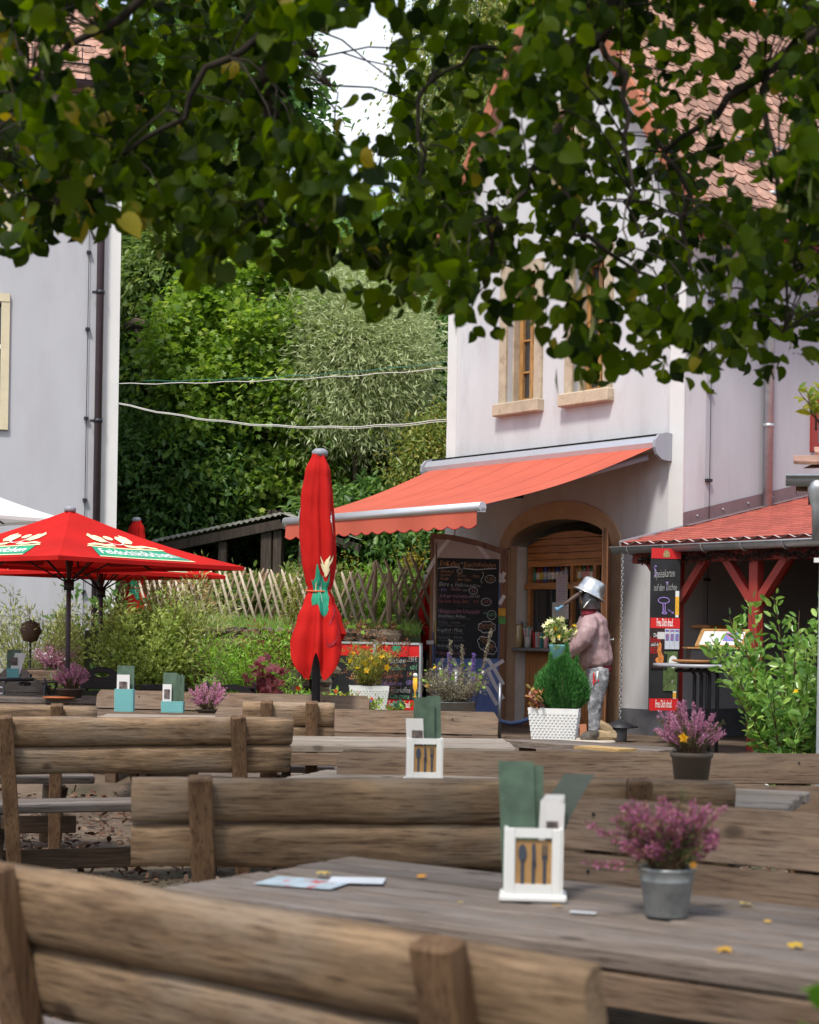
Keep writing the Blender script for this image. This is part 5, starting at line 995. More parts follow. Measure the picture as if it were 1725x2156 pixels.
# ------------------------------------------------------------------ old shed, fences, garden bank, stone wall
BZ = 1.38      # the raised garden
def bank():
    xs = np.append(np.arange(-3.4, .0, .3), .12); ys = np.concatenate([np.arange(17.9, 25, .4), [26, 28]]); mb = MB(); n = len(xs); V = []
    for y in ys:
        for x in xs:
            z = BZ + .10 * (y - 18) * .55 + .05 * mnoise.noise(Vector((x, y, 3))); z = max(z, gz(x, y) + .05) if y > 27 else z; V.append((x, y, z))
    mb.add(V, [(j * n + i, j * n + i + 1, (j + 1) * n + i + 1, (j + 1) * n + i) for j in range(len(ys) - 1) for i in range(n - 1)], 0, True)
    E = [(x, 17.9, .2) for x in xs]; mb.add(E + V[:n], [(i, i + 1, n + i + 1, n + i) for i in range(n - 1)])
    mb.add([(xs[0], y, .2) for y in ys] + [V[j * n] for j in range(len(ys))], [(j, j + 1, len(ys) + j + 1, len(ys) + j) for j in range(len(ys) - 1)]); mb.build('garden_bank', mat('bank_earth', (.06, .075, .03), rough=1, var=.5, scale=3, bump=1, bscale=20), kind='structure')
bank()
def bkz(x, y): return BZ + .055 * (y - 18)
n = 26000; xx = rng.uniform(-3.3, .1, n); yy = rng.uniform(17.95, 25, n); P = np.stack([xx, yy, BZ + .055 * (yy - 18) - .02], 1); D = rng.normal(size=(n, 3)) * .35; D[:, 2] = 1
o = link('grass', cloud_mesh('grass', P, D, rng.uniform(.06, .17, n), ([(0, .04, 0), (.5, .05, .02), (1, 0, -.12), (.5, -.05, .02), (0, -.04, 0)], [(0, 1, 2, 3, 4)]), G_GRASS), kind='stuff'); tag(o, 'rough green grass and weeds on the raised garden bank', 'grass')
sw = thing('stone_wall', 'low dry stone retaining wall of rough brown stones below the garden fence', 'wall', (-.15, 17.75, 0)); rr = random.Random(5)
stone_meshes = []
for k in range(7):
    bm = bmesh.new(); bmesh.ops.create_cube(bm, size=1); bmesh.ops.subdivide_edges(bm, edges=bm.edges, cuts=2, use_grid_fill=True)
    for v in bm.verts: v.co = v.co.normalized() * .62 * .55 + v.co * .5; v.co += Vector((rr.gauss(0, .035), rr.gauss(0, .035), rr.gauss(0, .035)))
    me = bpy.data.meshes.new('stone'); bm.to_mesh(me); bm.free(); me.materials.append(STONE); stone_meshes.append(me)
z = .30; row = 0
while z < BZ + .03:
    hgt = rr.uniform(.09, .17); x = -2.1 + rr.uniform(-.1, 0)
    while x < -.05:
        wd = rr.uniform(.13, .32); o = link('stone', rr.choice(stone_meshes), sw, (x + wd / 2, rr.uniform(-.05, .03), z + hgt / 2), 0, rot=(rr.gauss(0, .06), rr.gauss(0, .05), rr.gauss(0, .12))); o.scale = (wd * 1.02, .32, hgt * 1.04); x += wd
    z += hgt; row += 1
mb = MB(); mb.box((-1.0, .16, .85), (2.2, .12, 1.0)); mb.build('wall_core', SOIL, sw)
# criss-cross stick fence
def stick_fence(name, label, a, b, h, step, lean=24, seed=1):
    rr = random.Random(seed); A, B = Vector(a), Vector(b); L_ = (B - A).length; rz = math.atan2(B.y - A.y, B.x - A.x); t = thing(name, label, 'fence', A, rz); dz = (B.z - A.z)
    stick = {}
    for s_ in (1, -1):
        mb = MB(); Ls = h / math.cos(rad(lean)); mb.tube([(0, 0, 0), (0, 0, Ls - .05), (0, 0, Ls)], [.019, .018, .006], 7); stick[s_] = mb.mesh('stick', W_FENCE if s_ < 0 else W_FENCE_D)
    n = int(L_ / step)
    for s_ in (1, -1):
        for i in range(n):
            x = step * (i + .5); off = -math.tan(rad(lean)) * h / 2 * s_
            o = link('stick', stick[s_], t, (x + off, -.022 * s_ * -1 if s_ > 0 else -.022, x / L_ * dz), 0, rot=(rr.gauss(0, .02), rad((lean + rr.gauss(0, 1.4)) * s_), 0)); o.scale.z = rr.uniform(.94, 1.05)
    return t
fa = at(452, 1322, 20.6); fb = at(770, 1316, 19.2); fz0 = lambda p: bkz(p.x, p.y)
hF = .92
f_a, f_b = Vector((at(452, 1300, 20.4).x, 20.4, EYE + ray(452, 1322)[1] * 20.4)), Vector((at(800, 1300, 19.0).x, 19.0, EYE + ray(800, 1345)[1] * 19.0))
stick_fence('stick_fence', 'long criss-cross fence of pale peeled sticks running along the garden bank', f_a, f_b, .72, .125, lean=22, seed=2)
f_c = Vector((at(905, 1300, 19.7).x, 19.7, EYE + ray(905, 1325)[1] * 19.7))
stick_fence('stick_fence', 'short stretch of criss-cross fence turning back beside the painted door leaf', f_b + Vector((.06, .02, 0)), f_c, .84, .17, lean=33, seed=3)
f_e = Vector((at(300, 1300, 21.2).x, 21.2, EYE + ray(300, 1318)[1] * 21.2))
stick_fence('stick_fence', 'far left stretch of criss-cross fence half hidden by the pale willow shrubs', f_e, f_a + Vector((-.06, .02, 0)), .58, .13, seed=6)
for px, Y, yt, lab in ((818, 19.0, 1205, 'round brown fence post where the two stick fences meet'), (842, 19.9, 1225, 'thin pale fence post beside the corner of the stick fence'), (787, 19.4, 1180, 'turned garden post with pointed top behind the stick fence')):
    a = at(px, 1340, Y); zt_ = EYE + ray(px, yt)[1] * Y; tag(MB().tube([(0, 0, -.1), (0, 0, zt_ - a.z - .04), (0, 0, zt_ - a.z)], [.032, .030, .008], 9).build('fence_post', W_FENCE_D, None, a), lab, 'post')
# board fence at the back left
bf0, bf1 = at(250, 1230, 22.4), at(556, 1230, 22.0); bz = thing('board_fence', 'fresh brown horizontal board fence behind the shrubs', 'fence', (bf0.x, bf0.y, EYE + ray(300, 1262)[1] * 22.2 - .5), math.atan2(bf1.y - bf0.y, bf1.x - bf0.x)); Lb = (bf1 - bf0).length; zt_ = EYE + ray(400, 1206)[1] * 22.2 - bz.location.z
for i in range(6): MB().box((Lb / 2, 0, zt_ - .07 - i * .15), (Lb, .025, .142), bev=.006).build('board', W_PINE, bz)
for x in (.02, Lb / 2, Lb - .02): MB().box((x, .05, zt_ / 2), (.08, .07, zt_)).build('post', W_PINE, bz)
# shed
sO = at(600, 1205, 24.0); sO.z = BZ + .35; sh = thing('old_shed', 'open weathered dark timber shed with a pale corrugated roof', 'shed', sO, rad(-4)); SFm = Frame(sO, rad(-4))
def sp(px, py, y=0): p = SFm.hit(px, py, 1, y); return (p.x, y, p.z)
r0, r1, r2 = sp(318, 1140, -.5), sp(592, 1081, -.5), sp(640, 1096, 1.2)
mb = MB(); nn = 46; A = Vector(r0); B = Vector(r1); vs = []
for y, dz in ((-.5, 0), (3.2, .25)):
    for i in range(nn + 1): p = A.lerp(B, i / nn); vs.append((p.x, y, p.z + dz + .022 * math.sin(i * math.pi)))
for i in range(nn + 1): pass
k = nn + 1; vs2 = [(x, y, z + (.025 if i % 2 else 0)) for i, (x, y, z) in enumerate(vs)]; mb.add(vs2, [(i, i + 1, k + i + 1, k + i) for i in range(nn)]); mb.add([(x, y, z - .03) for x, y, z in vs2], [(i, i + 1, k + i + 1, k + i) for i in range(nn)])
mb.add([vs2[i] for i in range(k)] + [(vs2[i][0], vs2[i][1], vs2[i][2] - .03) for i in range(k)], [(i, i + 1, k + i + 1, k + i) for i in range(nn)])
B2 = Vector((r1[0] + 1.1, 0, r1[2] - .35)); mb.add([(r1[0], -.5, r1[2]), (r1[0], 3.2, r1[2] + .25), (B2.x, 3.2, B2.z + .25), (B2.x, -.5, B2.z)], [(0, 1, 2, 3)])
mb.build('roof', mat('pale_corrugated_sheet', (.36, .34, .30), rough=.9, var=.35, scale=8, bump=.4, dirt=((.10, .12, .06), 6, .5, .7)), sh)
mb = MB(); mb.tube([(r0[0], -.42, r0[2] - .12), (r1[0], -.42, r1[2] - .14)], .09, 4, smooth=False); mb.tube([(r1[0], -.42, r1[2] - .14), (B2.x, -.42, B2.z - .12)], .08, 4, smooth=False); mb.build('eave_beam', W_OLD, sh)
for px, w_ in ((562, .15), (585, .12), (640, .13), (700, .12), (470, .12)):
    x = sp(px, 1150, -.35)[0]; zt_ = min(r1[2], r0[2] + (x - r0[0]) / (r1[0] - r0[0]) * (r1[2] - r0[2])) - .2; MB().box((x, -.35, zt_ / 2 - .3), (w_, w_, zt_ + .6), bev=.01).build('post', W_OLD, sh)
for i in range(7): x = sp(566 + i * 5.2, 1150, -.2)[0]; MB().box((x, -.2, .4 + .3), (.05, .02, 1.35), M=Matrix.Rotation(rad(random.uniform(-2, 2)), 4, 'Y')).build('slat', W_OLD, sh)
mb = MB(); mb.box(((r0[0] + B2.x) / 2, 3.1, .7), (B2.x - r0[0], .05, 2.4)); mb.build('back_wall', W_OLD, sh); mb = MB(); mb.tube([sp(640, 1180, -.3), sp(690, 1240, -.3)], .05, 4, smooth=False); mb.tube([sp(690, 1180, -.3), sp(645, 1240, -.3)], .05, 4, smooth=False); mb.build('cross_brace', W_OLD, sh)
# cables between the houses
def cable(label, pa, pb, pm, r, m, Ya=20.9, Yb=19.9):
    a, b, c = at(*pa, Ya), at(*pb, Yb), at(*pm, (Ya + Yb) / 2); pts = []
    for i in range(25):
        t_ = i / 24; tm_ = (pm[0] - pa[0]) / (pb[0] - pa[0]); q = a.lerp(b, t_); s_ = c.z - a.lerp(b, tm_).z; q.z += s_ * t_ * (1 - t_) / (tm_ * (1 - tm_)); q.z += .008 * math.sin(i * 1.7) * (0 if i in (0, 24) else 1); pts.append(q)
    tag(MB().tube([p - a for p in pts], r, 5).build('cable', m, None, a), label, 'cable', 'cables strung between the two houses')
CAB = mat('pale_cable', (.55, .55, .50), var=.1, bump=0)
cable('upper pale cable between the houses, nearly level', (247, 808), (942, 775), (600, 800), .006, CAB); cable('lower pale cable sagging between the houses', (247, 848), (940, 883), (700, 902), .006, CAB)
cable('second lower cable just under the sagging pale one', (247, 850), (940, 887), (700, 905), .0045, CAB); cable('thin green wire above the pale cables', (300, 802), (942, 762), (620, 792), .004, mat('green_wire', (.03, .18, .14), bump=0))
# ------------------------------------------------------------------ roof corner and post at the right edge
kq = at(1655, 1010, 9.5); kk = thing('garden_kiosk', 'corner of a tiled garden kiosk with zinc gutter and grey post at the right edge', 'kiosk', (kq.x, kq.y, .0), rad(-12)); KF = Frame((kq.x, kq.y, 0), rad(-12))
def kp(px, py, y=0): p = KF.hit(px, py, 1, y); return Vector((p.x, y, p.z))
a = kp(1655, 1003); gutter('gutter', kk, (a.x, 0, a.z - .0), (a.x + 2.2, 0, a.z + .0), .055, METAL, 3)
MB().lathe([(.055, .03), (.055, -.02), (.045, -.07), (.03, -.12), (.025, -.3)], 14, kp(1722, 1024)).build('rain_hopper', METAL, kk)
e = kp(1697, 972); rk = MB().add([(e.x - .02, -.02, e.z - .04), (e.x + 2.2, -.02, e.z - .04), (e.x + 2.2, 1.3, e.z + .35), (e.x + .6, 1.3, e.z + .35)], [(0, 1, 2, 3)]).build('roof', TILE, kk)
for i in range(4):
    for j in range(10): o = link('tile', TME, rk, (e.x + .02 + TW * (j + .5 * (i % 2)) + i * .06, -.03 + i * .145, e.z - .02 + i * .040), rot=(rad(12), 0, 0))
MB().box((e.x + 1.0, .12, e.z - .12), (2.1, .1, .06)).build('eave_board', W_DOOR, kk); b_ = kp(1704, 1036); MB().box((b_.x + 1, .2, b_.z), (2.0, .12, .10)).build('beam', W_RED, kk)
p_ = kp(1726, 1300); MB().box((p_.x + .02, .05, 1.3), (.05, .05, 2.6)).build('post', METAL, kk); b2 = kp(1716, 1180); MB().box((b2.x + .02, -.02, b2.z), (.05, .04, .025)).build('lamp_clip', WHITE, kk)
for x in (2.1,): MB().box((p_.x + x, .1, 1.3), (.1, .1, 2.6)).box((p_.x + x, 1.2, 1.3), (.1, .1, 2.6)).box((p_.x + .1, 1.2, 1.3), (.1, .1, 2.6)).build('post', W_RED, kk)
# ------------------------------------------------------------------ trees behind the fence
def tat(px, Y, dz=-.4): a = at(px, 1300, Y); return (a.x, Y, max(gz(a.x, Y), (bkz(a.x, Y) if Y < 28 else 0)) + dz)
def zrel(py, px, Y, base): return EYE + ray(px, py)[1] * Y - base[2]
def bgtree(name, label, px, Y, ytop, ybot, wpx, m, ls, nblob, nleaf, blob, tpl=T_LEAF, **kw):
    b = tat(px, Y); zt_, zb_ = zrel(ytop, px, Y, b), zrel(ybot, px, Y, b); r = sz(wpx / 2, Y)
    return tree(name, label, 'tree', b, zt_, (kw.pop('cx', 0), 0, (zt_ + zb_) / 2), (r, kw.pop('ry', r * .8), (zt_ - zb_) / 2), nblob, nleaf, ls, tpl, m, blob=blob, group='trees on the slope behind the beer garden', **kw)
bgtree('maple_tree', 'bright green maple with fine grey trunk in the middle of the gap between the houses', 575, 27.0, 465, 1130, 520, G_MAPLE, .115, 170, 62000, .46, T_MAPLE, trunk_r=.12, seed=3, nlimb=34, bark=BARK_G, trunk_top=.9)
bgtree('maple_tree', 'darker broad leaved maple behind the closed red parasol and beside the awning', 860, 28.0, 640, 1150, 330, G_DARK, .14, 120, 32000, .55, T_MAPLE, trunk_r=.14, seed=7, nlimb=14)
bgtree('willow_tree', 'silvery green willow in front of the dark maple, left of the gabled house', 748, 25.6, 575, 905, 250, G_WILLOW, .12, 130, 48000, .5, T_NARROW, trunk_r=.06, seed=9, droop=.4, nlimb=26, flat=.2, dirup=.5)
bgtree('oak_tree', 'very dark tall tree with a crooked bare limb right of the left house', 300, 33.0, 120, 1150, 430, G_DARK, .19, 220, 40000, .8, trunk_r=.3, seed=13, nlimb=24, shell=.3)
bgtree('alder_tree', 'pale leaved tree standing just behind the left house corner under the hanging linden', 400, 31.0, 330, 780, 330, G_MID, .15, 110, 24000, .5, trunk_r=.16, seed=15, nlimb=12)
bgtree('spruce_like_tree', 'tall dark tree whose ragged edge borders the left side of the sky gap', 560, 40.0, -120, 620, 250, G_DARK, .27, 110, 17000, .9, trunk_r=.25, seed=17, nlimb=14) if False else bgtree('tall_ash_tree', 'tall dark ash whose ragged edge borders the left side of the sky gap', 465, 40.0, -160, 600, 290, G_DARK, .27, 120, 18000, .9, trunk_r=.25, seed=17, nlimb=14)
bgtree('birch_tree', 'tall birch with hanging twigs between the sky gap and the gable', 980, 34.0, -180, 620, 270, G_BIRCH, .11, 150, 34000, .7, T_LEAF, bark=BARK_W, trunk_r=.14, seed=19, droop=.9, nlimb=20, flat=.1)
bgtree('hornbeam_tree', 'dark green small leaved tree filling the space below the birch beside the gabled house', 880, 33.0, 430, 900, 260, G_MID, .20, 80, 12000, .75, trunk_r=.15, seed=21, nlimb=8)
bgtree('young_birch_tree', 'yellowish young birch leaning over the awning beside the gabled house', 905, 24.6, 860, 1130, 130, G_BIRCH, .085, 50, 8000, .35, T_LEAF, bark=BARK, trunk_r=.05, seed=23, droop=.5, nlimb=10)
bgtree('hazel_tree', 'dense dark hazel behind the old shed', 380, 26.8, 850, 1170, 330, G_DARK, .15, 110, 22000, .5, T_LEAF, trunk_r=.08, seed=25, nlimb=8)
bgtree('elder_tree', 'dense dark elder thicket behind the criss-cross fence under the awning', 780, 24.6, 1030, 1230, 330, G_DARK, .15, 80, 12000, .45, T_LEAF, trunk_r=.05, seed=27, nlimb=10)
for i, (px, Y, yt, yb, w_, lab) in enumerate(((1250, 40, -200, 900, 500, 'tall dark tree hidden for the most part behind the gabled house'), (40, 44, -100, 900, 500, 'tall dark tree behind the left house'))):
    bgtree('tall_tree', lab, px, Y, yt, yb, w_, G_DARK, .34, 90, 9000, 1.4, trunk_r=.3, seed=30 + i, nlimb=6)
# far wood on the hillside, one mass
n = 52000; yy = rng.uniform(36, 62, n); xx = rng.uniform(-26, 30, n); gzz = np.array([gz(x, y) for x, y in zip(xx, yy)]); px_ = xx / yy * 3600 + 862
cap = np.where((px_ > 560) & (px_ < 900), 3.4, 7.5) * (1 + .35 * np.sin(xx * .9) * np.cos(yy * .7)); P = np.stack([xx, yy, gzz + cap * rng.uniform(0, 1, n) ** .6], 1); D = rng.normal(size=(n, 3)); D[:, 2] -= .3
o = link('far_wood', cloud_mesh('far_wood', P, D, rng.uniform(.35, .7, n), T_LEAF, G_DARK, flat=.5), kind='stuff'); tag(o, 'dark wood covering the hillside behind the separate trees', 'forest')
# bare crooked limb
lb = tree_l = MB(); a0 = at(262, 690, 29.5); pts = [at(*q, 29.5) - a0 for q in ((262, 690), (285, 680), (310, 684), (345, 676), (400, 690), (470, 735))]; lb.tube(pts, [.05, .10, .09, .08, .07, .05], 8); lb.tube([at(285, 684, 29.5) - a0, at(293, 720, 29.5) - a0, at(300, 765, 29.5) - a0], [.05, .03, .015], 6)
tag(lb.build('broken_limb', BARK, None, a0), 'mossy broken bare limb sticking out of the dark trees beside the left house', 'branch')
# ------------------------------------------------------------------ scarecrow figure
SY = 14.8; so_ = at(1245, 1557, SY); kf = SY / 3600; scz = so_.z
st = thing('tree_stump_stand', 'round pale topped stand under the scarecrow', 'stand', (so_.x - .02, so_.y, gz(so_.x, so_.y)), 0); hs = scz - gz(so_.x, so_.y)
MB().lathe([(.19, -.05), (.18, hs - .05)], 20).build('drum', mat('rusty_pale_drum', (.32, .29, .25), var=.3, scale=6, dirt=((.22, .09, .03), 7, .6, .7)), st); MB().lathe([(.23, hs - .03), (.235, hs - .015), (.22, hs)], 24).build('lid', mat('pale_lid', (.50, .44, .36), var=.2, scale=9), st)
fig = thing('scarecrow', 'scarecrow in faded pink blouson and washed jeans with saucepan hat and pipe nose', 'scarecrow', so_, 0)
def fp(px, py, y=0): return Vector(((px - 1245) * kf, y, (1557 - py) * kf))
def remesh(o, vox=.012, sm=4):
    m = o.modifiers.new('r', 'REMESH'); m.mode = 'VOXEL'; m.voxel_size = vox; m.use_smooth_shade = True
    s_ = o.modifiers.new('s', 'SMOOTH'); s_.iterations = sm; s_.factor = .5; return o
def wrinkle(o, amt, size, strx=1):
    t_ = bpy.data.textures.new('wrinkle', 'CLOUDS'); t_.noise_scale = size; t_.noise_depth = 2; d = o.modifiers.new('d', 'DISPLACE'); d.texture = t_; d.strength = amt; d.mid_level = .5; return o
JK = mat('faded_pink_nylon', (.36, .235, .235), rough=.42, var=.14, scale=5, bump=.9, bscale=8, stretch=(1, 1, .5), bdist=.035, perobj=0, dirt=((.25, .15, .16), 7, .55, .7)); JM = mat('maroon_knit', (.20, .02, .03), rough=.9, var=.15, bump=.3, stretch=(8, 8, .5)); JN = mat('acid_washed_denim', (.19, .19, .20), rough=.9, var=.55, scale=16, bump=.3, dirt=((.42, .42, .42), 22, .5, .62))
mb = MB(); tor = [(1237, 1289, .055, .05), (1240, 1297, .095, .10), (1243, 1312, .125, .16), (1246, 1335, .135, .17), (1248, 1360, .14, .165), (1251, 1382, .145, .165), (1257, 1397, .135, .155), (1258, 1404, .10, .12)]
mb.tube([fp(x, y) for x, y, _, _ in tor], [(ry, rx) if False else (rx, ry) for _, _, rx, ry in tor], 24)
mb.tube([fp(1236, 1306, -.12), fp(1231, 1325, -.19), fp(1222, 1345, -.20), fp(1206, 1362, -.17), fp(1188, 1376, -.12)], [.075, .082, .075, .062, .05], 14)
mb.tube([fp(1236, 1306, .12), fp(1228, 1330, .18), fp(1215, 1352, .17), fp(1198, 1368, .10), fp(1186, 1374, .02)], [.075, .08, .072, .06, .045], 14)
j = remesh(mb.build('jacket', JK, fig), .014, 3); wrinkle(j, .034, .10)
def nonrem(o): return o
MB().tube([fp(1235, 1278), fp(1236, 1290), fp(1237, 1294)], [(.062, .07), (.07, .078), (.075, .085)], 18).build('collar', JM, fig)
MB().tube([fp(1258, 1402), fp(1259, 1411), fp(1259, 1414)], [(.105, .13), (.112, .13), (.105, .125)], 20).build('waistband', JM, fig)
for s_ in (-1,): MB().tube([fp(1189, 1375, -.12), fp(1182, 1380, -.11)], [.045, .04], 12).build('cuff', JM, fig)
mb = MB(); 
for s_, dx in ((-.075, 0), (.075, 6)): mb.tube([fp(1257, 1408, s_ * .7), fp(1257 + dx * .3, 1432, s_), fp(1252 + dx * .5, 1465, s_), fp(1249 + dx, 1495, s_), fp(1249 + dx, 1520, s_), fp(1248 + dx, 1540, s_)], [.095, .088, .072, .058, .052, .05], 14)
mb.tube([fp(1257, 1406), fp(1257, 1422)], [(.11, .13), (.10, .14)], 16)
j = remesh(mb.build('jeans', JN, fig), .014, 2); wrinkle(j, .016, .04)
MB().box(fp(1244, 1428, -.165) , (.012, .01, .10), M=None).box(fp(1250, 1432, -.165), (.04, .008, .012)).build('red_braces', RED_SIGN, fig); MB().tube([fp(1252, 1412, -.16), fp(1251, 1434, -.165)], .008, 6).build('white_braces', WHITEP, fig)
SHOE = mat('worn_grey_shoe', (.10, .085, .07), rough=.8, var=.35, scale=20, bump=.3)
for s_, dx in ((-.075, 0), (.075, 5)):
    mb = MB(); mb.tube([fp(1250 + dx, 1538, s_), fp(1249 + dx, 1548, s_)], [.05, .052], 12); mb.tube([fp(1256 + dx, 1551, s_), fp(1243 + dx, 1550, s_), fp(1230 + dx, 1552.5, s_), fp(1220 + dx, 1554, s_)], [(.038, .026), (.046, .036), (.045, .024), (.026, .014)], 12); remesh(mb.build('shoe', SHOE, fig), .01, 2)
# head: dented tin bucket upside down, saucepan hat, torch nose
hd = MB(); up = Vector((.0, 0, 1)); hd.tube([fp(1238, 1283), fp(1238, 1262), fp(1240, 1240), fp(1240, 1234)], [.094, .098, .092, .06], 22); hd.build('tin_head', mat('dented_dark_tin', (.12, .12, .13), rough=.3, var=.6, scale=9, metal=.6, bump=.4, bscale=18, dirt=((.30, .22, .15), 14, .55, .7)), fig)
hc = fp(1237, 1249); ax = Vector((.27, 0, .96)).normalized(); Mh = Matrix.Translation(hc) @ Vector((0, 0, 1)).rotation_difference((fp(1247, 1222) - fp(1234, 1249)).normalized()).to_matrix().to_4x4()
MB().lathe([(.152, -.016), (.150, -.008), (.122, .005), (.112, .06), (.100, .11), (.075, .128), (0, .13)], 28, M=Mh).build('saucepan_hat', mat('polished_aluminium', (.62, .62, .60), rough=.28, var=.12, scale=14, metal=.85, bump=.1, bscale=30, stretch=(1, 1, 6)), fig)
MB().tube([fp(1230, 1268, -.09), fp(1216 + 6, 1280, -.09), fp(1236, 1262, -.10)], .005, 5).build('cord', WHITEP, fig)
MB().lathe([(0, -.012), (.012, -.008), (.014, 0), (.01, .01), (0, .013)], 10, fp(1217, 1246, -.085)).build('eye', WHITEP, fig)
MB().tube([fp(1219, 1248, -.06), fp(1205, 1257, -.07), fp(1190, 1268, -.08), fp(1178, 1277, -.09)], [.020, .019, .015, .012], 12).build('nose', mat('rusty_handle', (.10, .06, .045), var=.4, scale=20), fig)
MB().tube([fp(1180, 1276, -.09), fp(1170, 1283, -.095), fp(1166, 1285, -.10), fp(1164, 1286, -.10)], [.011, .012, .024, .026], 14).build('nose_tip', mat('blue_enamel', (.16, .34, .48), rough=.4, var=.2), fig)
MB().box(fp(1219, 1262, -.05), (.016, .01, .07), M=None).build('tag_strip', W_DOOR, fig)
# flower pot in its hands with cream petunias
pc = so_ + fp(1172, 1388, -.08); pt = thing('flower_pot', 'turquoise pot of cream petunias held in the arms of the scarecrow', 'flowers', pc); MB().lathe([(.055, -.02), (.085, .11), (.09, .12), (.08, .122)], 18).build('pot', TURQ, pt)
shrub('x', '', '', (0, 0, 0), .28, .18, 24, 14, .05, T_LEAF, G_MID, seed=3, parent=pt, flowers=[(F_CREAM, 46, .062, .55), (F_YEL, 5, .05, .6)], twig=.03, up=.2)
for o in kids(pt):
    if o.name.split('.')[0] in ('stems', 'foliage', 'blossom'): o.location.z = .09
# stones and shard by the feet
for (px, py, sx, sz__, lab) in ((1271, 1549, .20, .085, 'rough buff stone lying flat against the shoes of the scarecrow'), (1268, 1534, .16, .07, 'tilted buff stone resting on top of the flat one')):
    p = at(px, py + 5, SY - .02); o = link('stone', stone_meshes[1 if sx > .18 else 2].copy(), None, (p.x, p.y, scz + (.045 if sx > .18 else .12)), rot=(0, rad(3 if sx > .18 else 28), .2)); o.scale = (sx, .13, sz__); o.data.materials[0] = BRICK; tag(o, lab, 'stone')
p = at(1230, 1530, SY + .13); tag(MB().box((0, 0, .05), (.06, .02, .13), M=Matrix.Rotation(rad(-6), 4, 'Y')).prism([(-.03, .0), (.03, 0), (.0, -.03)], -.01, .01).build('terracotta_shard', mat('terracotta', (.50, .20, .11), var=.2), None, (p.x, p.y, scz + .01)), 'upright terracotta shard behind the feet of the scarecrow', 'shard')
p = at(1305, 1530, 16.0); g = gz(p.x, p.y); t = thing('garden_lantern', 'low dark lantern with a flat pointed roof beside the plinth', 'lantern', (p.x, p.y, g)); hz_ = p.z - g; MB().lathe([(.19, hz_ - .01), (.19, hz_), (0, hz_ + .075)], 4, ph=.3).build('roof', DARK_METAL, t); MB().lathe([(.07, 0), (.07, hz_ - .01)], 8).build('body', mat('lantern_body', (.22, .22, .22), var=.2), t)
# ------------------------------------------------------------------ picnic furniture
def fit(pa, pb, z): a, b = onz(*pa, z), onz(*pb, z); d = b - a; return a, math.atan2(d.y, d.x), d.length
def dlog(L_, r, seed, flat_back=True):
    """half-round log lying along x, slightly irregular, flat side towards +y"""
    rr = random.Random(seed); mb = MB(); n, k = 12, 15; vs = []; ph = rr.uniform(0, 6)
    for i in range(k):
        x = L_ * i / (k - 1); R_ = r * (1 + .03 * math.sin(x * 3 + ph) + .02 * math.sin(x * 9 + ph * 2))
        if i in (0, k - 1): R_ *= .965
        for j in range(n):
            t_ = math.pi * (j / (n - 1)) + math.pi / 2; cy_ = max(-1, min(1, math.cos(t_) * 1.0)); cz2 = math.sin(t_)
            sq = .62; cz2 = math.copysign(abs(cz2) ** sq, cz2); cy_ = -abs(cy_) ** sq
            vs.append((x + (.006 if i == 0 else -.006 if i == k - 1 else 0) * (0 if i in (0, k - 1) else 1), cy_ * R_ * .70, cz2 * R_))
    mb.add(vs, [(i * n + j, i * n + (j + 1) % n, (i + 1) * n + (j + 1) % n, (i + 1) * n + j) for i in range(k - 1) for j in range(n)], 0, True)
    b = 0; mb.f.append([b + j for j in range(n)]); mb.m.append(0); mb.sm.append(False); b = (k - 1) * n; mb.f.append([b + j for j in range(n)][::-1]); mb.m.append(0); mb.sm.append(False)
    return mb
def log_bench(label, pa, pb, ztop, posts, ext=(0, 0), seed=1, r=.074, splay=0.0, seat=True, nlog=2, g=0.0):
    a, rz, L_ = fit(pa, pb, ztop); d = Vector((math.cos(rz), math.sin(rz), 0)); a = a - d * ext[0]; L_ += ext[0] + ext[1]; t = thing('log_bench', label, 'bench', (a.x, a.y, g), rz, 'rustic picnic benches'); h = ztop - g
    rec = math.tan(rad(14))
    for k in range(nlog):
        z = h - r - k * (2 * r - .004); o = dlog(L_, r * (1 + .02 * k), seed + k).build('backrest_log', W_LOG, t, (0, .0 + (r + k * 2 * r) * rec, z), 0); o.rotation_euler = (rad(14) * -1 * -1, 0, 0)
    fr = Frame((a.x, a.y, g), rz)
    for px in posts:
        x = fr.hit(px, 1600, 1, -.08).x if not isinstance(px, float) else px; top = Vector((x, -r * .70 - .027, h + .004)); bot = Vector((x + splay, -r * .70 - .027 + rec * h, 0)); mb = MB()
        dv = (top - bot); L2 = dv.length; M_ = Matrix.Translation(bot) @ Vector((0, 0, 1)).rotation_difference(dv.normalized()).to_matrix().to_4x4(); mb.box((0, 0, L2 / 2), (.076, .055, L2), M=M_, bev=.006); mb.build('back_post', W_POST, t)
        if seat:
            mb = MB(); mb.box((x + splay * .5, .42, .36), (.07, .62, .07), bev=.006); mb.build('seat_bearer', W_LEG, t); mb = MB(); mb.tube([(x - .02, .60, 0), (x, .56, .36)], .075, 12); mb.build('log_leg', W_LOG, t)
            mb = MB(); mb.tube([(x, .22, .10), (x + .06, .56, .33)], .035, 4, smooth=False); mb.build('brace', W_LEG, t)
    if seat:
        for k in range(2): MB().box((L_ / 2, .30 + k * .19, .42), (L_, .18, .045), bev=.008).build('seat_plank', W_TABLE, t)
        MB().box((L_ / 2, .45, .12), (L_ * .72, .04, .11), bev=.006).build('stretcher', W_LEG, t)
    return t
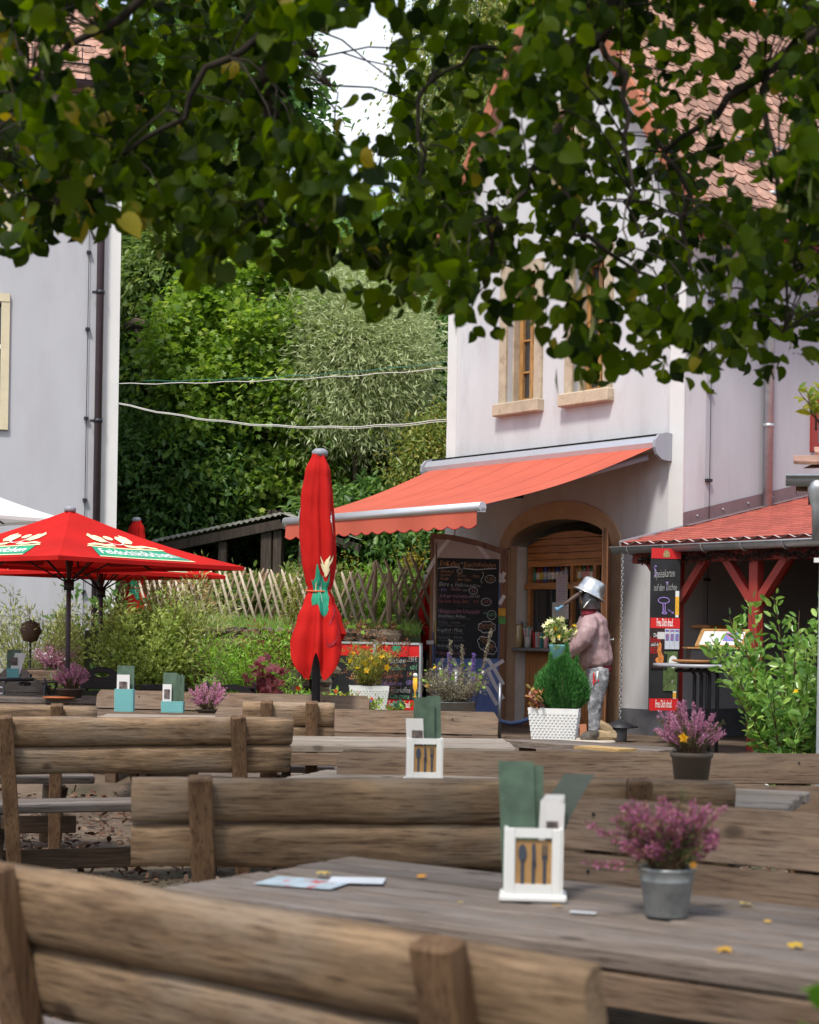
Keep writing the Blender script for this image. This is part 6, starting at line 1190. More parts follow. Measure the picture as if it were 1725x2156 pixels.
def board_bench(label, pa, pb, ztop, ext=(0, 0), nb=3, bh=.135, seed=1, g=0.0, mt=None):
    a, rz, L_ = fit(pa, pb, ztop); d = Vector((math.cos(rz), math.sin(rz), 0)); a = a - d * ext[0]; L_ += ext[0] + ext[1]; t = thing('board_bench', label, 'bench', (a.x, a.y, g), rz, 'rustic picnic benches'); h = ztop - g; rr = random.Random(seed); rec = math.tan(rad(10))
    for k in range(nb):
        z = h - bh / 2 - k * (bh + .008); MB().prism([(-L_ / 2 + .03 * (k == 0), bh / 2 - .001), (L_ / 2 - .03 * (k == 0), bh / 2), (L_ / 2, bh * .2), (L_ / 2 - rr.uniform(0, .012), -bh / 2), (-L_ / 2, -bh / 2), (-L_ / 2, bh * .2)], -.02, .02, 'xz').build('back_board', mt or W_BOARD, t, (L_ / 2, -(bh / 2 + k * bh) * rec, z)).rotation_euler = (rad(-10), 0, 0)
    for x in (L_ * .16, L_ * .84):
        M_ = Matrix.Translation((x, -rec * h + .045, 0)) @ Vector((0, 0, 1)).rotation_difference(Vector((0, rec, 1)).normalized()).to_matrix().to_4x4(); MB().box((0, 0, h / 2 - .02), (.09, .05, h - .03), M=M_, bev=.005).build('back_post', W_POST, t)
        for k in range(nb):
            for dz_ in (-.03, .03): MB().lathe([(.006, 0), (.004, .004)], 6, M=Matrix.Translation((x, -(bh / 2 + k * bh) * rec - .021, h - bh / 2 - k * (bh + .008) + dz_)) @ Matrix.Rotation(rad(90), 4, 'X')).build('screw', DARK_METAL, t)
        MB().box((x, -.36, .37), (.07, .6, .07), bev=.005).build('seat_bearer', W_LEG, t); MB().box((x, -.58, .17), (.09, .07, .34), bev=.005).build('leg', W_LEG, t)
    for k in range(2): MB().box((L_ / 2, -.30 - k * .19, .43), (L_, .18, .04), bev=.006).build('seat_plank', W_TABLE, t)
    return t
def ptable(label, o, rz, L_, wd, ztop, g=0.0, n=6, seed=1, mt=None):
    """o: near left corner of the top"""
    t = thing('picnic_table', label, 'table', (o.x, o.y, g), rz, 'rustic picnic tables'); h = ztop - g; rr = random.Random(seed); pw = wd / n
    for i in range(n):
        e0, e1 = rr.uniform(-.012, .012), rr.uniform(-.012, .012); MB().box(((L_ + e0 + e1) / 2 - e0, pw * (i + .5), h - .0225 + rr.uniform(-.002, .001)), (L_ + e0 + e1, pw - .011, .045), bev=.006).build('plank', mt or W_TABLE, t)
    MB().box((L_ / 2, .012, h - .085), (L_ * .9, .022, .07), bev=.003).build('apron', W_BOARD, t)
    for x in (L_ * .14, L_ * .86):
        for s_ in (-1, 1):
            A = Vector((x, wd / 2 + s_ * wd * .42, h - .06)); B = Vector((x + .02 * s_, wd / 2 - s_ * wd * .42, 0)); dv = A - B; M_ = Matrix.Translation(B) @ Vector((0, 0, 1)).rotation_difference(dv.normalized()).to_matrix().to_4x4(); MB().box((.03 * s_, 0, dv.length / 2), (.055, .10, dv.length), M=M_, bev=.005).build('leg', W_LEG, t)
        MB().box((x, wd / 2, h - .09), (.09, wd * .92, .07), bev=.004).build('bearer', W_LEG, t)
    MB().box((L_ / 2, wd / 2, .36), (L_ * .74, .05, .10), bev=.005).build('stretcher', W_LEG, t)
    return t
log_bench('nearest log bench, two thick half logs running steeply down to the right', (0, 1812), (1262, 2018), .93, [-15, 925], ext=(.7, 0), seed=2, splay=.0)
log_bench('log bench with the longest visible back, in front of the cutlery box in mid picture', (278, 1633), (1543, 1641), .93, [422, 1348], seed=5, splay=.05)
log_bench('log bench at the left with its open leg frame and seat visible under the back', (-95, 1508), (615, 1508), .93, [-70, 8, 500], seed=8, splay=.10, r=.078)
log_bench('low looking log bench end at the far left behind the other log benches', (-60, 1482), (205, 1484), .93, [118], seed=11, g=.03)
log_bench('small distant log bench beneath the closed parasol', (512, 1476), (705, 1479), .96, [560, 655], seed=14, g=.1)
board_bench('board bench with the steeply running back right behind the zinc heather bucket', (1130, 1668), (1760, 1716), .92, ext=(0, .4), bh=.155, seed=1)
board_bench('board bench spanning the right half below the thuja planter', (710, 1578), (1770, 1588), .86, seed=2, ext=(0, .2), bh=.14)
board_bench('board bench whose angled right end stops near the foot of the blue door leaf', (455, 1488), (1050, 1500), .86, seed=3, bh=.16)
board_bench('farthest board bench, behind the turquoise menu holders', (207, 1452), (780, 1466), .90, seed=4, bh=.15, g=.1)
a = onz(330, 1868, .75); b = onz(1725, 2052, .75); rz1 = math.atan2(b.y - a.y, b.x - a.x)
T1 = ptable('nearest picnic table carrying the white cutlery box and the zinc bucket of heather', a, rz1 - rad(1), 2.3, .80, .75, n=6, seed=1)
rz2 = rad(-20); o2 = onz(1650, 1699, .75); dd2 = Vector((math.cos(rz2), math.sin(rz2), 0)); T2 = ptable('picnic table whose bleached jagged end shows at the right behind the log bench', o2 - dd2 * 2.2, rz2 + rad(0), 2.2, .75, .75, n=6, seed=2, mt=W_TABLE_LIGHT)
o3 = onz(500, 1566, .75); T3 = ptable('picnic table with bleached top showing between the log bench and the green menu holder', o3, rad(2), 1.6, .85, .75, n=6, seed=3, mt=W_TABLE_LIGHT)
o4 = onz(180, 1513, .75); T4 = ptable('far picnic table with the two turquoise menu holders', o4, rad(-2), 2.3, .8, .75, n=6, seed=4, mt=W_TABLE_LIGHT)
o5 = at(-40, 1487, 14.4); T5 = ptable('picnic table at the far left carrying a brown pot of heather', Vector((o5.x, 14.6, 0)), rad(0), 1.0, .7, .80, n=5, seed=5, g=.1)
# weathered plank stand under the thuja planter
pq0, pq1 = at(1045, 1548, 13.2), at(1385, 1586, 12.2); zt_ = .59; rzp = math.atan2(pq1.y - pq0.y, pq1.x - pq0.x); Lp = (Vector((pq1.x, pq1.y)) - Vector((pq0.x, pq0.y))).length
ps = thing('plank_stand', 'weathered grey plank table carrying the white thuja planter', 'stand', (pq0.x, pq0.y, gz(pq0.x, pq0.y)), rzp); hp_ = zt_ - gz(pq0.x, pq0.y)
for k in range(3): MB().prism([(0 + .03 * k, 0), (Lp * .3, -.02), (Lp * .7, -.02), (Lp, .01), (Lp - .02, .15), (Lp * .5, .145), (.02 * k, .15)], -.045, 0, 'xy').build('plank', W_TABLE, ps, (0, k * .158, hp_ + random.uniform(-.003, .003)))
for x in (.12, Lp * .5, Lp - .15): MB().tube([(x, .24, 0), (x, .24, hp_ - .045)], .07, 10).build('log_leg', W_LOG, ps)
tag(MB().box((0, 0, 0), (.42, .20, .02)).build('pine_offcut', wood('raw_pine', (.62, .42, .18), (.45, .28, .11)), None, at(1275, 1570, 12.2) * 1.0, rzp - .1), 'raw yellow pine board lying on the right end of the plank stand', 'board').location.z = zt_ + .012
r0_, r1_ = at(1052, 1518, 16.4), at(1118, 1512, 16.2); tag(MB().tube([Vector((0, 0, 0)), (r1_ - r0_) * .35 + Vector((0, 0, -.035)), (r1_ - r0_) * .7 + Vector((0, 0, -.03)), r1_ - r0_], .022, 8).build('rope', mat('navy_rope', (.02, .035, .09), rough=.9, var=.3, scale=60, bump=.6, bscale=60), None, r0_), 'thick navy rope hung across the foot of the hatch', 'rope')
rp_ = at(1050, 1530, 16.4); tag(MB().tube([(0, 0, 0), (0, 0, .95 - .42)], .02, 8).build('rope_post', STEEL, None, (r0_.x, r0_.y, gz(r0_.x, r0_.y))), 'short steel post holding the navy rope', 'post')
# ------------------------------------------------------------------ planters and table props
def fluted_planter(name, label, base_p, wd, hh, rz=0, cat='planter'):
    t = thing(name, label, cat, base_p, rz, 'white woven plastic planters'); d = wd * .62; k = .84; mb = MB()
    def loop(w_, dd, z): return [(-w_ / 2, -dd / 2, z), (w_ / 2, -dd / 2, z), (w_ / 2, dd / 2, z), (-w_ / 2, dd / 2, z)]
    vs = loop(wd * k, d * k, 0) + loop(wd, d, hh) + loop(wd * .94, d * .92, hh) + loop(wd * .92, d * .9, hh - .03)
    mb.add(vs, [(0, 3, 2, 1)] + [(4 * a + i, 4 * a + (i + 1) % 4, 4 * a + 4 + (i + 1) % 4, 4 * a + 4 + i) for a in range(3) for i in range(4)] + [(12, 13, 14, 15)]); mb.build('body', WHITE, t)
    mb = MB(); nr, nc = 9, 12        # woven relief
    for r_ in range(nr):
        z = hh * (.10 + .80 * r_ / nr); w_ = wd * (k + (1 - k) * z / hh)
        for c_ in range(nc):
            x = -w_ / 2 + w_ * (c_ + .25 + .5 * (r_ % 2)) / nc; yv = -d / 2 * (k + (1 - k) * z / hh) - .001; mb.add([(x - w_ / nc * .42, yv, z), (x, yv - .006, z - .004), (x + w_ / nc * .42, yv, z), (x, yv - .006, z + hh * .8 / nr * .8)], [(0, 1, 3), (1, 2, 3)])
    for r_ in range(nr):
        z = hh * (.10 + .80 * r_ / nr); dd = d * (k + (1 - k) * z / hh)
        for c_ in range(8):
            y = -dd / 2 + dd * (c_ + .25 + .5 * (r_ % 2)) / 8; xv = wd / 2 * (k + (1 - k) * z / hh) + .001; mb.add([(xv, y - dd / 8 * .42, z), (xv + .006, y, z - .004), (xv, y + dd / 8 * .42, z), (xv + .006, y, z + hh * .8 / nr * .8)], [(0, 1, 3), (1, 2, 3)])
    mb.build('woven_relief', WHITE, t, kind='stuff'); MB().box((0, 0, hh + .006 - .02), (wd + .006, d + .006, .018), bev=.004).build('rim', WHITE, t) if False else None
    MB().box((0, 0, hh - .02), (wd * .92, d * .9, .02)).build('soil', SOIL, t); return t
# 1: thuja planter
p = onz(1167, 1556, zt_ + .0); p3 = thing_p = fluted_planter('planter', 'white woven planter with a bushy thuja on the plank stand', Vector((p.x, p.y - .0, zt_)), .40, .245, rad(-10))
th = thing('thuja', 'small dense bright green thuja with two pointed tips in the white planter', 'shrub', (p.x + .06, p.y, zt_ + .23)); rr = random.Random(4); P = []; D = []; 
for i in range(15000):
    a = rr.uniform(0, 6.283); u = rr.uniform(0, 1); R_ = .205 * (math.sin(math.pi * min(1, (u * .93 + .10))) ** .55) * (1 - .25 * u); lump = 1 + .14 * math.sin(5 * a + 9 * u) + .08 * math.sin(11 * a + 3 * u); q = R_ * lump * rr.uniform(.5, 1.06) ** .45 * (1 + .06 * math.sin(23 * a + 17 * u))
    z = .40 * u; P.append((q * math.cos(a), q * math.sin(a) * .9, z)); D.append((math.cos(a) * .7, math.sin(a) * .7, 1.1 + rr.gauss(0, .2)))
for (tx, tz) in ((.03, .50), (-.10, .42), (.11, .40)):
    for i in range(900):
        u = rr.uniform(0, 1); a = rr.uniform(0, 6.28); q = .055 * (1 - u) * rr.uniform(.3, 1); P.append((tx * (1 - .2 * (1 - u)) + q * math.cos(a), q * math.sin(a), tz - .22 + .22 * u)); D.append((math.cos(a) * .4, math.sin(a) * .4, 1.3))
link('foliage', cloud_mesh('thuja', P, D, rng.uniform(.022, .052, len(P)), T_NARROW, G_THUJA), th, kind='stuff'); MB().tube([(0, 0, -.02), (0, 0, .3)], .012, 6).build('stem', TWIG, th)
shrub('coral_heuchera', 'coral and yellow leaved plant at the left side of the thuja planter', 'plant', (p.x - .15, p.y - .04, zt_ + .22), .24, .13, 16, 10, .05, T_LEAF, leafmat('coral_leaf', [(.45, .13, .07), (.50, .24, .09), (.36, .30, .07), (.40, .16, .16)], .35), seed=6, lean=.4)
# 2: yellow flower planter on a crate
p = at(776, 1497, 16.6); g = gz(p.x, p.y); cr = thing('wooden_crate', 'low wooden crate under the planter of yellow flowers', 'crate', (p.x, p.y, g)); 
for k in range(3): MB().box((0, -.18, .04 + k * .07), (.5, .02, .06), bev=.004).build('slat', W_BOARD, cr)
MB().box((0, .0, (p.z - g) - .012), (.52, .40, .02)).build('top', W_BOARD, cr); MB().box((0, .02, (p.z - g) / 2 - .012), (.46, .34, p.z - g - .03)).build('inner_box', W_LEG, cr)
fluted_planter('planter', 'white woven planter of yellow marguerites in front of the folded coffee board', p, .385, .245, rad(4))
shrub('yellow_marguerite', 'feathery yellow flowered plant spilling over the white planter before the coffee board', 'plant', (p.x, p.y - .02, p.z + .22), .50, .30, 60, 34, .055, T_NARROW, G_YGREEN, seed=8, twig=.03, lean=.4, flowers=[(F_YEL, 26, .075, .5)], srad=.004)
shrub('dead_goldenrod', 'tall brown dried flower heads standing behind the yellow flowers', 'plant', (p.x + .05, p.y + .45, g), 1.30, .42, 34, 26, .035, T_LEAF, G_BROWN, seed=9, twig=.05, t0=.6, lean=.7, srad=.004)
shrub('blue_green_sedum', 'small blue green sedum beside the white yellow flowered planter', 'plant', (p.x + .30, p.y - .05, p.z - .02), .14, .10, 14, 16, .03, T_ROUND, leafmat('blue_green_leaf', [(.10, .22, .14), (.16, .30, .20)], .2), seed=10)
# 3: grey dried bush in a zinc tub
p = at(955, 1500, 15.9); g = gz(p.x, p.y); tb = thing('zinc_tub', 'zinc tub holding the grey dried bush before the blue door leaf', 'planter', (p.x, p.y, g)); hz_ = p.z + .10 - g; MB().lathe([(.17, 0), (.21, hz_), (.215, hz_), (.20, hz_ - .01), (.19, hz_ - .04), (0, hz_ - .04)], 22).build('tub', METAL, tb); MB().tube([(.02, -.0, hz_), (.02, 0, hz_ + .28)], .02, 8).build('tap_pipe', METAL, tb); MB().box((-.03, 0, hz_ + .29), (.12, .03, .02)).build('tap_handle', METAL, tb)
shrub('dried_bush', 'grey dried bush with a few fresh leaves and white blossoms in the zinc tub', 'plant', (p.x, p.y, g + hz_ - .05), .42, .36, 130, 60, .034, T_NARROW, G_GREYDRY, seed=12, twig=.035, lean=.2, spread=.9, srad=.003, flowers=[(F_WHITE, 20, .03, .6), (G_BRIGHT, 60, .04, .85), (F_YEL, 4, .05, .9)])
pl = thing('lavender_spikes', 'three tall dry spikes and two purple salvia flowers rising from the dried bush', 'plant', (p.x, p.y - .05, g + hz_ - .05)); 
for i, (dx, hgt, ln, m) in enumerate(((-.06, .62, .02, G_GREYDRY), (.07, .58, .0, G_GREYDRY), (.20, .74, .14, G_GREYDRY), (-.02, .50, -.03, G_PURPLE), (.16, .50, .02, G_PURPLE))):
    MB().tube([(dx, 0, 0), (dx + ln * .5, 0, hgt * .6), (dx + ln, 0, hgt)], .004, 5).build('stalk', TWIG, pl); n_ = 220; u = rng.uniform(.45, 1, n_); P = np.stack([dx + ln * u + rng.normal(0, .007, n_), rng.normal(0, .007, n_), hgt * u], 1); D = rng.normal(size=(n_, 3)); D[:, 2] += .6; link('flower_spike', cloud_mesh('spike', P, D, .018, T_LEAF, m), pl, kind='stuff')
# coffee board
aL, aR = at(696, 1400, 17.6), at(888, 1400, 17.0); rzb = math.atan2(aR.y - aL.y, aR.x - aL.x); Lb = (aR - aL).length; g = gz(aL.x, 17.2); ztb = at(800, 1352, 17.3).z - g; cb_ = thing('coffee_board', 'red and black folding coffee price board in a silver frame', 'sign', (aL.x, aL.y, g), rzb); CFm = Frame((aL.x, aL.y, g), rzb)
for k in range(2):
    x0, x1 = Lb * (.5 * k) , Lb * (.5 * k + .5); s_ = MB(); f_ = .022
    s_.box((x0 + f_ / 2, 0, ztb / 2), (f_, .03, ztb)); s_.box((x1 - f_ / 2, 0, ztb / 2), (f_, .03, ztb)); s_.box(((x0 + x1) / 2, 0, ztb - f_ / 2), (x1 - x0, .03, f_)); s_.box(((x0 + x1) / 2, 0, f_ / 2 + .02), (x1 - x0, .03, f_)); s_.build('frame', ALU, cb_)
    MB().box(((x0 + x1) / 2, .004, ztb / 2), (x1 - x0 - .03, .012, ztb - .04)).build('slate', BLACK, cb_); MB().box(((x0 + x1) / 2, -.0035, ztb - .085), (x1 - x0 - .045, .004, .115)).build('red_band', RED_SIGN, cb_); MB().box(((x0 + x1) / 2, -.0035, at(800, 1482, 17.3).z - g), (x1 - x0 - .045, .004, .10)).build('red_band', RED_SIGN, cb_)
C2 = lambda cx, cy: ((840 + cx * .2319) * .8423, (1580 + cy * .2319) * .8423)
def ctext(s, cx, cy, hgt, wpx, m, thin=.01, off=.007, shear=.1):
    q = CFm.hit(*C2(cx, cy), 1, 0); mb = MB(); put_text(mb, s, lambda x, y: (q.x + x, -off, q.z + y), size=hgt * .72, width=wpx * .2319 * .8423 * 17.2 / 3600, thin=thin, shear=shear, wob=.03); return mb.build('lettering', m, cb_)
for s, cx, cy, h_, w_, c in (('Kaffee', 660, 310, .11, 220, 'white'), ('3,50 €', 830, 295, .11, 110, 'white'), ('L. Machiato', 650, 390, .09, 250, 'green'), ('4,00 €', 840, 385, .09, 90, 'green'), ('Cappuccino', 620, 468, .09, 240, 'red'), ('3,50 €', 810, 455, .09, 95, 'red'), ('Eiskappuccino', 600, 552, .09, 260, 'purple'), ('4,00 €', 800, 545, .09, 95, 'purple'), ('Filterkaffee', 700, 628, .11, 245, 'white'), ('2,80', 870, 628, .09, 60, 'white'), ('Cafe crema', 690, 695, .10, 240, 'green'), ('3,50 €', 865, 690, .09, 85, 'green'), ('Kuchen', 250, 330, .12, 200, 'white'), ('Eis', 200, 480, .12, 90, 'orange')): ctext(s, cx, cy, h_, w_, CHALK[c])
ctext('Freu Dich drauf.', 690, 785, .13, 270, WHITEP, -.012, .008, 0)
q = CFm.hit(*C2(660, 178), 1, 0); mb = MB(); mb.box((q.x, -.008, q.z), (.10, .003, .05)); mb.build('crest', PRINTG, cb_); q = CFm.hit(*C2(860, 600), 1, 0); mb = MB(); mb.lathe([(.004, -.10), (.03, -.095), (.005, -.08), (.008, -.04), (.028, .0), (.026, .10)], 10, (q.x, -.012, q.z), sy=.1); mb.build('beer_print', AMB, cb_); mb = MB(); mb.lathe([(.026, .10), (.026, .13), (.015, .145)], 10, (q.x, -.0125, q.z), sy=.1); mb.build('foam_print', WHITEP, cb_)
# turquoise and white holders
GREENC = mat('sage_menu_card', (.075, .12, .08), rough=.4, var=.35, scale=14, bump=0, perobj=.12); PHOTO = mat('dark_photo_print', (.12, .09, .08), var=.7, scale=40, bump=0, perobj=0)
def holder(label, px, py, Y, wd, hh, kind, seed=0, rz=0, cards=1, z=.752):
    a = at(px, py, Y); t = thing('menu_holder', label, 'menu holder', (a.x, a.y, z), rz, 'menu and cutlery holders on the tables'); rr = random.Random(seed); d = wd * .62
    if kind == 'lace':
        for (x, y, a_, b_) in ((0, -d / 2, wd, .004), (0, d / 2, wd, .004), (-wd / 2, 0, .004, d), (wd / 2, 0, .004, d)): MB().box((x, y, hh / 2), (a_, b_, hh)).build('side_panel', TURQ, t)
        mb = MB(); nc, nr = 8, int(8 * hh / wd)
        for i in range(nc):
            for j in range(nr): stroke(mb, ring(-wd / 2 + wd * (i + .5) / nc, hh * (j + .5) / nr, wd / nc * .34, hh / nr * .34, 6), .003, lambda x, y: (x, -d / 2 - .0035, y))
        mb.build('pierced_pattern', mat('dark_turquoise_holes', (.07, .25, .25), bump=0), t)
    else:
        k = .12; MB().box((0, 0, .008), (wd * 1.22, d * 1.3, .016), bev=.004).build('base_plate', WHITE, t)
        for y in (-d / 2, d / 2):
            mb = MB(); f_ = wd * .17; mb.box((-wd / 2 + f_ / 2, y, hh / 2 + .01), (f_, .009, hh), bev=.002); mb.box((wd / 2 - f_ / 2, y, hh / 2 + .01), (f_, .009, hh), bev=.002); mb.box((0, y, hh - f_ / 2 + .01), (wd - 2 * f_, .009, f_)); mb.box((0, y, f_ * .7 + .01), (wd - 2 * f_, .009, f_ * 1.4)); mb.build('white_frame', WHITE, t)
        for x in (-wd / 2, wd / 2): MB().box((x, 0, hh / 2 + .01), (.009, d, hh)).build('side_panel', WHITE, t)
        MB().box((0, -d / 2 + .006, hh * .53), (wd * .68, .004, hh * .70)).build('cork_panel', mat('cork_panel', (.42, .24, .09), var=.15, scale=30, bump=.1) if 'cork_panel' not in bpy.data.materials else bpy.data.materials['cork_panel'], t)
        zc_ = hh * .53; hh2 = hh * .31; SIL = mat('dark_silhouette', (.05, .06, .08), bump=0, perobj=0) if 'dark_silhouette' not in bpy.data.materials else bpy.data.materials['dark_silhouette']; mb = MB(); yv = -d / 2 - .0005
        e = lambda x, y: (x, yv, y)
        for cxx, sh in ((-.2 * wd, 's'), (0, 'k'), (.2 * wd, 'f')):
            stroke(mb, [(cxx, zc_ - hh2), (cxx, zc_ + hh2 * .2)], wd * .06, e)
            if sh == 's': mb.add([e(*q) for q in ring(cxx, zc_ + hh2 * .55, wd * .075, hh2 * .42, 14)[:-1]], [tuple(range(14))])
            if sh == 'k': mb.add([e(*q) for q in ((cxx - wd * .025, zc_ - hh2 * .2), (cxx + wd * .05, zc_ - hh2 * .1), (cxx + wd * .03, zc_ + hh2), (cxx - wd * .03, zc_ + hh2))], [(0, 1, 2, 3)])
            if sh == 'f':
                for k2 in (-1, 0, 1): stroke(mb, [(cxx + k2 * wd * .04, zc_ + hh2 * .35), (cxx + k2 * wd * .04, zc_ + hh2)], wd * .02, e)
                stroke(mb, [(cxx - wd * .05, zc_ + hh2 * .35), (cxx + wd * .05, zc_ + hh2 * .35)], hh2 * .25, e)
        mb.build('cutlery_silhouette', SIL, t)
    return t
def cardin(t, w_, h_, x, z, tx, ty, m, y=0, curl=0, photo=False, nm='card'):
    """a thin card standing in the holder; tx sideways tilt, ty lean back, curl bends the top sideways"""
    mb = MB(); n = 8; vs = []
    for i in range(n + 1):
        u = i / n; cx_ = curl * u * u; 
        for s_ in (-.5, .5): vs.append((x + s_ * w_ + cx_ + math.tan(tx) * u * h_, y + .0 + math.tan(ty) * u * h_ + abs(curl) * .5 * u * u, z + u * h_ * (1 - abs(curl) * .3)))
    V2 = [(a, b + .0015, c) for a, b, c in vs]; mb.add(vs + V2, [(2 * i, 2 * i + 1, 2 * i + 3, 2 * i + 2) for i in range(n)] + [(2 * n + 2 + 2 * i + 2, 2 * n + 2 + 2 * i + 3, 2 * n + 2 + 2 * i + 1, 2 * n + 2 + 2 * i) for i in range(n)] + [(0, 2 * n + 2, 2 * n + 3, 1)], 0, False); o = mb.build(nm, m, t)
    if photo: MB().box((x, y - .004, z + h_ * .62), (w_ * .62, .002, h_ * .36)).build('photo', PHOTO, t)
    return o
h1 = holder('nearest white cutlery box with spoon, knife and fork panel on the nearest table', 1122, 1898, 4.12, .132, .165, 'box', rz=rad(-4)); 
cardin(h1, .085, .31, -.03, .02, rad(-3), rad(4), GREENC, y=-.01); cardin(h1, .075, .30, -.012, .02, rad(-1), rad(2), GREENC, y=.012); cardin(h1, .075, .285, .005, .02, rad(4), rad(3), mat('dark_menu_card', (.06, .075, .06), var=.3, bump=0), y=.02, curl=.085)
for i in range(4): cardin(h1, .046, .22 + .004 * i, .03 + .004 * i, .02, rad(2), rad(2), PAPER, y=-.02 + .009 * i, photo=(i == 3))
cardin(h1, .045, .215, .043, .02, rad(2), 0, PAPER, y=-.03, photo=True)
h2 = holder('second white cutlery box with leaning green card, behind the long log bench', 893, 1660, 7.4, .146, .18, 'box', rz=rad(3)); cardin(h2, .09, .345, .0, .02, rad(-1), rad(2), GREENC); cardin(h2, .06, .35, .05, .02, rad(-2), rad(4), GREENC, y=.02); cardin(h2, .075, .255, -.035, .02, rad(-3), 0, PAPER, y=-.03, photo=True)
h3 = holder('tall turquoise lace pattern menu holder with a sage card, left one of the turquoise pair', 262, 1508, 13.45, .142, .178, 'lace'); cardin(h3, .135, .34, .0, .02, 0, rad(2), GREENC, y=.02); cardin(h3, .10, .27, -.01, .02, 0, 0, PAPER, y=-.02, photo=True)
h4 = holder('low turquoise lace pattern holder with upright menus, right one of the turquoise pair', 364, 1508, 13.45, .168, .088, 'lace'); cardin(h4, .11, .29, -.03, .02, 0, rad(2), GREENC, y=.03); cardin(h4, .07, .20, -.05, .02, 0, 0, PAPER, y=.01, photo=True)
for i in range(5): cardin(h4, .012, .27 + .01 * (i % 2), .03 + .012 * i, .02, 0, 0, GREENC, y=.0 + .004 * i)
h5 = holder('card holder at the far left edge with a tilted photo card', 28, 1432, 15.4, .10, .08, 'lace', z=1.38 - sz(100, 15.4)); cardin(h5, .13, .24, .0, .01, 0, 0, GREENC, y=.02); cardin(h5, .10, .20, .01, .02, rad(16), 0, PAPER, y=-.02, photo=True)
# small left round table under the far holder
a = at(28, 1440, 15.4); zz = 1.38 - sz(100, 15.4); t = thing('bistro_table', 'dark bistro table at the left edge under the tilted card holder', 'table', (a.x - .2, a.y, gz(a.x, a.y))); zz -= gz(a.x, a.y); MB().lathe([(.38, zz - .03), (.38, zz - .004)], 24).build('tabletop', DARK_METAL, t); MB().tube([(0, 0, 0), (0, 0, zz - .03)], .03, 10).build('leg', DARK_METAL, t); MB().lathe([(.22, 0), (.05, .05)], 14).build('foot', DARK_METAL, t)
# heather
def heather(label, px, Y, z, pr, ph, pm, n=90, h=.26, r=.2, mcol=G_HEATHER, seed=1, pot='pot', extra=None, green=.18, long=0):
    a = at(px, 1500, Y); t = thing('heather_pot', label, 'potted plant', (a.x, a.y, z), 0, 'pots of heather on the tables'); rr = random.Random(seed)
    if pot == 'bucket': MB().lathe([(pr * .74, 0), (pr * .76, .004), (pr * .93, ph * .72), (pr * .955, ph * .74), (pr * .94, ph * .76), (pr * .99, ph * .93), (pr * 1.03, ph * .96), (pr * 1.03, ph), (pr * .95, ph), (pr * .93, ph * .9), (0, ph * .9)], 28).build('zinc_bucket', ZINC, t)
    else: MB().lathe([(pr * .76, 0), (pr * .95, ph * .86), (pr * 1.02, ph * .87), (pr * 1.04, ph), (pr * .93, ph), (pr * .9, ph * .9), (0, ph * .9)], 24).build('plastic_pot', pm, t)
    MB().lathe([(pr * .92, ph * .9), (pr * .5, ph * .98), (0, ph)], 14).build('soil', SOIL, t)
    P = []; D = []; GP = []; GD = []; stems = MB(); NP = []
    for i in range(n):
        a_ = rr.uniform(0, 6.283); R_ = r * math.sqrt(rr.uniform(0, 1)); H_ = h * rr.uniform(.45, 1.2) * (1 - .38 * (R_ / r) ** 2); k = 1
        if i < long: a_, R_, H_ = [(math.pi + .1, r * 1.5, h * .62), (math.pi + .25, r * 1.6, h * .08), (.5, r * 1.3, h * .85)][i % 3]
        b = Vector((math.cos(a_) * pr * .5 * rr.uniform(.2, 1), math.sin(a_) * pr * .5, ph * .95)); e = Vector((math.cos(a_) * R_, math.sin(a_) * R_ * .9, ph + H_)); m_ = b.lerp(e, .5) + Vector((0, 0, H_ * .12)); pts = [b, m_, e]; stems.tube(pts, [.003, .0025, .001], 4, caps=False)
        gre = rr.random() < green; cnt = 88
        for _ in range(cnt):
            u = rr.uniform(.25, 1); q, d = along(pts, u); o = Vector((rr.gauss(0, 1), rr.gauss(0, 1), rr.gauss(0, 1))).normalized(); q = q + o * .008 * (1.25 - u); (GP if (gre or u < .42) else P).append(q); (GD if (gre or u < .42) else D).append(d * .6 + o * .7)
    stems.build('stems', TWIG, t, kind='stuff'); link('blossom_spikes', cloud_mesh('heather', P, D, rng.uniform(.007, .014, len(P)), T_LEAF, mcol), t, kind='stuff'); link('green_shoots', cloud_mesh('heather_g', GP, GD, rng.uniform(.010, .02, len(GP)), T_NARROW, G_HLEAF), t, kind='stuff')
    if extra:
        for (m, x, y, z_, s_) in extra: link('flower', cloud_mesh('fl', [(x, y, z_)] * 3, [(.1, -.1, 1), (1, .1, .2), (-.4, .2, 1)], s_, T_STAR, m), t, kind='stuff')
    return t
BROWNP = mat('brown_plastic_pot', (.10, .075, .055), rough=.6, var=.1, bump=0)
q = onz(1408, 1938, .752); heather('plum coloured heather in a zinc bucket on the nearest table', 1410, q.y + .06, .752, .064, .112, METAL, 95, .155, .125, G_HEATHER_D, seed=3, pot='bucket', long=3, extra=[(F_ORANGE, .05, -.06, .125, .02)], green=.16)
heather('pink and yellow green heather with one orange flower in a brown pot at the right', 1458, 7.2, .752, .088, .16, BROWNP, 80, .20, .155, G_HEATHER, seed=5, extra=[(F_YEL, -.06, -.16, .23, .05)], green=.2)
heather('pink heather clump on the far table right of the turquoise holders', 438, 13.4, .752, .10, .03, BROWNP, 85, .22, .17, G_HEATHER, seed=7, green=.15)
heather('pink heather in a brown pot at the far left table', 148, 14.75, .802, .12, .08, BROWNP, 100, .20, .17, G_HEATHER, seed=9, green=.2)
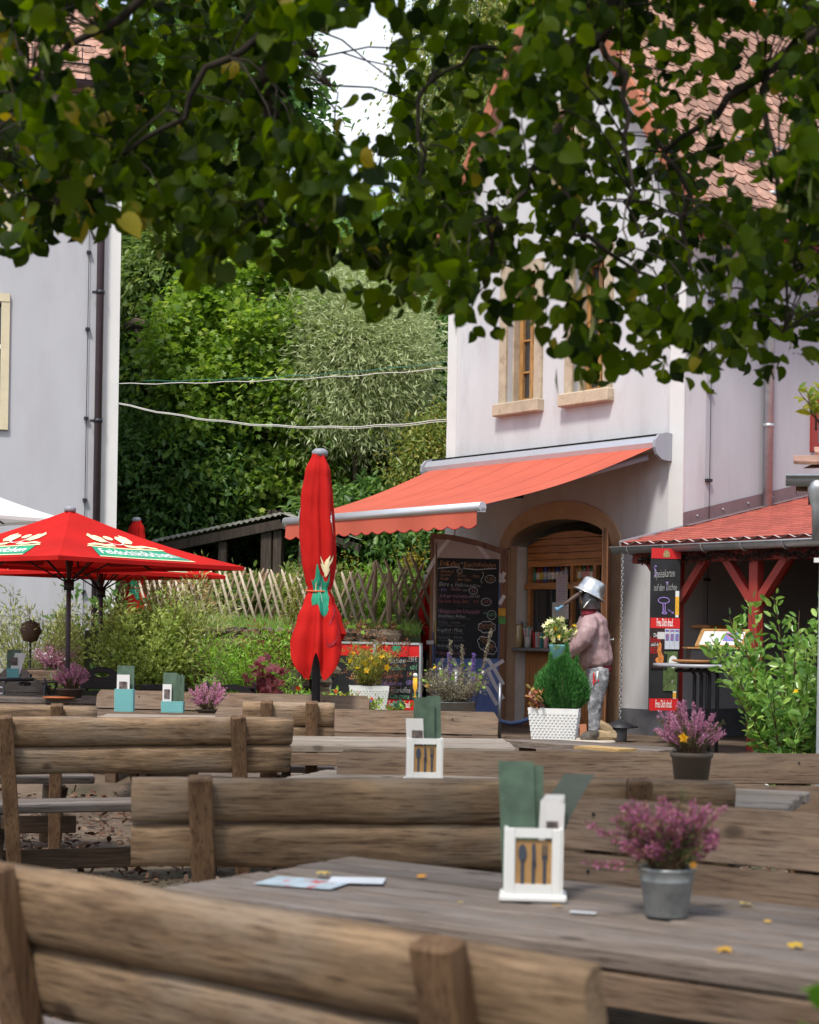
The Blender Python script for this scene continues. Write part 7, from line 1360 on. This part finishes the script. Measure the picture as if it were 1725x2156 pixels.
# flyer and fallen leaves on the nearest table
a = onz(640, 1858, .755); fl = thing('flyer', 'colourful event flyer lying on the nearest table', 'flyer', (a.x, a.y, .7535), rz1 + rad(14)); FLY = mat('flyer_print', (.45, .55, .62), rough=.4, var=.25, scale=14, bump=0, dirt=((.55, .08, .08), 18, .55, .62))
MB().box((0, 0, .001), (.21, .148, .0015)).build('sheet', FLY, fl); MB().box((.13, .05, .003), (.14, .10, .0015), M=Matrix.Rotation(.3, 4, 'Z')).build('second_sheet', POST_W, fl)
lt_ = cloud_mesh('leafm', [(0, 0, 0)], [(1, 0, .05)], .042, T_MAPLE, F_ORANGE, flat=1.0)
for i, (px, py, z, lab, s_) in enumerate(((665, 1838, .762, 'crumpled yellow leaf on the flyer', 1), (885, 1848, .755, 'pale yellow leaf on the table left of the cutlery box', .8), (1183, 1907, .755, 'small orange leaf at the foot of the cutlery box', .7), (1580, 1904, .755, 'orange leaf on the table right of the zinc bucket', 1), (1512, 1995, .755, 'yellow green leaf near the front edge of the nearest table', 1.1), (1660, 1992, .755, 'ochre leaf near the front right of the nearest table', .9), (1618, 1942, .755, 'tiny brown leaf speck behind the ochre leaf', .5), (976, 1900, .755, 'tiny brown leaf in front of the cutlery box', .4))):
    p = onz(px, py, z); o = link('fallen_leaf', lt_, None, p, rot=(random.uniform(-.2, .2), random.uniform(-.2, .2), i * 1.3)); o.scale = (s_, s_, s_); tag(o, lab, 'leaf', 'fallen leaves on the nearest table')
p = onz(1228, 1921, .755); tag(MB().box((0, 0, 0), (.06, .02, .001)).build('paper_scrap', POST_W, None, p, rz1 + .3), 'small pale paper scrap on the table between cutlery box and bucket', 'paper')
# bistro chairs
def chair(label, px, Y, rz, yt, wd=.43, tilt=10):
    a = at(px, 1300, Y); g = gz(a.x, a.y); h = EYE + ray(px, yt)[1] * Y - g; t = thing('bistro_chair', label, 'chair', (a.x, a.y, g), rz, 'dark slatted bistro chairs'); CH = bpy.data.materials.get('dark_chair_slat') or wood('dark_chair_slat', (.045, .035, .03), (.02, .016, .014), knots=False)
    Mt = Matrix.Translation((0, 0, .45)) @ Matrix.Rotation(rad(-tilt) * -1, 4, 'X'); hb = h - .45
    # arched head board with hand hole
    n = 14; out_ = [(wd / 2 * math.cos(t_), hb - .15 + .15 * math.sin(t_)) for t_ in [math.pi * i / n for i in range(n + 1)]]; inn = [(.07 * math.cos(t_), hb - .075 + .022 * math.sin(t_)) for t_ in [2 * math.pi * i / 12 for i in range(12)]]
    mb = MB()
    up_i = [(.07 * math.cos(t_), hb - .075 + .022 * math.sin(t_)) for t_ in [math.pi * i / n for i in range(n + 1)]]; lo_i = [(.07 * math.cos(t_), hb - .075 - .022 * math.sin(t_)) for t_ in [math.pi * i / n for i in range(n + 1)]]; lo_o = [(wd / 2 * math.cos(t_) if i in (0, n) else wd / 2 * math.cos(t_), hb - .155) for i, t_ in enumerate([math.pi * i / n for i in range(n + 1)])]
    for A_, B_ in ((out_, up_i), (lo_i, lo_o)):
        k = n + 1; V = [(x, -.01, z) for x, z in A_] + [(x, -.01, z) for x, z in B_] + [(x, .01, z) for x, z in A_] + [(x, .01, z) for x, z in B_]
        mb.add(V, [(i, i + 1, k + i + 1, k + i) for i in range(n)] + [(2 * k + i, 3 * k + i, 3 * k + i + 1, 2 * k + i + 1) for i in range(n)] + [(i, 2 * k + i, 2 * k + i + 1, i + 1) for i in range(n)] + [(k + i, k + i + 1, 3 * k + i + 1, 3 * k + i) for i in range(n)], 0, False, Mt)
    mb.build('head_board', CH, t)
    for i in range(4): MB().box((0, 0, hb - .185 - i * .062), (wd - .03, .014, .045), M=Mt, bev=.003).build('back_slat', CH, t)
    for s_ in (-1, 1):
        MB().box((s_ * (wd / 2 - .008), 0, hb / 2 - .1), (.016, .03, hb + .05), M=Mt).build('back_rail', DARK_METAL, t); MB().tube([(s_ * (wd / 2 - .01), -.36, 0), (s_ * (wd / 2 - .01), .02, .5)], .011, 6).build('leg', DARK_METAL, t); MB().tube([(s_ * (wd / 2 - .03), .08, 0), (s_ * (wd / 2 - .03), -.36, .45)], .011, 6).build('leg', DARK_METAL, t)
    for i in range(5): MB().box((0, -.05 - i * .08, .455), (wd - .03, .065, .016), bev=.003).build('seat_slat', CH, t)
    return t
chair('dark slatted bistro chair with an oval hand hole at the far left', 55, 16.4, rad(170), 1424)
chair('dark bistro chair turned sideways right of the red parasol pole', 217, 16.0, rad(200), 1404, .40)
chair('dark bistro chair peeking over the far board bench behind the turquoise holders', 332, 15.9, rad(175), 1441, .44)
chair('dark bistro chair whose arched top shows right of the pink heather clump', 490, 15.8, rad(185), 1441, .46)
chair('dark bistro chair right at the left edge turned towards the bistro table', 32, 16.9, rad(150), 1402, .42)
p = at(136, 1480, 14.7); tag(MB().lathe([(.10, 0), (.11, .012), (.04, .016)], 16, sx=1.3).build('orange_dish', mat('orange_brown_dish', (.45, .13, .04), bump=0), None, (p.x - .02, p.y - .15, .803)), 'flat orange brown dish in front of the far left heather', 'dish')
# ------------------------------------------------------------------ shrubs and flower bed
def bed(px, Y, up=0): a = at(px, 1300, Y); return (a.x, Y, gz(a.x, Y) + up)
SG = 'shrubs behind the bistro chairs'
shrub('variegated_willow', 'pale variegated willow shrub against the white wall at the left edge', 'shrub', bed(60, 18.2), 1.55, .75, 46, 120, .085, T_NARROW, G_VARIEG, seed=21, lean=.6, twig=.10, group=SG, srad=.007)
shrub('variegated_willow', 'pale variegated willow shrub between the parasol poles', 'shrub', bed(185, 18.6), 1.55, .75, 50, 130, .085, T_NARROW, G_VARIEG, seed=22, lean=.5, twig=.10, group=SG)
shrub('variegated_willow', 'large spreading variegated willow reaching up before the stick fence', 'shrub', bed(385, 17.3), 1.85, .66, 60, 130, .085, T_NARROW, G_VARIEG, seed=23, lean=.7, twig=.10, group=SG)
shrub('weeping_caragana', 'olive brown rounded shrub with fine drooping twigs behind the parasol poles', 'shrub', bed(305, 17.0), 1.55, .62, 90, 120, .055, T_LEAF, G_OLIVE, seed=24, lean=.2, twig=.10, group=SG)
shrub('dark_laurel', 'dark glossy laurel rising behind the second parasol pole', 'shrub', bed(180, 19.4), 1.62, .6, 26, 46, .12, T_LEAF, G_DARK, seed=25, twig=.08, group=SG)
shrub('ground_shrub', 'low dark green leafy shrub at the foot of the parasol poles', 'shrub', bed(240, 17.4), .62, .8, 50, 60, .09, T_LEAF, G_DARK, seed=26, twig=.08, group=SG, flowers=[(F_WHITE, 14, .05, .6)])
shrub('bright_fern_shrub', 'bright yellow green feathery shrub left of the closed parasol', 'shrub', bed(520, 16.6), 1.12, .62, 64, 90, .075, T_NARROW, G_BRIGHT, seed=27, twig=.06, lean=.4, group=SG)
shrub('bright_fern_shrub', 'smaller bright green shrub beside the stones behind the farthest bench', 'shrub', bed(440, 16.3), .55, .3, 26, 50, .07, T_NARROW, G_BRIGHT, seed=28, twig=.05, group=SG)
shrub('red_japanese_maple', 'small dark red japanese maple left of the closed parasol', 'shrub', bed(562, 16.1), .78, .26, 20, 26, .09, T_MAPLE, G_RED, seed=29, twig=.06, lean=.4, flat=.6)
shrub('bronze_shrub', 'bronze brown twiggy plant above the red japanese maple', 'shrub', bed(568, 17.2), 1.25, .40, 36, 60, .05, T_LEAF, G_BROWN, seed=30, twig=.06, flowers=[(F_YEL, 5, .06, .85)])
shrub('flower_bed_plants', 'mixed summer flowers with red, white and yellow blooms behind the benches', 'flowers', bed(640, 16.2), .45, 1.0, 110, 50, .06, T_LEAF, G_BRIGHT, seed=31, twig=.05, lean=.1, flowers=[(F_REDF, 36, .06, .6), (F_WHITE, 30, .05, .6), (F_YEL, 26, .05, .6), (G_PURPLE, 24, .04, .6)])
shrub('flower_bed_plants', 'low bedding flowers with orange and white blooms under the coffee board', 'flowers', bed(730, 16.0), .42, .45, 60, 50, .045, T_LEAF, G_YGREEN, seed=32, twig=.05, lean=.1, flowers=[(F_REDF, 16, .05, .6), (F_WHITE, 14, .04, .6), (F_YEL, 14, .05, .6)])
shrub('goldenrod', 'yellow flowering goldenrod behind the closed parasol', 'plant', (at(748, 1200, 21.5).x, 21.5, bkz(0, 21.5) - .05), 1.0, .35, 16, 40, .05, T_NARROW, G_GOLD, seed=33, twig=.06, t0=.6)
shrub('goldenrod', 'second tuft of yellow goldenrod below the right end of the awning valance', 'plant', (at(872, 1200, 21.8).x, 21.8, bkz(0, 21.8) - .05), 1.2, .35, 16, 40, .05, T_NARROW, G_GOLD, seed=34, twig=.06, t0=.6)
shrub('goldenrod', 'bright yellow green goldenrod shoot left of the closed parasol', 'plant', (at(612, 1300, 18.6).x, 18.6, bkz(0, 18.6) - .1), .95, .2, 12, 60, .06, T_NARROW, G_YGREEN, seed=35, twig=.05, t0=.3)
for i, (px, Y, h_, lab) in enumerate(((715, 19.9, .85, 'tall weeds with narrow leaves growing through the stick fence behind the closed parasol'), (790, 20.2, .9, 'tall grassy weeds in the middle of the stick fence'), (640, 20.8, .8, 'leafy bindweed climbing the stick fence left of the closed parasol'), (520, 21.2, .8, 'leafy garden plants behind the left part of the stick fence'), (870, 20.6, .8, 'leafy weeds behind the short fence beside the door leaf'))):
    shrub('garden_weeds', lab, 'plant', (at(px, 1300, Y).x, Y, bkz(0, Y) - .05), h_, .5, 40, 44, .10, T_NARROW if i < 2 else T_LEAF, G_MID if i != 1 else G_BRIGHT, seed=36 + i, twig=.06, lean=.2)
shrub('bay_laurel', 'large fresh green bay laurel bush at the right edge before the canopy', 'shrub', bed(1668, 10.9, .22), 1.56, .60, 56, 72, .074, T_LEAF, G_LAUREL, seed=51, twig=.05, lean=.5, t0=.28, flat=.25, srad=.009, spread=.75, flowers=[(F_YEL, 5, .05, .5)])
a = bed(1650, 10.9); t = thing('laurel_pot', 'dark round pot under the bay laurel, hidden by the board bench', 'pot', a); MB().lathe([(.18, 0), (.25, .30), (.27, .31), (.24, .3), (.2, .24), (0, .24)], 20).build('pot', BROWNP, t)
shrub('laurel_sprig', 'yellow green leaf sprig poking in at the right edge near the red window', 'plant', (at(1740, 860, 7.5).x, 7.5, at(1740, 905, 7.5).z), .25, .16, 8, 12, .07, T_LEAF, leafmat('yellow_sprig', [(.34, .38, .06), (.44, .40, .05), (.2, .3, .06)], .4), seed=52, t0=.3)
tb_ = thing('planter_trough', 'grey wooden planter trough with heather behind the far left chair', 'planter', bed(118, 17.3)); MB().box((0, 0, .28), (.62, .3, .56), bev=.01).build('trough', W_BOARD, tb_); MB().box((0, 0, .565), (.56, .24, .01)).build('soil', SOIL, tb_)
shrub('trough_heather', 'pink and green heather growing in the grey trough', 'plant', (tb_.location.x, tb_.location.y, tb_.location.z + .55), .32, .28, 50, 40, .03, T_NARROW, G_HEATHER, seed=53, twig=.02, lean=.1, flowers=[(F_WHITE, 20, .03, .5)])
tag(MB().lathe([(0, -.12), (.07, -.1), (.115, 0), (.09, .08), (0, .12)], 14).build('bee_skep', mat('rusty_brown_ball', (.09, .05, .03), var=.4, scale=20, bump=.6), None, Vector(bed(65, 17.7, .95))), 'rusty brown round garden ball among the pale willow shrubs', 'ornament')
t = thing('ornament_stake', 'thin rusty stake carrying the round garden ball', 'stake', bed(65, 17.7)); MB().tube([(0, 0, 0), (0, 0, .84)], .012, 6).build('rod', DARK_METAL, t)
# second criss-cross of bank edging stones right of the shrubs
for i, (px, Y, s_) in enumerate(((500, 17.0, .34), (545, 16.9, .3), (470, 16.8, .3), (590, 17.1, .36))):
    p = bed(px, Y, .38); o = link('boulder', stone_meshes[i % 7], None, p, rot=(.1, .1, i)); o.scale = (s_ * 1.2, s_, s_ * 1.1); tag(o, ['dark mossy boulder behind the bright fern shrub', 'dark boulder below the bronze shrub', 'leftmost dark boulder beside the willow shrub', 'dark boulder just left of the closed parasol'][i], 'boulder')
    tag(MB().box((0, 0, .16), (.4, .35, .42), bev=.06).build('boulder', STONE, None, (p[0], p[1] + .05, p[2] - .38)), ['earth bound stone under the mossy boulder', 'earth bound stone under the bronze shrub boulder', 'earth bound stone beside the willow shrub', 'earth bound stone by the closed parasol'][i], 'boulder')
shrub('wall_weeds', 'brown and green weeds trailing over the top of the stone wall', 'plant', (at(770, 1300, 17.7).x, 18.0, 1.2), .34, .5, 50, 40, .05, T_LEAF, G_BROWN, seed=61, twig=.05, lean=.1, flowers=[(G_BRIGHT, 260, .06, .3)])
shrub('wall_weeds', 'green weeds hanging over the left end of the stone wall beside the closed parasol', 'plant', (at(600, 1300, 17.7).x, 17.62, 1.05), .42, .6, 60, 50, .06, T_LEAF, G_BRIGHT, seed=62, twig=.05, lean=.1)
# ------------------------------------------------------------------ the linden overhead
BARK_L = mat('linden_bark', (.035, .026, .019), rough=.95, var=.35, scale=14, bump=.6, bscale=50, stretch=(1, 1, .3))
lt = thing('linden_tree', 'linden tree whose dark leafy branches hang across the top of the picture', 'tree', (3.4, 5.2, 0)); LO = Vector((3.4, 5.2, 0))
mb = MB(); mb.tube([(0, 0, -.1), (.02, 0, 1.2), (0, .05, 2.4), (-.1, 0, 3.6), (-.4, -.1, 5.2), (-.9, -.2, 7.5)], [.34, .27, .25, .23, .19, .1], 14); mb.build('trunk', BARK, lt)
def B(*pts): return [at(*p) - LO for p in pts]
brs = [([(-.15, 0, 4.0)] + B((1330, -260, 5.4), (1282, -60, 5.0), (1270, 40, 4.9), (1240, 112, 4.85), (1205, 220, 4.8), (1160, 320, 4.8), (1112, 392, 4.8)), .045, .008),
       (B((1250, 80, 4.86), (1180, 92, 4.9), (1100, 85, 5.0), (1000, 110, 5.1), (900, 180, 5.1)), .016, .004), (B((1262, 40, 4.9), (1305, 160, 4.8), (1320, 300, 4.75), (1328, 400, 4.7), (1352, 500, 4.7)), .010, .004),
       (B((1176, 300, 4.8), (1190, 400, 4.8), (1225, 480, 4.8), (1300, 540, 4.8), (1400, 610, 4.9)), .012, .004), ([(-.1, 0, 3.3)] + B((1800, -10, 5.0), (1725, 62, 4.9), (1610, 160, 4.9), (1500, 245, 4.9), (1400, 320, 5.0)), .028, .006),
       ([(-.4, -.1, 5.2)] + B((700, -300, 4.8), (580, -40, 4.6), (572, 60, 4.6), (565, 150, 4.6), (548, 300, 4.7), (545, 400, 4.7), (560, 470, 4.7)), .030, .005), (B((575, 40, 4.6), (480, 120, 4.5), (380, 240, 4.5), (250, 330, 4.5), (120, 430, 4.6)), .012, .004),
       (B((572, -60, 4.6), (350, -40, 4.4), (200, 60, 4.4), (60, 210, 4.4), (-40, 330, 4.4)), .016, .004), (B((560, 200, 4.6), (640, 290, 4.8), (720, 420, 4.9), (800, 560, 5.0)), .010, .003), (B((660, 60, 5.4), (672, 120, 5.4), (700, 180, 5.3), (706, 230, 5.3)), .005, .002),
       (B((1112, 392, 4.8), (1060, 480, 4.8), (1010, 580, 4.9), (980, 680, 4.9)), .008, .003), (B((1610, 160, 4.9), (1640, 330, 4.8), (1660, 520, 4.8), (1650, 700, 4.9)), .010, .003), (B((1400, 320, 5.0), (1440, 460, 5.0), (1470, 620, 5.0), (1480, 760, 5.0)), .008, .003), (B((900, 180, 5.1), (880, 330, 5.1), (860, 480, 5.1), (850, 620, 5.1)), .007, .003)]
for pts, r0_, r1_ in brs:
    pts = [Vector(p) for p in pts]; fine = []
    for i in range(len(pts) - 1):
        for k in range(3): fine.append(pts[i].lerp(pts[i + 1], k / 3) + Vector((random.gauss(0, .012), random.gauss(0, .012), random.gauss(0, .008))))
    fine.append(pts[-1]); n_ = len(fine); MB().tube(fine, [r0_ + (r1_ - r0_) * i / (n_ - 1) for i in range(n_)], 7, caps=False).build('branch', BARK_L, lt)
LOW = [(-200, 520), (0, 525), (60, 530), (110, 500), (200, 485), (240, 462), (300, 470), (345, 520), (400, 575), (470, 580), (520, 520), (600, 570), (660, 600), (720, 600), (760, 640), (820, 660), (880, 650), (940, 630), (980, 705), (1050, 705), (1100, 680), (1180, 745), (1265, 810), (1300, 770), (1370, 765), (1430, 800), (1500, 805), (1560, 770), (1600, 815), (1650, 765), (1725, 750), (1900, 740)]
def low(x):
    for (a, b), (c, d) in zip(LOW, LOW[1:]):
        if a <= x <= c: return b + (d - b) * (x - a) / (c - a)
    return 600
def dens(x, y):
    d = 1.0
    nz_ = mnoise.noise(Vector((x * .012, y * .012, 1.7))) + .5 * mnoise.noise(Vector((x * .03, y * .03, 5.1)))
    nf = mnoise.noise(Vector((x * .040, y * .040, 3.3))) + .5 * mnoise.noise(Vector((x * .09, y * .09, 8.8)))
    if 635 < x < 835 and 25 < y < 275: d = .03
    elif 700 < x < 850 and 275 <= y < 480: d = .42
    elif 40 < x < 225 and -10 < y < 175: d = .40 + nz_
    elif 1010 < x < 1440 and 230 < y < 690: d = .52 + 1.5 * nf
    elif 1230 < x < 1660 and 60 < y < 430: d = .33 + 1.3 * nf
    elif 840 < x < 1130 and y < 300: d = .6 + 1.1 * nf
    elif 470 < x < 640 and y < 420: d = .72 + .5 * nz_
    elif x > 1400 and y > 480: d = .64 + 1.2 * nf
    l_ = low(x)
    if y > l_ - 90: d *= .62 + .3 * nz_
    return d
P = []; D = []; S = []; mi = []; tries = 0; rr = random.Random(99)
while len(P) < 8200 and tries < 90000:
    tries += 1; x = rr.uniform(-180, 1900); y = rr.uniform(-190, 860)
    if y > low(x) or rr.random() > dens(x, y): continue
    Y = 5.0 + 1.5 * mnoise.noise(Vector((x * .004, y * .004, 9))) + rr.gauss(0, .28); Y = max(3.9, Y); p = at(x, y, Y) - LO; P.append(tuple(p)); a_ = rr.uniform(0, 6.28); D.append((math.cos(a_) * .75, math.sin(a_) * .55, -.75 + rr.gauss(0, .35))); S.append(rr.uniform(.032, .060) if x > 850 else rr.uniform(.034, .068)); mi.append(1 if (rr.random() < (.10 if x < 260 else .012)) else 0)
P = np.array(P); D = np.array(D); S = np.array(S); mi = np.array(mi); order = np.argsort(-S / (P[:, 1] + 5.2)); inview = np.array([(0 < (q[0] + LO.x) / (q[1] + LO.y) * 3600 + 862 < 1725) and (q[2] - EYE) / (q[1] + LO.y) * 3600 < 1320 for q in P]); pick = [i for i in order if inview[i]][:300]; ps_ = set(int(i) for i in pick); restx = [i for i in range(len(P)) if i not in ps_]
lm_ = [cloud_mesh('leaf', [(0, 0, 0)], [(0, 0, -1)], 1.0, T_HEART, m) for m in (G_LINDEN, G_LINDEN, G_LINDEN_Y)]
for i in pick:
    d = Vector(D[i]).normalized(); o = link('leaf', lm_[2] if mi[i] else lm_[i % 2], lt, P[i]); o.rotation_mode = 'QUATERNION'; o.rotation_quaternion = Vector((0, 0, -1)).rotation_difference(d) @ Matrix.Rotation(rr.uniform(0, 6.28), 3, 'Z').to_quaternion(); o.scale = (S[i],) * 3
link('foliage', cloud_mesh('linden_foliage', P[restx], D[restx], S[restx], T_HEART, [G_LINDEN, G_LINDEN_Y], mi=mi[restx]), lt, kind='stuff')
tw = MB(); bp = [p for pts, _, _ in brs for p in [Vector(q) for q in pts]]
for i in rr.sample(range(len(P)), 420):
    e = Vector(P[i]); near = sorted(bp, key=lambda q: (q - e).length)[:3]; s0 = rr.choice(near)
    sx_ = (e.x + LO.x) / (e.y + LO.y) * 3600 + CX
    if 620 < sx_ < 850 and (e.z + LO.z - EYE) / (e.y + LO.y) * 3600 > 900: continue
    if (s0 - e).length > .9: s0 = e + (s0 - e).normalized() * rr.uniform(.35, .6)
    m_ = s0.lerp(e, .5) + Vector((rr.gauss(0, .03), rr.gauss(0, .03), .05)); q1 = s0.lerp(m_, .5) + Vector((0, 0, .02)); q2 = m_.lerp(e, .5) + Vector((0, 0, .02)); tw.tube([s0, q1, m_, q2, e], [.0035, .003, .0025, .002, .0012], 4, caps=False)
tw.build('twigs', BARK_L, lt, kind='stuff')
# pale bracts and hanging seed stalks among the leaves
n_ = 420; sel = rng.integers(0, len(P), n_); BP = P[sel] + rng.normal(0, .03, (n_, 3)); BD = rng.normal(size=(n_, 3)) * .35; BD[:, 2] = -1; link('bracts', cloud_mesh('bracts', BP, BD, rng.uniform(.05, .085, n_), T_NARROW, G_BRACT), lt, kind='stuff')
mb = MB()
for i in sel[:170]:
    q = Vector(P[i]); e = q + Vector((rr.gauss(0, .02), rr.gauss(0, .02), -.09)); mb.tube([q, q.lerp(e, .5) + Vector((.004, 0, 0)), e], .0009, 3, caps=False)
    for k in range(3): c_ = e + Vector((rr.gauss(0, .012), rr.gauss(0, .012), rr.gauss(0, .01))); mb.lathe([(0, -.0035), (.0035, 0), (0, .0035)], 5, c_)
mb.build('seed_stalks', TWIG, lt, kind='stuff')
# the crown goes on above the picture and over the camera
n_ = 6500; xx = rng.uniform(-4.5, 6.5, n_); yy = rng.uniform(-4, 6.6, n_); zmin = np.maximum(3.2, 1.38 + .41 * np.maximum(yy, 0) + .25); zz = zmin + rng.uniform(0, 1, n_) ** 1.4 * 3.2; cl = np.array([mnoise.noise(Vector((a * .8, b * .8, c * .8))) for a, b, c in zip(xx, yy, zz)]); k_ = cl > -.12; Pc = np.stack([xx, yy, zz], 1)[k_] - np.array(LO); Dc = rng.normal(size=Pc.shape); Dc[:, 2] -= .8
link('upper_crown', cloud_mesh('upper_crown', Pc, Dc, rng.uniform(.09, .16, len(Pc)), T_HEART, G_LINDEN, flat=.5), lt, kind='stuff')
for (x, y, z) in ((-4, -1, 5.5), (1.5, -2, 5.8), (-2, 2.5, 5.9), (2.5, 2.5, 6.8)):
    MB().tube([(-.4, -.1, 4.8), Vector((x - 3.4, y - 5.2, z)) * .5 + Vector((-.2, -.05, 2.8)), (x - 3.4, y - 5.2, z)], [.11, .07, .03], 8, caps=False).build('branch', BARK, lt)
# blurred plant close to the camera, bottom right
shrub('corner_plant', 'out of focus green leaves in the bottom right corner', 'plant', (at(1700, 2200, 2.1).x, 2.1, 0), 1.0, .14, 10, 9, .075, T_HEART, G_BRIGHT, seed=77, lean=.2, t0=.6, flat=.5)
